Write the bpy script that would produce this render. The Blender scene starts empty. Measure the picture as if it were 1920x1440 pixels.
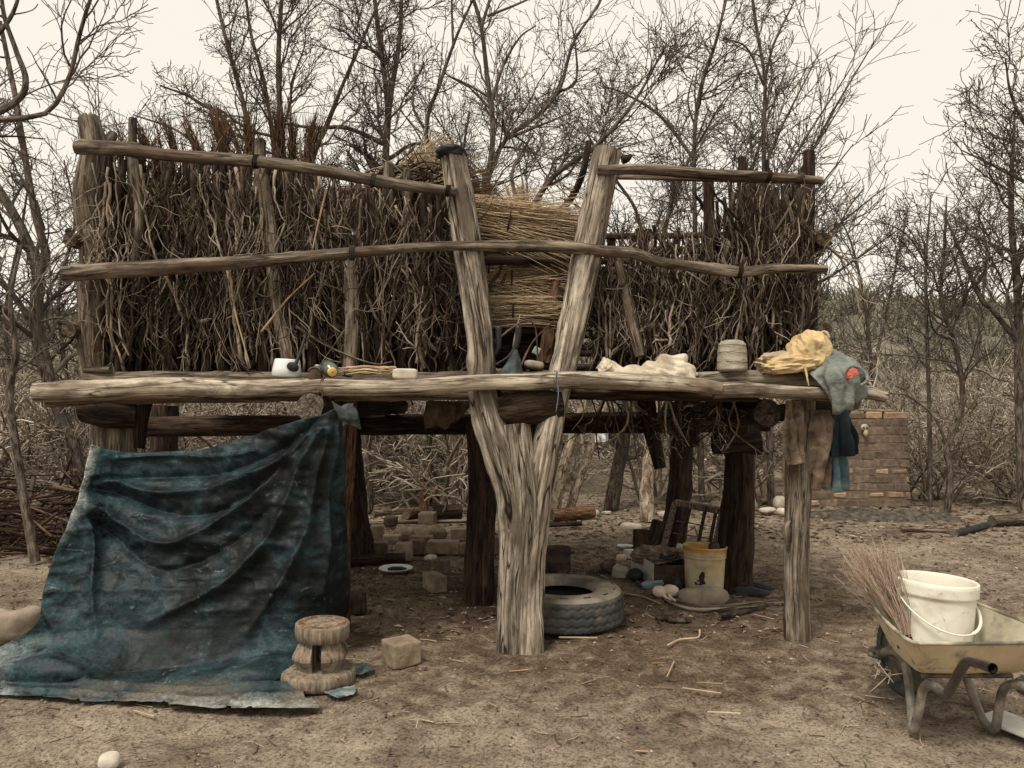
import bpy, math
import numpy as np
from math import sin, cos, pi, atan, radians, sqrt

# ------------------------------------------------------------------ camera, sky, sun, exposure
SC = bpy.context.scene
COL = SC.collection
FPX, HCAM, PITCH = 1450.0, 1.5, atan(40.0 / 1450.0)
cam_d = bpy.data.cameras.new('camera')
cam_d.sensor_width = 36.0
cam_d.lens = 36.0 * FPX / 1920.0
cam_d.clip_start, cam_d.clip_end = 0.05, 2000.0
cam = bpy.data.objects.new('camera', cam_d)
COL.objects.link(cam)
cam.location = (0, 0, HCAM)
cam.rotation_euler = (pi / 2 + PITCH, 0, 0)
SC.camera = cam

SUN_EL, SUN_AZ = radians(58), radians(215)       # high, from behind the camera and to its left
W = bpy.data.worlds.new('World')
SC.world = W
W.use_nodes = True
wn = W.node_tree
bg = wn.nodes['Background']
sky = wn.nodes.new('ShaderNodeTexSky')
sky.sky_type = 'NISHITA'
sky.sun_disc = False
sky.sun_elevation = SUN_EL
sky.sun_rotation = SUN_AZ
sky.dust_density = 4.0
wmix = wn.nodes.new('ShaderNodeMix')
wmix.data_type = 'RGBA'
wmix.inputs[0].default_value = 0.94               # thin bright overcast over the clear sky
wn.links.new(sky.outputs[0], wmix.inputs[6])
wmix.inputs[7].default_value = (7.5, 7.0, 6.05, 1)
wn.links.new(wmix.outputs[2], bg.inputs[0])
bg.inputs[1].default_value = 0.1

sun_d = bpy.data.lights.new('sun', 'SUN')
sun_d.energy = 2.3
sun_d.angle = radians(20)
sun_d.color = (1.0, 0.93, 0.82)
sun = bpy.data.objects.new('sun', sun_d)
COL.objects.link(sun)
sun.location = (-6, -6, 12)
sun.rotation_euler = (pi / 2 - SUN_EL, 0, pi - SUN_AZ + 0)
_d = (-sin(SUN_AZ) * cos(SUN_EL), -cos(SUN_AZ) * cos(SUN_EL), -sin(SUN_EL))
import mathutils
sun.rotation_euler = mathutils.Vector(_d).to_track_quat('-Z', 'Y').to_euler()
SC.view_settings.view_transform = 'Standard'
SC.view_settings.look = 'None'
SC.view_settings.exposure = 0.45
SC.view_settings.gamma = 1.0
SC.cycles.max_bounces = 6
SC.cycles.diffuse_bounces = 3
SC.cycles.transparent_max_bounces = 4

# ------------------------------------------------------------------ helpers: picture point -> place
CP, SP = cos(PITCH), sin(PITCH)
def P(px, py, Y):
    x = (px - 960.0) / FPX; z = -(py - 720.0) / FPX
    t = Y / (CP - z * SP)
    return (t * x, Y, HCAM + t * (SP + z * CP))
def G(px, py, z0=0.0):
    x = (px - 960.0) / FPX; z = -(py - 720.0) / FPX
    t = (z0 - HCAM) / (SP + z * CP)
    return (t * x, t * (CP - z * SP), z0)
def PL(lst, Y=None):
    return np.array([P(a[0], a[1], a[2] if len(a) > 2 else Y) for a in lst], float)

# ------------------------------------------------------------------ helpers: numbers
def _h(ix, iy, iz, seed):
    with np.errstate(over='ignore'):
        n = (ix.astype(np.uint32) * np.uint32(374761393)) ^ (iy.astype(np.uint32) * np.uint32(668265263)) \
            ^ (iz.astype(np.uint32) * np.uint32(2246822519)) ^ np.uint32((seed * 3266489917) & 0xffffffff)
        n = (n ^ (n >> np.uint32(13))) * np.uint32(1274126177)
        n = (n ^ (n >> np.uint32(15))) * np.uint32(2654435761)
        n = n ^ (n >> np.uint32(16))
    return n.astype(np.float64) / 2147483648.0 - 1.0
def vnoise(p, seed=0):
    p = np.asarray(p, float)
    i = np.floor(p).astype(np.int64); f = p - i
    f = f * f * (3 - 2 * f)
    r = 0
    for dx in (0, 1):
        wx = f[..., 0] if dx else 1 - f[..., 0]
        for dy in (0, 1):
            wy = f[..., 1] if dy else 1 - f[..., 1]
            for dz in (0, 1):
                wz = f[..., 2] if dz else 1 - f[..., 2]
                r = r + wx * wy * wz * _h(i[..., 0] + dx, i[..., 1] + dy, i[..., 2] + dz, seed)
    return r
def fbm(p, octv=4, seed=0, gain=0.5):
    a, s, r = 1.0, 0.0, 0
    p = np.asarray(p, float)
    for k in range(octv):
        r = r + a * vnoise(p * (2.03 ** k), seed + k * 17); s += a; a *= gain
    return r / s
def ridged(p, octv=3, seed=0):
    a, s, r = 1.0, 0.0, 0
    p = np.asarray(p, float)
    for k in range(octv):
        r = r + a * (1 - np.abs(vnoise(p * (2.1 ** k), seed + k * 31)) * 2); s += a; a *= 0.5
    return r / s
def nrm(v):
    return v / np.maximum(np.linalg.norm(v, axis=-1, keepdims=True), 1e-9)
def spline(pts, n):
    pts = np.asarray(pts, float)
    m = len(pts)
    if m == 2:
        t = np.linspace(0, 1, n)[:, None]
        return pts[0] * (1 - t) + pts[1] * t
    ext = np.vstack([2 * pts[0] - pts[1], pts, 2 * pts[-1] - pts[-2]])
    d = np.linalg.norm(np.diff(pts[:, :3], axis=0), axis=1)
    c = np.concatenate([[0], np.cumsum(d)]); c /= c[-1]
    tt = np.linspace(0, 1, n)
    i = np.clip(np.searchsorted(c, tt, side='right') - 1, 0, m - 2)
    u = ((tt - c[i]) / np.maximum(c[i + 1] - c[i], 1e-9))[:, None]
    p0, p1, p2, p3 = ext[i], ext[i + 1], ext[i + 2], ext[i + 3]
    return 0.5 * (2 * p1 + (p2 - p0) * u + (2 * p0 - 5 * p1 + 4 * p2 - p3) * u ** 2 + (3 * p1 - p0 - 3 * p2 + p3) * u ** 3)
def rot(rx=0, ry=0, rz=0):
    return np.array(mathutils.Euler((rx, ry, rz), 'XYZ').to_matrix())

# ------------------------------------------------------------------ helpers: meshes
def top_of(o):
    while o.parent: o = o.parent
    return o
class MB:
    def __init__(s):
        s.v = []; s.q = []; s.t = []; s.w = []; s.r = []; s.mq = []; s.mt = []; s.n = 0
    def add(s, v, q=None, t=None, wood=None, rnd=0.5, mat=0):
        v = np.asarray(v, float).reshape(-1, 3)
        s.v.append(v)
        s.w.append(v.copy() if wood is None else np.asarray(wood, float).reshape(-1, 3))
        s.r.append(np.broadcast_to(np.asarray(rnd, float), (len(v),)).copy())
        if q is not None and len(q):
            q = np.asarray(q, np.int64).reshape(-1, 4) + s.n; s.q.append(q); s.mq.append(np.full(len(q), mat))
        if t is not None and len(t):
            t = np.asarray(t, np.int64).reshape(-1, 3) + s.n; s.t.append(t); s.mt.append(np.full(len(t), mat))
        s.n += len(v)
        return s
    def build(s, name, mats, parent=None, smooth=True, origin=None, solid=0, angle=None, center=False):
        V = np.vstack(s.v)
        if parent is not None:
            org = np.array(top_of(parent)['_o'] if '_o' in top_of(parent) else top_of(parent).location)
        elif origin is not None: org = np.array(origin)
        else: org = np.array([V[:, 0].mean(), V[:, 1].mean(), V[:, 2].min()])
        me = bpy.data.meshes.new(name)
        Q = np.vstack(s.q) if s.q else np.zeros((0, 4), np.int64)
        T = np.vstack(s.t) if s.t else np.zeros((0, 3), np.int64)
        me.vertices.add(len(V)); me.vertices.foreach_set('co', (V - org).astype(np.float32).ravel())
        nl = Q.size + T.size
        me.loops.add(nl); me.loops.foreach_set('vertex_index', np.concatenate([Q.ravel(), T.ravel()]).astype(np.int32))
        npol = len(Q) + len(T)
        me.polygons.add(npol)
        st = np.concatenate([np.arange(len(Q)) * 4, Q.size + np.arange(len(T)) * 3]).astype(np.int32)
        me.polygons.foreach_set('loop_start', st)
        mi = np.concatenate([np.concatenate(s.mq) if s.mq else [], np.concatenate(s.mt) if s.mt else []]).astype(np.int32)
        for m in (mats if isinstance(mats, (list, tuple)) else [mats]): me.materials.append(m)
        me.polygons.foreach_set('material_index', mi)
        me.polygons.foreach_set('use_smooth', np.full(npol, bool(smooth)))
        me.update(calc_edges=True)
        a = me.attributes.new('wood', 'FLOAT_VECTOR', 'POINT'); a.data.foreach_set('vector', np.vstack(s.w).astype(np.float32).ravel())
        a = me.attributes.new('rnd', 'FLOAT', 'POINT'); a.data.foreach_set('value', np.concatenate(s.r).astype(np.float32))
        me.validate()
        if angle is not None:
            me.set_sharp_from_angle(angle=radians(angle))
        o = bpy.data.objects.new(name, me); COL.objects.link(o)
        if parent is not None: o.parent = parent
        else: o.location = org
        if solid:
            md = o.modifiers.new('thickness', 'SOLIDIFY'); md.thickness = solid; md.offset = 0
        return o
def tag(o, label=None, cat=None, group=None, kind=None):
    if label: o['label'] = label
    if cat: o['category'] = cat
    if group: o['group'] = group
    if kind: o['kind'] = kind
    return o
def thing(name, label, cat, loc, group=None):
    o = bpy.data.objects.new(name, None); COL.objects.link(o)
    o.empty_display_size = 0.2
    o.location = loc
    return tag(o, label, cat, group)

def grid_faces(nr, nc, wrap=False):
    r = np.arange(nr - 1)[:, None]
    c = np.arange(nc if wrap else nc - 1)[None, :]
    c2 = (c + 1) % nc
    return np.stack([r * nc + c + 0 * r, r * nc + c2, (r + 1) * nc + c2, (r + 1) * nc + c], -1).reshape(-1, 4)

def tubes(mb, Pt, R, k=5, mat=0, rnd=None, cap=True, seed=0, knob=0.0):
    """many round sticks at once: Pt (B,n,3), R (B,n)"""
    Pt = np.asarray(Pt, float)
    if Pt.ndim == 2: Pt = Pt[None]
    R = np.asarray(R, float)
    if R.ndim == 1: R = R[None]
    B, n, _ = Pt.shape
    if B == 0: return
    T = nrm(np.gradient(Pt, axis=1))
    N = np.empty_like(Pt)
    ref = np.where(np.abs(T[:, :1, 2]) > 0.9, np.array([[1.0, 0, 0]]), np.array([[0, 0, 1.0]]))
    cur = nrm(ref - (ref * T[:, 0]).sum(-1, keepdims=True) * T[:, 0])
    N[:, 0] = cur
    for i in range(1, n):
        cur = nrm(cur - (cur * T[:, i]).sum(-1, keepdims=True) * T[:, i]); N[:, i] = cur
    Bn = np.cross(T, N)
    th = np.arange(k) * 2 * pi / k
    ct, st = np.cos(th), np.sin(th)
    rr = R[:, :, None] * np.ones(k)
    if knob:
        rg = np.random.default_rng(seed + 5)
        rr = rr * (1 + knob * rg.uniform(-1, 1, (B, n, k)))
    V = Pt[:, :, None] + rr[..., None] * (ct[:, None] * N[:, :, None] + st[:, None] * Bn[:, :, None])
    sl = np.concatenate([np.zeros((B, 1)), np.cumsum(np.linalg.norm(np.diff(Pt, axis=1), axis=2), axis=1)], 1)
    rg = np.random.default_rng(seed + 11)
    off = rg.uniform(-50, 50, (B, 1, 1, 3))
    wd = np.stack([rr * ct, rr * st, np.broadcast_to(sl[:, :, None], rr.shape)], -1) + off
    if rnd is None: rnd = rg.uniform(0, 1, B)
    rv = np.broadcast_to(np.asarray(rnd, float).reshape(-1, 1, 1), (B, n, k))
    fc = grid_faces(n, k, True)
    f = (np.arange(B)[:, None, None] * (n * k) + fc[None]).reshape(-1, 4)
    V = V.reshape(-1, 3); wd = wd.reshape(-1, 3); rv = rv.reshape(-1)
    tri = None
    if cap:
        ce = np.concatenate([Pt[:, 0], Pt[:, -1]])
        b0 = B * n * k
        kk = np.arange(k); k2 = (kk + 1) % k
        bi = np.arange(B)[:, None] * n * k
        t1 = np.stack([np.broadcast_to(b0 + np.arange(B)[:, None], (B, k)), bi + k2, bi + kk], -1).reshape(-1, 3)
        e = bi + (n - 1) * k
        t2 = np.stack([np.broadcast_to(b0 + B + np.arange(B)[:, None], (B, k)), e + kk, e + k2], -1).reshape(-1, 3)
        tri = np.concatenate([t1, t2])
        V = np.concatenate([V, ce])
        wd = np.concatenate([wd, np.concatenate([off[:, 0, 0] + 0 * ce[:B], off[:, 0, 0] + np.stack([0 * sl[:, -1], 0 * sl[:, -1], sl[:, -1]], -1)])])
        rv = np.concatenate([rv, np.broadcast_to(np.asarray(rnd, float).reshape(-1), (B,)), np.broadcast_to(np.asarray(rnd, float).reshape(-1), (B,))])
    mb.add(V, f, tri, wd, rv, mat)

def log(mb, pts, rad, k=22, n=None, seed=0, lump=0.10, grain=0.05, cracks=3, crack=0.16, mat=0, capmat=None, flat=None, rnd=None, ends=0.0, knots=0):
    """one weathered log, with grain, lumps and drying cracks in its surface"""
    pts = np.asarray(pts, float)
    L = np.linalg.norm(np.diff(pts, axis=0), axis=1).sum()
    if n is None: n = int(np.clip(L / 0.025, 10, 130))
    Pt = spline(pts, n)
    rad = np.atleast_1d(np.asarray(rad, float))
    if len(rad) == 1: rad = np.repeat(rad, 2)
    R = np.interp(np.linspace(0, 1, n), np.linspace(0, 1, len(rad)), rad)
    T = nrm(np.gradient(Pt, axis=0))
    ref = np.array([1.0, 0, 0]) if abs(T[0, 2]) > 0.8 else np.array([0, 0, 1.0])
    N = np.empty_like(Pt); cur = ref
    for i in range(n):
        cur = nrm(cur - (cur @ T[i]) * T[i]); N[i] = cur
    Bn = np.cross(T, N)
    th = np.arange(k) * 2 * pi / k
    sl = np.concatenate([[0], np.cumsum(np.linalg.norm(np.diff(Pt, axis=0), axis=1))])
    A, S = np.meshgrid(th, sl)
    q = np.stack([np.cos(A), np.sin(A), S], -1)
    f = 1 + lump * fbm(q * [0.9, 0.9, 3.0] + seed * 3.1, 2, seed) + grain * fbm(q * [7, 7, 5.0] + seed, 3, seed + 3)
    rg = np.random.default_rng(seed + 77)
    for c in range(cracks):
        a0 = rg.uniform(0, 2 * pi); s0 = rg.uniform(0, L); ln = L * rg.uniform(0.25, 0.7)
        aw = a0 + 0.25 * vnoise(np.stack([S * 2.5, 0 * S + c, 0 * S + seed], -1), seed)
        d = np.abs((A - aw + pi) % (2 * pi) - pi)
        wdt = 2 * pi / k * 0.9
        f = f - crack * np.exp(-(d / wdt) ** 2) * np.exp(-((S - s0) / ln) ** 4)
    for c in range(knots):
        a0 = rg.uniform(0, 2 * pi); s0 = rg.uniform(0, L)
        d = (A - a0 + pi) % (2 * pi) - pi
        e2 = (d / .42) ** 2 + ((S - s0) / (R.mean() * rg.uniform(.5, 1.1))) ** 2
        f = f + rg.uniform(.12, .3) * np.exp(-e2) - .16 * np.exp(-e2 * 7)
    rr = R[:, None] * f
    V = Pt[:, None] + rr[..., None] * (np.cos(A)[..., None] * N[:, None] + np.sin(A)[..., None] * Bn[:, None])
    off = rg.uniform(-50, 50, 3)
    wd = np.stack([R[:, None] * np.cos(A), R[:, None] * np.sin(A), S], -1) + off
    if rnd is None: rnd = rg.uniform(0, 1)
    mb.add(V, grid_faces(n, k, True), None, wd, rnd, mat)
    # cut ends, with rings of vertices so the face can be rough
    for e in (0, -1):
        rings = [V[e]]
        for sc in (0.75, 0.45, 0.15):
            ring = Pt[e] + (V[e] - Pt[e]) * sc + T[e] * (1 if e else -1) * rg.uniform(-0.5, 1, (k, 1)) * R[e] * ends
            rings.append(ring)
        cv = np.vstack(rings + [Pt[e][None]])
        cq = grid_faces(4, k, True)
        if e == 0: cq = cq[:, ::-1]
        kk = np.arange(k)
        ct = np.stack([3 * k + kk, 3 * k + (kk + 1) % k, np.full(k, 4 * k)], -1)
        if e == 0: ct = ct[:, ::-1]
        rel = (cv - Pt[e])
        wdc = np.stack([rel @ N[e], rel @ Bn[e], 0 * rel[:, 0]], -1)
        mb.add(cv, cq, ct, wdc, rnd, mat if capmat is None else capmat)

def lathe(mb, prof, k=48, loc=(0, 0, 0), R3=None, mat=0, wob=0.0, seed=0, caps=False, rnd=0.5):
    prof = np.asarray(prof, float); n = len(prof)
    th = np.arange(k) * 2 * pi / k
    A, I = np.meshgrid(th, np.arange(n))
    r = prof[I, 0]; z = prof[I, 1]
    if wob:
        r = r * (1 + wob * fbm(np.stack([np.cos(A) * 1.3, np.sin(A) * 1.3, z * 6 + seed], -1), 3, seed))
    V = np.stack([r * np.cos(A), r * np.sin(A), z], -1).reshape(-1, 3)
    wd = V.copy()
    if R3 is not None: V = V @ np.asarray(R3).T
    V = V + np.array(loc)
    t = None
    if caps:
        kk = np.arange(k)
        ce = np.array([[0, 0, prof[0, 1]], [0, 0, prof[-1, 1]]]); wd = np.vstack([wd, ce])
        if R3 is not None: ce = ce @ np.asarray(R3).T
        V = np.vstack([V, ce + np.array(loc)])
        t = np.concatenate([np.stack([np.full(k, n * k), (kk + 1) % k, kk], -1), np.stack([np.full(k, n * k + 1), (n - 1) * k + kk, (n - 1) * k + (kk + 1) % k], -1)])
    mb.add(V, grid_faces(n, k, True), t, wd, rnd, mat)

def bevbox(mb, dim, loc=(0, 0, 0), R3=None, b=0.008, jit=0.0, seed=0, mat=0, rnd=0.5, jax=1.0):
    """box with chamfered edges: 24 vertices, 44 triangles"""
    h = np.array(dim, float) / 2
    vs = []; idx = {}
    for ax in range(3):
        for sx in (-1, 1):
            for sy in (-1, 1):
                for sz in (-1, 1):
                    s = np.array([sx, sy, sz]); p = s * (h - b); p[ax] = s[ax] * h[ax]
                    idx[(ax, sx, sy, sz)] = len(vs); vs.append(p)
    q = []; t = []
    for ax in range(3):
        o = [a for a in range(3) if a != ax]
        for sg in (-1, 1):
            ring = []
            for (a, c) in ((-1, -1), (1, -1), (1, 1), (-1, 1)):
                s = [0, 0, 0]; s[ax] = sg; s[o[0]] = a; s[o[1]] = c
                ring.append(idx[(ax, *s)])
            flip = (sg < 0) != (ax == 1)
            q.append(ring[::-1] if flip else ring)
    for ax in range(3):                                # edges along ax
        o = [a for a in range(3) if a != ax]
        for a in (-1, 1):
            for c in (-1, 1):
                s1 = [0, 0, 0]; s1[o[0]] = a; s1[o[1]] = c
                s2 = list(s1); s1[ax] = -1; s2[ax] = 1
                q.append([idx[(o[0], *s1)], idx[(o[0], *s2)], idx[(o[1], *s2)], idx[(o[1], *s1)]])
    for sx in (-1, 1):
        for sy in (-1, 1):
            for sz in (-1, 1):
                t.append([idx[(0, sx, sy, sz)], idx[(1, sx, sy, sz)], idx[(2, sx, sy, sz)]])
    V = np.array(vs)
    q = np.array(q); t = np.array(t)
    for arr in (q, t):
        for i, f in enumerate(arr):
            c = V[f].mean(0); nn = np.cross(V[f[1]] - V[f[0]], V[f[2]] - V[f[0]])
            if nn @ c < 0: arr[i] = f[::-1]
    if jit:
        rg = np.random.default_rng(seed)
        cj = {}
        for (ax, sx, sy, sz), i in idx.items():
            V[i] = V[i] + (cj.setdefault((sx, sy, sz), rg.uniform(-jit, jit, 3)) + rg.uniform(-jit, jit, 3) * 0.25) * jax
    wd = V.copy() + seed * 0.37
    if R3 is not None: V = V @ np.asarray(R3).T
    mb.add(V + np.array(loc), q, t, wd, rnd, mat)

def rcube(mb, dim, loc=(0, 0, 0), R3=None, n=12, p=6.0, amp=0.004, freq=18.0, seed=0, mat=0, dent=0.0, rnd=0.5):
    """rounded block with a rough worn surface (p large = squarer)"""
    g = np.linspace(-1, 1, n)
    a, b = np.meshgrid(g, g)
    V = []; Q = []
    base = grid_faces(n, n)
    for ax in range(3):
        for sg in (-1, 1):
            v = np.empty((n, n, 3)); o = [i for i in range(3) if i != ax]
            v[..., ax] = sg; v[..., o[0]] = a; v[..., o[1]] = b
            f = base if (sg > 0) == (ax != 1) else base[:, ::-1]
            Q.append(f + len(V) * n * n); V.append(v.reshape(-1, 3))
    V = np.vstack(V); Q = np.vstack(Q)
    ln = (np.abs(V) ** p).sum(1) ** (1 / p)
    V = V / ln[:, None]
    nv = nrm(V / 1.0)
    V = V * (np.array(dim) / 2)
    d = amp * fbm(V * freq + seed * 7.3, 4, seed) + dent * fbm(V * freq * 0.25 + seed * 3.3, 2, seed + 9)
    V = V + nv * d[:, None]
    wd = V.copy() + seed * 0.37
    if R3 is not None: V = V @ np.asarray(R3).T
    mb.add(V + np.array(loc), Q, None, wd, rnd, mat)

def sheet(mb, ctrl, nr=40, nc=40, fold=None, crumple=0.0, cf=9.0, seed=0, mat=0, grav=None, rnd=0.5):
    """cloth through a grid of control points; fold(U, V, pts) gives extra push along the normal"""
    C = np.asarray(ctrl, float)
    r = np.stack([spline(C[i], nc) for i in range(C.shape[0])])
    S = np.stack([spline(r[:, j], nr) for j in range(nc)], 1)
    du = np.gradient(S, axis=1); dv = np.gradient(S, axis=0)
    N = nrm(np.cross(du, dv))
    U, Vv = np.meshgrid(np.linspace(0, 1, nc), np.linspace(0, 1, nr))
    d = 0
    if fold is not None: d = d + fold(U, Vv, S)
    if crumple: d = d + crumple * (ridged(S * cf + seed, 3, seed) - 0.3)
    S2 = S + N * (np.asarray(d)[..., None] if np.ndim(d) else d)
    if grav is not None: S2[..., 2] = np.maximum(S2[..., 2], grav)
    mb.add(S2, grid_faces(nr, nc), None, np.stack([U, Vv, 0 * U], -1), rnd, mat)
    return S2

def blob(mb, loc, rad, seed=0, k=56, n=36, p=2.2, fold=0.08, ff=2.5, fine=0.02, R3=None, flatb=True, mat=0, rnd=0.5, stretch=(1, 1, 1), octv=2):
    """soft stuffed shape: a rounded body with creases, flat where it lies"""
    th = np.linspace(0, 2 * pi, k, endpoint=False); ph = np.linspace(0.02, pi - 0.02, n)
    A, B = np.meshgrid(th, ph)
    D = np.stack([np.sin(B) * np.cos(A), np.sin(B) * np.sin(A), np.cos(B)], -1)
    ln = (np.abs(D) ** p).sum(-1) ** (1 / p)
    V = D / ln[..., None]
    q = V * np.array(stretch)
    f = 1 + fold * (ridged(q * ff + seed * 5.1, octv, seed) - 0.35) + fine * ridged(q * ff * 3 + seed, 1, seed + 2)
    V = V * f[..., None] * np.array(rad)
    if flatb: V[..., 2] = np.maximum(V[..., 2], -rad[2] * 0.82)
    V = V.reshape(-1, 3); wd = V.copy()
    if R3 is not None: V = V @ np.asarray(R3).T
    kk = np.arange(k)
    ce = np.array([V[:k].mean(0), V[-k:].mean(0)]); wd = np.vstack([wd, ce])
    V = np.vstack([V, ce])
    t = np.concatenate([np.stack([np.full(k, n * k), kk, (kk + 1) % k], -1), np.stack([np.full(k, n * k + 1), (n - 1) * k + (kk + 1) % k, (n - 1) * k + kk], -1)])
    mb.add(V + np.array(loc), grid_faces(n, k, True)[:, ::-1], t, wd, rnd, mat)

def sprout(Pp, Rp, m, rg, wlen=False, vert=0.0, t=(0.2, 1.0), ang=(0.4, 0.9), ln=(0.3, 0.6), npts=5, wig=0.15, trop=0.05, rr=0.6, tip=0.3, rmin=0.003, taper_len=0.5, lmin=0.05):
    """m side branches on every parent"""
    B, n, _ = Pp.shape
    ix = np.repeat(np.arange(B), m); M = len(ix)
    if wlen:
        w_ = np.linalg.norm(np.diff(Pp, axis=1), axis=2).sum(1) ** 1.15
        ix = rg.choice(B, M, p=w_ / w_.sum())
    tt = rg.uniform(t[0], t[1], M)
    fi = tt * (n - 1); i0 = np.clip(fi.astype(int), 0, n - 2); fr = (fi - i0)[:, None]
    base = Pp[ix, i0] * (1 - fr) + Pp[ix, i0 + 1] * fr
    tg = nrm(Pp[ix, i0 + 1] - Pp[ix, i0])
    rad = (Rp[ix, i0] * (1 - fr[:, 0]) + Rp[ix, i0 + 1] * fr[:, 0]) * rr * rg.uniform(0.7, 1.1, M)
    v = rg.normal(size=(M, 3)); pe = nrm(v - (v * tg).sum(-1, keepdims=True) * tg)
    a = rg.uniform(ang[0], ang[1], M)[:, None]
    d = np.cos(a) * tg + np.sin(a) * pe
    pl = np.linalg.norm(np.diff(Pp, axis=1), axis=2).sum(1)[ix]
    L = np.maximum(pl * rg.uniform(ln[0], ln[1], M) * (1 - taper_len * tt), lmin)
    st = (L / (npts - 1))[:, None]
    pts = [base]
    for j in range(npts - 1):
        d = nrm(d + wig * rg.normal(size=(M, 3)) + np.array([0, 0, trop]) + (vert * np.sign(d[:, 2:3]) * np.array([0, 0, 1]) if vert else 0))
        pts.append(pts[-1] + d * st)
    Q = np.stack(pts, 1)
    R = np.maximum(rad, rmin)[:, None] * np.linspace(1, tip, npts)[None]
    return Q, np.maximum(R, rmin)

def leaves(mb, pts, size, rg, mat=0, droop=0.3):
    """small single leaves: bent quads round the given points"""
    M = len(pts)
    if M == 0: return
    d = nrm(rg.normal(size=(M, 3)) + [0, 0, -droop])
    v = rg.normal(size=(M, 3)); w = nrm(np.cross(d, v)); u = np.cross(w, d)
    s = rg.uniform(size[0], size[1], (M, 1))
    mid = pts + d * s * 0.5 + u * s * 0.12
    V = np.stack([pts, mid + w * s * 0.28, pts + d * s, mid - w * s * 0.28], 1)
    f = np.arange(M * 4).reshape(-1, 4)
    mb.add(V.reshape(-1, 3), f, None, None, np.repeat(rg.uniform(0, 1, M), 4), mat)

# ------------------------------------------------------------------ helpers: materials
def mat_base(name, rough=0.85, spec=0.3):
    m = bpy.data.materials.new(name); m.use_nodes = True
    nt = m.node_tree; b = nt.nodes['Principled BSDF']
    b.inputs['Roughness'].default_value = rough
    b.inputs['Specular IOR Level'].default_value = spec
    return m, nt, b
def nd(nt, typ, **kw):
    n = nt.nodes.new(typ)
    for k, v in kw.items(): setattr(n, k, v)
    return n
def ramp(nt, stops, fac):
    r = nd(nt, 'ShaderNodeValToRGB')
    el = r.color_ramp.elements
    while len(el) < len(stops): el.new(0.5)
    for e, (p, c) in zip(el, stops):
        e.position = p; e.color = (c[0], c[1], c[2], 1)
    nt.links.new(fac, r.inputs[0])
    return r.outputs[0]
def scaled(nt, src, sc, off=(0, 0, 0)):
    mp = nd(nt, 'ShaderNodeMapping')
    mp.inputs['Scale'].default_value = sc; mp.inputs['Location'].default_value = off
    nt.links.new(src, mp.inputs[0]); return mp.outputs[0]
def noise(nt, vec, scale=1.0, detail=5.0, rough=0.55, dist=0.0):
    n = nd(nt, 'ShaderNodeTexNoise')
    n.inputs['Scale'].default_value = scale; n.inputs['Detail'].default_value = detail
    n.inputs['Roughness'].default_value = rough; n.inputs['Distortion'].default_value = dist
    nt.links.new(vec, n.inputs['Vector']); return n.outputs['Fac']
def mixc(nt, a, b, fac, mode='MIX'):
    m = nd(nt, 'ShaderNodeMix', data_type='RGBA', blend_type=mode)
    for s, i in ((fac, 0), (a, 6), (b, 7)):
        if isinstance(s, (int, float)): m.inputs[i].default_value = s
        elif isinstance(s, tuple): m.inputs[i].default_value = (*s, 1)
        else: nt.links.new(s, m.inputs[i])
    return m.outputs[2]
def mth(nt, op, a, b=None, clamp=False):
    m = nd(nt, 'ShaderNodeMath', operation=op, use_clamp=clamp)
    for s, i in ((a, 0), (b, 1)):
        if s is None: continue
        if isinstance(s, (int, float)): m.inputs[i].default_value = s
        else: nt.links.new(s, m.inputs[i])
    return m.outputs[0]
def mrange(nt, v, a, b, c=0.0, d=1.0):
    m = nd(nt, 'ShaderNodeMapRange')
    nt.links.new(v, m.inputs[0])
    for i, x in enumerate((a, b, c, d)): m.inputs[i + 1].default_value = x
    return m.outputs[0]
def bump(nt, b, h, strength=0.4, dist=0.01):
    n = nd(nt, 'ShaderNodeBump')
    n.inputs['Strength'].default_value = strength; n.inputs['Distance'].default_value = dist
    nt.links.new(h, n.inputs['Height']); nt.links.new(n.outputs[0], b.inputs['Normal'])
def attr(nt, name, out='Vector'):
    return nd(nt, 'ShaderNodeAttribute', attribute_name=name).outputs[out]
def hsv(nt, c, h=0.5, s=1.0, v=1.0, vsrc=None):
    n = nd(nt, 'ShaderNodeHueSaturation')
    n.inputs['Hue'].default_value = h; n.inputs['Saturation'].default_value = s; n.inputs['Value'].default_value = v
    if vsrc is not None: nt.links.new(vsrc, n.inputs['Value'])
    nt.links.new(c, n.inputs['Color']); return n.outputs[0]

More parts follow.
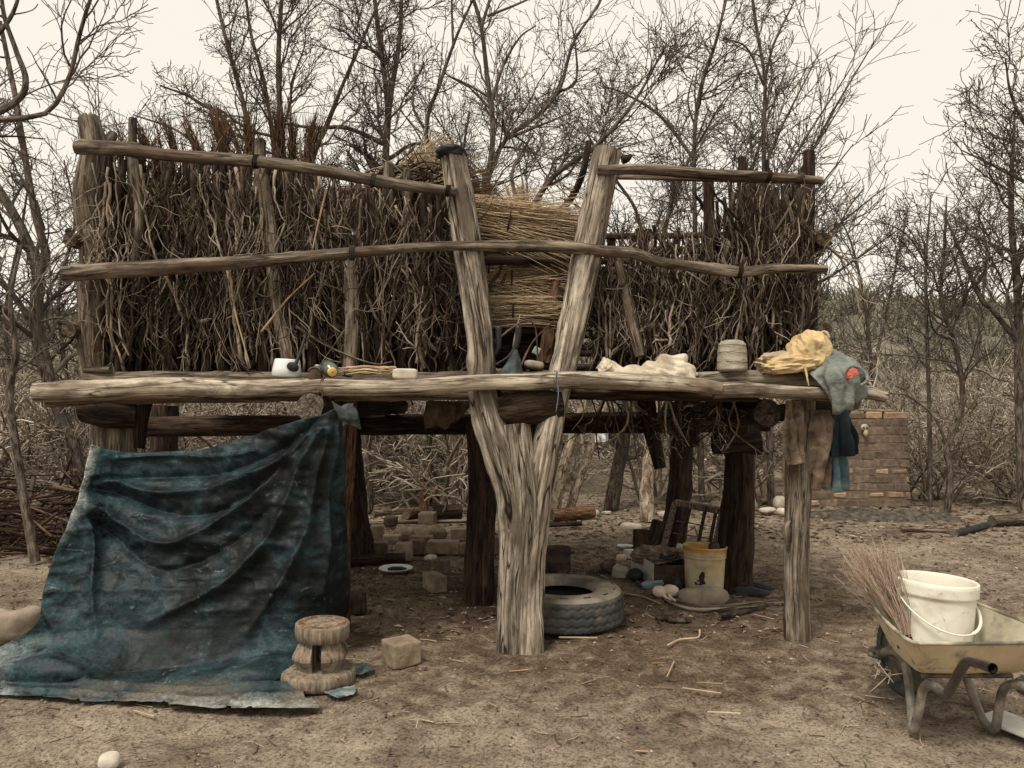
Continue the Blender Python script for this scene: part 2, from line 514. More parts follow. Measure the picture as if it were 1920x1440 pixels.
def wood_mat(name, dark, mid, light, streak=(38, 38, 3.2), patch=None, rvar=(0.75, 1.25), bmp=0.5, rough=0.88, crackmix=0.85, finemix=0.5):
    m, nt, b = mat_base(name, rough, 0.2)
    w = attr(nt, 'wood')
    n1 = noise(nt, scaled(nt, w, streak), 1.0, 7.0, 0.68, 0.35)
    c = ramp(nt, [(0.33, dark), (0.46, mid), (0.62, light)], n1)
    n2 = noise(nt, scaled(nt, w, (streak[0] * 2.6, streak[1] * 2.6, streak[2] * 1.3), (3, 7, 1)), 1.0, 3.0, 0.6, 0.3)
    c = mixc(nt, c, ramp(nt, [(0.36, (0.25, 0.22, 0.2)), (0.5, (1, 1, 1))], n2), finemix, 'MULTIPLY')
    n5 = noise(nt, scaled(nt, w, (streak[0] * 0.8, streak[1] * 0.8, streak[2] * 0.42), (7, 1, 4)), 1.0, 2.5, 0.5, 0.8)
    crk = mth(nt, 'ABSOLUTE', mth(nt, 'ADD', n5, -0.5))
    c = mixc(nt, c, ramp(nt, [(0.0, (0.07, 0.05, 0.04)), (0.010, (0.22, 0.18, 0.16)), (0.026, (1, 1, 1))], crk), crackmix, 'MULTIPLY')
    if patch:
        n3 = noise(nt, scaled(nt, w, (9, 9, 2.0), (9, 2, 5)), 1.0, 3.0, 0.5)
        c = mixc(nt, c, patch, mrange(nt, n3, 0.54, 0.63, 0, 0.8))
    n6 = noise(nt, scaled(nt, w, (16, 16, 7), (2, 8, 3)), 1.0, 6.0, 0.75, 0.4)
    c = mixc(nt, c, ramp(nt, [(0.36, (0.42, 0.40, 0.39)), (0.48, (0.95, 0.95, 0.95)), (0.64, (1.2, 1.18, 1.15))], n6), 0.8, 'MULTIPLY')
    c = hsv(nt, c, vsrc=mrange(nt, attr(nt, 'rnd', 'Fac'), 0, 1, rvar[0], rvar[1]))
    nt.links.new(c, b.inputs['Base Color'])
    hh = mth(nt, 'ADD', n1, mth(nt, 'MULTIPLY', n2, 0.7))
    bump(nt, b, hh, bmp, 0.012)
    return m
def twig_mat(name, a, bcol, c_, bmp=0.3):
    m, nt, b = mat_base(name, 0.9, 0.15)
    n1 = noise(nt, scaled(nt, attr(nt, 'wood'), (30, 30, 9)), 1.0, 3.0, 0.6)
    v = mth(nt, 'ADD', mth(nt, 'MULTIPLY', attr(nt, 'rnd', 'Fac'), 0.7), mth(nt, 'MULTIPLY', n1, 0.5))
    nt.links.new(ramp(nt, [(0.2, a), (0.62, bcol), (1.0, c_)], v), b.inputs['Base Color'])
    return m
def stuff_mat(name, stops, scale=8.0, detail=6.0, rough=0.85, spec=0.25, bmp=0.3, bdist=0.01, coord='Object', second=None, metal=0.0, rand=0.0, vec=(1, 1, 1), trans=0.0):
    m, nt, b = mat_base(name, rough, spec)
    if coord == 'wood': src = attr(nt, 'wood')
    else: src = nd(nt, 'ShaderNodeTexCoord').outputs[coord]
    oi = nd(nt, 'ShaderNodeObjectInfo').outputs['Random']
    src2 = nd(nt, 'ShaderNodeVectorMath', operation='ADD')
    nt.links.new(src, src2.inputs[0])
    cx = nd(nt, 'ShaderNodeCombineXYZ'); nt.links.new(mth(nt, 'MULTIPLY', oi, 37.0), cx.inputs[0]); nt.links.new(cx.outputs[0], src2.inputs[1])
    v = scaled(nt, src2.outputs[0], vec)
    n1 = noise(nt, v, scale, detail, 0.6, 0.2)
    c = ramp(nt, stops, n1)
    if second:                                          # (colour, scale, low, high, strength): stains and dust
        for col, sc, lo, hi, st in second:
            n2 = noise(nt, v, sc, 4.0, 0.6, 0.4)
            c = mixc(nt, c, col, mrange(nt, n2, lo, hi, 0, st))
    if rand:
        c = hsv(nt, c, vsrc=mrange(nt, oi, 0, 1, 1 - rand, 1 + rand))
    nt.links.new(c, b.inputs['Base Color'])
    b.inputs['Metallic'].default_value = metal
    if bmp: bump(nt, b, noise(nt, v, scale * 3, 4.0, 0.6), bmp, bdist)
    return m

# ------------------------------------------------------------------ materials
M_POST = wood_mat('weathered_post_wood', (0.045, 0.035, 0.027), (0.19, 0.156, 0.118), (0.48, 0.425, 0.345), (24, 24, 2.0), patch=(0.115, 0.088, 0.068), bmp=0.9, crackmix=1.0, finemix=.6)
M_GREY = wood_mat('grey_post_wood', (0.04, 0.03, 0.022), (0.12, 0.096, 0.072), (0.26, 0.22, 0.17), (26, 26, 3.0), patch=(0.09, 0.06, 0.04), bmp=0.6)
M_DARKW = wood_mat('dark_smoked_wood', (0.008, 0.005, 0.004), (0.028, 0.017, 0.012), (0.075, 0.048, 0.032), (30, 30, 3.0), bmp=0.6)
M_RAIL = wood_mat('rail_wood', (0.032, 0.025, 0.019), (0.12, 0.095, 0.07), (0.29, 0.24, 0.18), (26, 26, 2.6), patch=(0.10, 0.066, 0.046), bmp=0.7)
M_SHELF = wood_mat('bleached_log_wood', (0.08, 0.064, 0.05), (0.28, 0.235, 0.18), (0.52, 0.46, 0.37), (22, 22, 2.2), patch=(0.15, 0.11, 0.08), bmp=0.5)
M_RED = wood_mat('reddish_bark', (0.03, 0.014, 0.008), (0.115, 0.058, 0.034), (0.23, 0.135, 0.082), (22, 22, 6.0), bmp=0.9)
M_STICK = wood_mat('stick_bark', (0.012, 0.008, 0.006), (0.044, 0.030, 0.021), (0.13, 0.096, 0.068), (30, 30, 7.0), rvar=(0.5, 1.45), bmp=0.6)
M_CUT = wood_mat('cut_wood', (0.04, 0.032, 0.025), (0.13, 0.108, 0.084), (0.26, 0.22, 0.17), (45, 45, 9.0), bmp=0.6)
M_STOOL = wood_mat('stool_wood', (0.10, 0.076, 0.054), (0.20, 0.158, 0.117), (0.29, 0.24, 0.183), (30, 30, 4.0), rvar=(.95, 1.05), bmp=0.25, crackmix=0.25, finemix=0.35)
M_STOOLTOP = wood_mat('stool_seat_wood', (0.06, 0.032, 0.018), (0.20, 0.115, 0.065), (0.33, 0.22, 0.14), (22, 22, 9.0), patch=(0.10, 0.06, 0.036), bmp=0.4)
M_FRAME = wood_mat('old_frame_wood', (0.04, 0.026, 0.018), (0.12, 0.085, 0.058), (0.25, 0.195, 0.14), (60, 60, 5.0), bmp=0.4)
M_TWIG = twig_mat('pale_twig', (0.013, 0.008, 0.006), (0.06, 0.041, 0.029), (0.44, 0.365, 0.28))
M_TWIGD = twig_mat('dark_twig', (0.008, 0.005, 0.0035), (0.027, 0.017, 0.012), (0.085, 0.06, 0.042))  # darker twig copy; on the deep wall layers it paints in depth shade
M_STRAW = twig_mat('straw', (0.13, 0.085, 0.047), (0.37, 0.27, 0.165), (0.62, 0.49, 0.325))
M_STRAWD = twig_mat('reddish_grass', (0.03, 0.016, 0.009), (0.09, 0.054, 0.031), (0.22, 0.145, 0.088))
M_BARK = wood_mat('tree_bark', (0.03, 0.023, 0.019), (0.09, 0.072, 0.058), (0.21, 0.175, 0.14), (26, 26, 7.0), patch=(0.08, 0.07, 0.058), bmp=0.9)
M_BARKP = wood_mat('pale_tree_bark', (0.10, 0.07, 0.048), (0.34, 0.27, 0.195), (0.54, 0.46, 0.36), (16, 16, 8.0), patch=(0.15, 0.10, 0.066), bmp=0.8)
M_BRANCH = twig_mat('tree_branch', (0.042, 0.032, 0.028), (0.10, 0.08, 0.068), (0.21, 0.172, 0.142))
M_SHRUB = twig_mat('dry_shrub_twig', (0.07, 0.054, 0.04), (0.28, 0.23, 0.175), (0.62, 0.55, 0.45))
M_LEAF = stuff_mat('small_dry_leaf', [(0.3, (0.022, 0.022, 0.012)), (0.5, (0.05, 0.046, 0.026)), (0.7, (0.085, 0.07, 0.042))], 2.0, 3, bmp=0)
M_BRICK = stuff_mat('fired_clay_brick', [(0.32, (0.11, 0.08, 0.058)), (0.5, (0.168, 0.126, 0.094)), (0.68, (0.235, 0.182, 0.14))], 14, 5, 0.92, 0.15, 0.6, 0.006, rand=0.28, second=[((0.09, 0.058, 0.04), 5, 0.55, 0.72, 0.6)])
M_PALEBRICK = stuff_mat('pale_clay_brick', [(0.32, (0.22, 0.15, 0.095)), (0.5, (0.31, 0.225, 0.15)), (0.68, (0.40, 0.31, 0.22))], 14, 5, 0.92, 0.15, 0.6, 0.006, rand=0.2)
M_MORTAR = stuff_mat('mud_mortar', [(0.3, (0.115, 0.083, 0.058)), (0.5, (0.175, 0.13, 0.094)), (0.7, (0.23, 0.178, 0.13))], 9, 6, 0.95, 0.1, 0.8, 0.01)
M_CLAY = stuff_mat('dusty_clay_block', [(0.3, (0.17, 0.13, 0.09)), (0.5, (0.28, 0.22, 0.158)), (0.7, (0.38, 0.31, 0.23))], 11, 6, 0.95, 0.1, 0.6, 0.008, second=[((0.11, 0.078, 0.05), 4, 0.52, 0.7, 0.5)])
M_STONE = stuff_mat('river_stone', [(0.3, (0.17, 0.135, 0.10)), (0.5, (0.28, 0.232, 0.178)), (0.7, (0.37, 0.315, 0.25))], 7, 6, 0.85, 0.2, 0.4, 0.006)
M_WSTONE = stuff_mat('white_stone', [(0.3, (0.36, 0.315, 0.25)), (0.5, (0.5, 0.45, 0.37)), (0.7, (0.6, 0.55, 0.47))], 8, 5, 0.8, 0.2, 0.4, 0.006)
M_RUBBER = stuff_mat('dusty_rubber', [(0.3, (0.026, 0.029, 0.029)), (0.5, (0.052, 0.057, 0.056)), (0.7, (0.095, 0.099, 0.093))], 9, 7, 0.75, 0.3, 0.3, 0.003, second=[((0.23, 0.185, 0.13), 3.5, 0.5, 0.7, 0.45)])
M_SIDEW = stuff_mat('dusty_sidewall', [(0.3, (0.10, 0.088, 0.068)), (0.5, (0.21, 0.18, 0.137)), (0.7, (0.30, 0.262, 0.205))], 6, 7, 0.8, 0.2, 0.2, 0.003, second=[((0.055, 0.06, 0.06), 4, 0.52, 0.66, 0.7)])
M_CREAM = stuff_mat('scuffed_white_plastic', [(0.3, (0.66, 0.61, 0.50)), (0.5, (0.76, 0.73, 0.63)), (0.7, (0.80, 0.775, 0.69))], 5, 6, 0.5, 0.4, 0.12, 0.003, second=[((0.40, 0.33, 0.24), 5, 0.52, 0.72, 0.7), ((0.2, 0.15, 0.1), 22, 0.62, 0.72, 0.6)])
M_YPLAST = stuff_mat('grimy_cream_plastic', [(0.3, (0.30, 0.215, 0.12)), (0.5, (0.46, 0.365, 0.225)), (0.7, (0.56, 0.46, 0.31))], 6, 6, 0.6, 0.3, 0.12, 0.003, second=[((0.17, 0.115, 0.066), 7, 0.54, 0.7, 0.6)])
M_OPLAST = stuff_mat('orange_stained_plastic', [(0.3, (0.33, 0.15, 0.035)), (0.5, (0.50, 0.27, 0.075)), (0.7, (0.56, 0.36, 0.14))], 6, 5, 0.55, 0.35, 0.1, 0.003)
M_TRAY = stuff_mat('worn_yellow_paint', [(0.3, (0.46, 0.35, 0.21)), (0.5, (0.62, 0.51, 0.34)), (0.7, (0.66, 0.57, 0.41))], 4, 6, 0.55, 0.35, 0.12, 0.004, second=[((0.12, 0.105, 0.085), 6, 0.55, 0.66, 0.8), ((0.07, 0.04, 0.024), 13, 0.62, 0.72, 0.8)])
M_TRAYIN = stuff_mat('scraped_tray_steel', [(0.3, (0.27, 0.24, 0.17)), (0.5, (0.42, 0.38, 0.28)), (0.7, (0.52, 0.48, 0.36))], 4, 6, 0.6, 0.35, 0.2, 0.004, second=[((0.05, 0.047, 0.04), 3.5, 0.47, 0.62, 0.85)])
M_STEEL = stuff_mat('worn_steel_tube', [(0.35, (0.04, 0.036, 0.034)), (0.5, (0.15, 0.135, 0.115)), (0.65, (0.32, 0.285, 0.23))], 9, 6, 0.55, 0.4, 0.2, 0.003, second=[((0.13, 0.08, 0.05), 7, 0.56, 0.7, 0.6)])
M_BLACKST = stuff_mat('dark_bare_steel', [(0.3, (0.02, 0.014, 0.012)), (0.7, (0.06, 0.042, 0.035))], 12, 5, 0.35, 0.6, 0.1, 0.002)
M_BLACK = stuff_mat('sooty_black', [(0.3, (0.006, 0.006, 0.007)), (0.7, (0.026, 0.024, 0.024))], 10, 4, 0.6, 0.35, 0.3, 0.004)
M_RUST = stuff_mat('rusty_tin', [(0.3, (0.022, 0.014, 0.01)), (0.5, (0.065, 0.04, 0.027)), (0.7, (0.12, 0.085, 0.06))], 8, 6, 0.75, 0.3, 0.4, 0.005)
M_ENAMEL = stuff_mat('white_enamel', [(0.3, (0.62, 0.64, 0.64)), (0.7, (0.74, 0.755, 0.76))], 4, 4, 0.3, 0.5, 0.05, 0.002, second=[((0.22, 0.17, 0.13), 12, 0.66, 0.76, 0.6)])
M_BOARD = stuff_mat('dusty_white_board', [(0.3, (0.33, 0.32, 0.29)), (0.7, (0.52, 0.51, 0.46))], 6, 5, 0.7, 0.3, 0.15, 0.003, second=[((0.2, 0.16, 0.12), 9, 0.55, 0.7, 0.6)])
M_BONE = stuff_mat('dirty_bone', [(0.3, (0.33, 0.28, 0.20)), (0.7, (0.58, 0.52, 0.40))], 9, 5, 0.7, 0.2, 0.4, 0.004)
M_BOTTLE, _nt, _b = mat_base('clear_blue_bottle', 0.18, 0.5)
_b.inputs['Base Color'].default_value = (0.34, 0.50, 0.55, 1); _b.inputs['Transmission Weight'].default_value = 0.55
M_NAVY = stuff_mat('navy_plastic', [(0.3, (0.01, 0.014, 0.04)), (0.7, (0.02, 0.026, 0.07))], 8, 3, 0.4, 0.4, 0.0)
M_YCAP = stuff_mat('yellow_cap', [(0.3, (0.60, 0.36, 0.10)), (0.7, (0.66, 0.44, 0.16))], 8, 3, 0.4, 0.4, 0.0)
M_GLASSY = stuff_mat('greenish_jar', [(0.3, (0.045, 0.055, 0.046)), (0.7, (0.16, 0.175, 0.15))], 12, 4, 0.22, 0.6, 0.05, 0.002)
def cloth(name, a, b_, c_, sc=7, dirt=None, weave=True):
    sec = [(dirt, 4.0, 0.5, 0.7, 0.65)] if dirt else None
    return stuff_mat(name, [(0.3, a), (0.5, b_), (0.72, c_)], sc, 6, 0.92, 0.12, 0.9, 0.014, second=sec)
M_SACK = cloth('stained_white_sack', (0.40, 0.33, 0.24), (0.60, 0.53, 0.41), (0.70, 0.64, 0.53), 7, (0.16, 0.095, 0.05))
M_CANVAS = cloth('grey_canvas', (0.25, 0.215, 0.165), (0.36, 0.32, 0.255), (0.44, 0.40, 0.33), 9)
M_YSACK = cloth('yellow_sack', (0.38, 0.265, 0.13), (0.55, 0.41, 0.22), (0.64, 0.50, 0.30), 6)
M_TANSACK = cloth('tan_sack', (0.27, 0.205, 0.135), (0.42, 0.335, 0.235), (0.52, 0.43, 0.315), 7)
M_JACKET = cloth('grey_green_cotton', (0.10, 0.112, 0.10), (0.185, 0.20, 0.18), (0.26, 0.275, 0.25), 9)
M_LINING = cloth('dark_green_lining', (0.04, 0.06, 0.058), (0.07, 0.095, 0.092), (0.10, 0.13, 0.125), 8)
M_REDC = cloth('red_cloth', (0.42, 0.085, 0.066), (0.52, 0.14, 0.105), (0.58, 0.26, 0.21), 14)
M_BROWNC = cloth('brown_cloth', (0.05, 0.034, 0.024), (0.155, 0.113, 0.08), (0.30, 0.235, 0.175), 9)
M_NAVYC = cloth('faded_navy_cloth', (0.010, 0.013, 0.017), (0.028, 0.042, 0.052), (0.065, 0.105, 0.125), 3)
M_BLUEC = cloth('faded_blue_cloth', (0.045, 0.078, 0.09), (0.095, 0.148, 0.165), (0.18, 0.24, 0.25), 7)
M_SLATEC = cloth('slate_plastic_scrap', (0.02, 0.024, 0.025), (0.042, 0.050, 0.051), (0.10, 0.112, 0.11), 9)
M_RAGS = cloth('dirty_rags', (0.05, 0.036, 0.028), (0.17, 0.128, 0.10), (0.38, 0.31, 0.25), 9)
M_PINK = cloth('pale_pink_soles', (0.56, 0.42, 0.35), (0.64, 0.52, 0.44), (0.68, 0.58, 0.50), 8)

# tarpaulin: dark teal plastic, lighter towards its left side, worn pale on corner, hem and scuffs
M_TARP, nt, b = mat_base('worn_teal_tarpaulin', 0.5, 0.2)
uv = nd(nt, 'ShaderNodeSeparateXYZ'); nt.links.new(attr(nt, 'wood'), uv.inputs[0])
oc = nd(nt, 'ShaderNodeTexCoord').outputs['Object']
n1 = noise(nt, oc, 4.0, 7.0, 0.62, 0.4)
c = ramp(nt, [(0.38, (0.005, 0.006, 0.006)), (0.50, (0.008, 0.013, 0.015)), (0.60, (0.016, 0.034, 0.040)), (0.72, (0.05, 0.088, 0.096))], n1)
n2 = noise(nt, scaled(nt, oc, (1, 1, 1.8)), 11.0, 6.0, 0.7, 0.6)
n3 = noise(nt, oc, 2.0, 4.0, 0.55, 0.5)
lft = mrange(nt, uv.outputs[0], 0.42, 0.0)
low = mrange(nt, uv.outputs[1], 0.62, 1.0)
paler = mth(nt, 'ADD', mth(nt, 'MULTIPLY', lft, 0.9), mth(nt, 'MULTIPLY', low, 0.6))
wm = mth(nt, 'MULTIPLY', paler, mrange(nt, n2, 0.36, 0.62), True)
c = mixc(nt, c, (0.045, 0.095, 0.112), mth(nt, 'MULTIPLY', wm, 0.8))
corner = mth(nt, 'MULTIPLY', mrange(nt, uv.outputs[0], 0.16, 0.0), mrange(nt, uv.outputs[1], 0.62, 0.9))
edge = mth(nt, 'MULTIPLY', mrange(nt, uv.outputs[0], 0.035, 0.0), mrange(nt, uv.outputs[1], 0.35, 0.1))
hem = mth(nt, 'MULTIPLY', mrange(nt, uv.outputs[0], 0.35, 0.9), mrange(nt, uv.outputs[1], 0.93, 0.985))
pal = mth(nt, 'MULTIPLY', mth(nt, 'ADD', mth(nt, 'ADD', corner, mth(nt, 'MULTIPLY', edge, 1.4)), hem), mrange(nt, n2, 0.34, 0.58), True)
c = mixc(nt, c, (0.40, 0.43, 0.41), pal)
dirt = mth(nt, 'MULTIPLY', mrange(nt, uv.outputs[1], 0.80, 0.93), mrange(nt, n3, 0.42, 0.6))
c = mixc(nt, c, (0.17, 0.145, 0.105), mth(nt, 'MULTIPLY', dirt, 0.65))
sc_ = noise(nt, scaled(nt, oc, (1, 1, 2.2), (3, 1, 0)), 7.0, 5.0, 0.75, 1.2)
c = mixc(nt, c, (0.20, 0.25, 0.25), mth(nt, 'MULTIPLY', mrange(nt, sc_, 0.61, 0.68), mrange(nt, n3, 0.46, 0.6)))
wv = nd(nt, 'ShaderNodeVectorMath', operation='ADD')
wn_ = nd(nt, 'ShaderNodeTexNoise'); wn_.inputs['Scale'].default_value = 3.0; nt.links.new(oc, wn_.inputs['Vector'])
nt.links.new(oc, wv.inputs[0]); nt.links.new(wn_.outputs['Color'], wv.inputs[1])
vo = nd(nt, 'ShaderNodeTexVoronoi', feature='DISTANCE_TO_EDGE'); vo.inputs['Scale'].default_value = 4.2
nt.links.new(scaled(nt, wv.outputs[0], (1, 1, .8)), vo.inputs['Vector'])
cre = mrange(nt, vo.outputs['Distance'], 0.0, 0.035, 1.0, 0.0)
fg = noise(nt, scaled(nt, oc, (1, 1, 1.5), (5, 2, 1)), 55.0, 5.0, 0.8, 0.6)
c = mixc(nt, c, ramp(nt, [(0.36, (0.5, 0.5, 0.5)), (0.5, (0.9, 0.88, 0.87)), (0.64, (1.6, 1.52, 1.48))], fg), 0.9, 'MULTIPLY')
nt.links.new(c, b.inputs['Base Color'])
nt.links.new(mrange(nt, n2, 0.3, 0.7, 0.40, 0.7), b.inputs['Roughness'])
bump(nt, b, mth(nt, 'ADD', mth(nt, 'ADD', n1, mth(nt, 'MULTIPLY', n2, 0.5)), mth(nt, 'MULTIPLY', cre, 0.12)), 0.4, 0.012)
M_TARPP = stuff_mat('pale_worn_tarpaulin', [(0.34, (0.03, 0.055, 0.062)), (0.48, (0.12, 0.16, 0.165)), (0.64, (0.40, 0.40, 0.36))], 7, 7, 0.6, 0.3, 0.3, 0.006)

# ground: trodden dust, darker crumbly earth, pale scuffs
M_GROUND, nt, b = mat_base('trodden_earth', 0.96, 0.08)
oc = nd(nt, 'ShaderNodeTexCoord').outputs['Object']
g1 = noise(nt, oc, 0.9, 5.0, 0.6, 0.6)
g2 = noise(nt, oc, 7.0, 7.0, 0.68, 0.4)
g3 = noise(nt, oc, 60.0, 6.0, 0.75, 0.2)
c = ramp(nt, [(0.34, (0.085, 0.065, 0.049)), (0.47, (0.19, 0.152, 0.116)), (0.60, (0.325, 0.272, 0.21))], mth(nt, 'ADD', mth(nt, 'MULTIPLY', g1, 0.5), mth(nt, 'MULTIPLY', g2, 0.5)))
c = mixc(nt, c, ramp(nt, [(0.38, (0.24, 0.2, 0.17)), (0.47, (0.86, 0.84, 0.81)), (0.57, (1.3, 1.28, 1.24))], g3), 0.82, 'MULTIPLY')
# dark reddish litter tone with the pen's shade painted in, mostly under the pen
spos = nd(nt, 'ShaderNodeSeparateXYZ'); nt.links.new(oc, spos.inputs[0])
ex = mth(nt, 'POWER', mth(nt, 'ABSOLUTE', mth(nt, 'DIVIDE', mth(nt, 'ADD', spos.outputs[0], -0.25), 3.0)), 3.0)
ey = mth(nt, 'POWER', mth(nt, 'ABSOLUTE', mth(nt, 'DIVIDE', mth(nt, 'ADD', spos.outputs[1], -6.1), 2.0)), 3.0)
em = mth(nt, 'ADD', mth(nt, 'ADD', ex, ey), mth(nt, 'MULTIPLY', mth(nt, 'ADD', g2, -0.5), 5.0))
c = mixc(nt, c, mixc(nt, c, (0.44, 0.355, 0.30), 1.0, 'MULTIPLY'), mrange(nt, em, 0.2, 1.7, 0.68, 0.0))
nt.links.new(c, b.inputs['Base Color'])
bump(nt, b, mth(nt, 'ADD', g2, mth(nt, 'MULTIPLY', g3, 0.6)), 0.9, 0.02)
M_ASH = stuff_mat('ash_and_char', [(0.3, (0.025, 0.022, 0.018)), (0.5, (0.075, 0.066, 0.054)), (0.7, (0.16, 0.142, 0.112))], 12, 6, 0.95, 0.1, 0.8, 0.015)
M_HILL = stuff_mat('hill_scrub_ground', [(0.3, (0.10, 0.09, 0.066)), (0.5, (0.165, 0.15, 0.112)), (0.7, (0.235, 0.214, 0.163))], 0.22, 8, 0.95, 0.05, 0.6, 0.3, second=[((0.13, 0.12, 0.088), 0.06, 0.48, 0.62, 0.6)])
M_LITTER = twig_mat('leaf_litter', (0.035, 0.022, 0.014), (0.13, 0.09, 0.06), (0.46, 0.38, 0.28))

# ------------------------------------------------------------------ ground, hill
RG = np.random.default_rng(11)
def ground_h(x, y):
    p = np.stack([x, y, 0 * x], -1)
    near = 1 / (1 + np.exp((y - 15) / 1.5))
    h = 0.03 * fbm(p * 0.8, 2, 3) + 0.016 * fbm(p * 5, 3, 5) + 0.010 * fbm(p * 17, 2, 9)
    return h * near - 0.012 + (1 - near) * 0.15 * fbm(p * 0.12, 3, 21)
xs = np.concatenate([-np.geomspace(400, 7.3, 26), np.arange(-7, 7.01, 0.032), np.geomspace(7.3, 400, 26)])
ys = np.concatenate([[-120, -60, -30, -15, -8, -4, -2, -0.5, 0.5, 1.2], np.arange(2.2, 12.5, 0.032), np.geomspace(13.2, 900, 70)])
GX, GY = np.meshgrid(xs, ys)
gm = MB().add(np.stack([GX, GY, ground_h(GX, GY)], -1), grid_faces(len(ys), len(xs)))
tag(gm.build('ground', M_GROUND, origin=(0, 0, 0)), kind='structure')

def hill_h(x, y):
    # long slope rising behind the thicket; the crest runs lower in the middle of the view
    crest = 10.2 + 2.2 * np.exp(-((x - 32) / 26.0) ** 2) + 1.0 * np.exp(-((x + 50) / 20.0) ** 2)
    s = np.clip((y - 20) / 66.0, 0, 1)
    s = s * s * (3 - 2 * s)
    back = np.clip((y - 100) / 60, 0, 1)
    p = np.stack([x, y, 0 * x], -1)
    return crest * s - 0.3 + 0.8 * s * fbm(p * 0.09, 4, 41) + 0.35 * s * fbm(p * 0.6, 3, 43) - back * 3.0
hx = np.linspace(-130, 130, 300); hy = np.linspace(19, 160, 190)
HX, HY = np.meshgrid(hx, hy)
tag(MB().add(np.stack([HX, HY, hill_h(HX, HY)], -1), grid_faces(len(hy), len(hx))).build('hill', M_HILL, origin=(0, 60, 0)), kind='structure')

# scrub on the hill, far too many to count
hs = MB()
N = 2400
sx = RG.uniform(-1, 1, N); sy = 21 + 75 * RG.uniform(0, 1, N) ** 1.2
sx = sx * (sy * 1.0 + 4)
K = 16
base = np.stack([sx, sy, hill_h(sx, sy)], -1)[:, None] + RG.normal(size=(N, K, 3)) * [0.4, 0.4, 0.0]
hgt = (RG.uniform(0.7, 2.6, (N, 1, 1)) * RG.uniform(0.5, 1, (N, K, 1)))
d1 = nrm(RG.normal(size=(N, K, 3)) * [0.6, 0.6, 0.15] + [0, 0, 0.9])
p1 = base + d1 * hgt * 0.5; p2 = p1 + nrm(d1 + RG.normal(size=d1.shape) * 0.45) * hgt * 0.5
Pt = np.stack([base, p1, p2], 2).reshape(-1, 3, 3)
wth = np.repeat(0.014 + 0.0007 * sy, K)
tubes(hs, Pt, wth[:, None] * np.array([[1.3, 1.0, 0.5]]), 3, rnd=np.repeat(RG.uniform(0, 1, N), K) * 0.7 + 0.3 * RG.uniform(0, 1, N * K), cap=False)
M_SCRUB = twig_mat('hill_scrub_twig', (0.05, 0.046, 0.032), (0.16, 0.148, 0.108), (0.33, 0.305, 0.235))
tag(hs.build('scrub', M_SCRUB, origin=(0, 60, 0)), 'grey brown leafless scrub covering the distant hill slope', 'scrub', kind='stuff')

# ------------------------------------------------------------------ the raised pen (one thing: posts, beams, floor, shelf, rails, brush walls)
PEN = thing('raised_pen', 'raised brushwood animal pen on forked log posts with slatted log floor', 'animal pen', (0, 4.9, 0))
def plog(name, pts, rad, mat, seed, label=None, k=20, **kw):
    if name in ('rail', 'shelf_log', 'post'): kw.setdefault('knots', 9 if name != 'post' else 6); kw.setdefault('lump', .16)
    mb = MB(); log(mb, pts, rad, k=k, seed=seed, capmat=1, **kw)
    cm = mat if mat in (M_DARKW, M_BLACK) else M_CUT
    o = mb.build(name, [mat, cm], PEN)
    if label: o['label'] = label
    return o
def px(Y): return Y / FPX

# great forked trunk in the middle: two stems grown together, and the middle wood up to the crotch
fk = MB()
Yf = 4.88
log(fk, PL([(956, 1226, Yf), (958, 1120, Yf), (965, 1020, Yf), (962, 930, Yf), (930, 830, Yf), (905, 740, Yf + .03), (903, 660, Yf + .1), (880, 480, Yf + .17), (850, 292, Yf + .22)]),
    np.array([25, 25, 28, 33, 32, 27, 25, 27, 28, 27, 24]) * px(Yf), k=40, n=170, seed=3, lump=0.09, grain=0.085, cracks=9, crack=0.22, capmat=1, knots=5)
log(fk, PL([(994, 1222, Yf - .01), (994, 1120, Yf - .01), (998, 1030, Yf), (1004, 950, Yf), (1018, 860, Yf), (1042, 745, Yf + .03), (1062, 665, Yf + .1), (1095, 500, Yf + .17), (1140, 282, Yf + .22)]),
    np.array([27, 25, 26, 29, 28, 25, 25, 28, 31, 31, 28, 26]) * px(Yf), k=40, n=170, seed=8, lump=0.09, grain=0.085, cracks=9, crack=0.22, capmat=1, knots=5)
log(fk, PL([(972, 1195, Yf + .03), (978, 1050, Yf + .02), (982, 950, Yf - .005), (975, 870, Yf - .01), (968, 796, Yf + .01)]), np.array([24, 30, 38, 34, 30]) * px(Yf), k=32, n=90, seed=5, lump=0.08, grain=0.06, cracks=4, crack=0.14, capmat=1)
FORK = fk.build('forked_post', [M_POST, M_CUT], PEN); FORK['label'] = 'great pale forked trunk carrying the front of the pen'
kb = MB(); blob(kb, P(1026, 925, Yf), np.array([10, 10, 30]) * px(Yf), 4, 20, 14, fold=0.25, flatb=False)
kb.build('knot', M_POST, FORK)
sc = MB(); blob(sc, P(848, 288, Yf + .22), np.array([29, 29, 13]) * px(Yf), 9, 24, 12, fold=0.4, flatb=False, ff=4)
sc.build('charred_tip', M_BLACK, FORK)

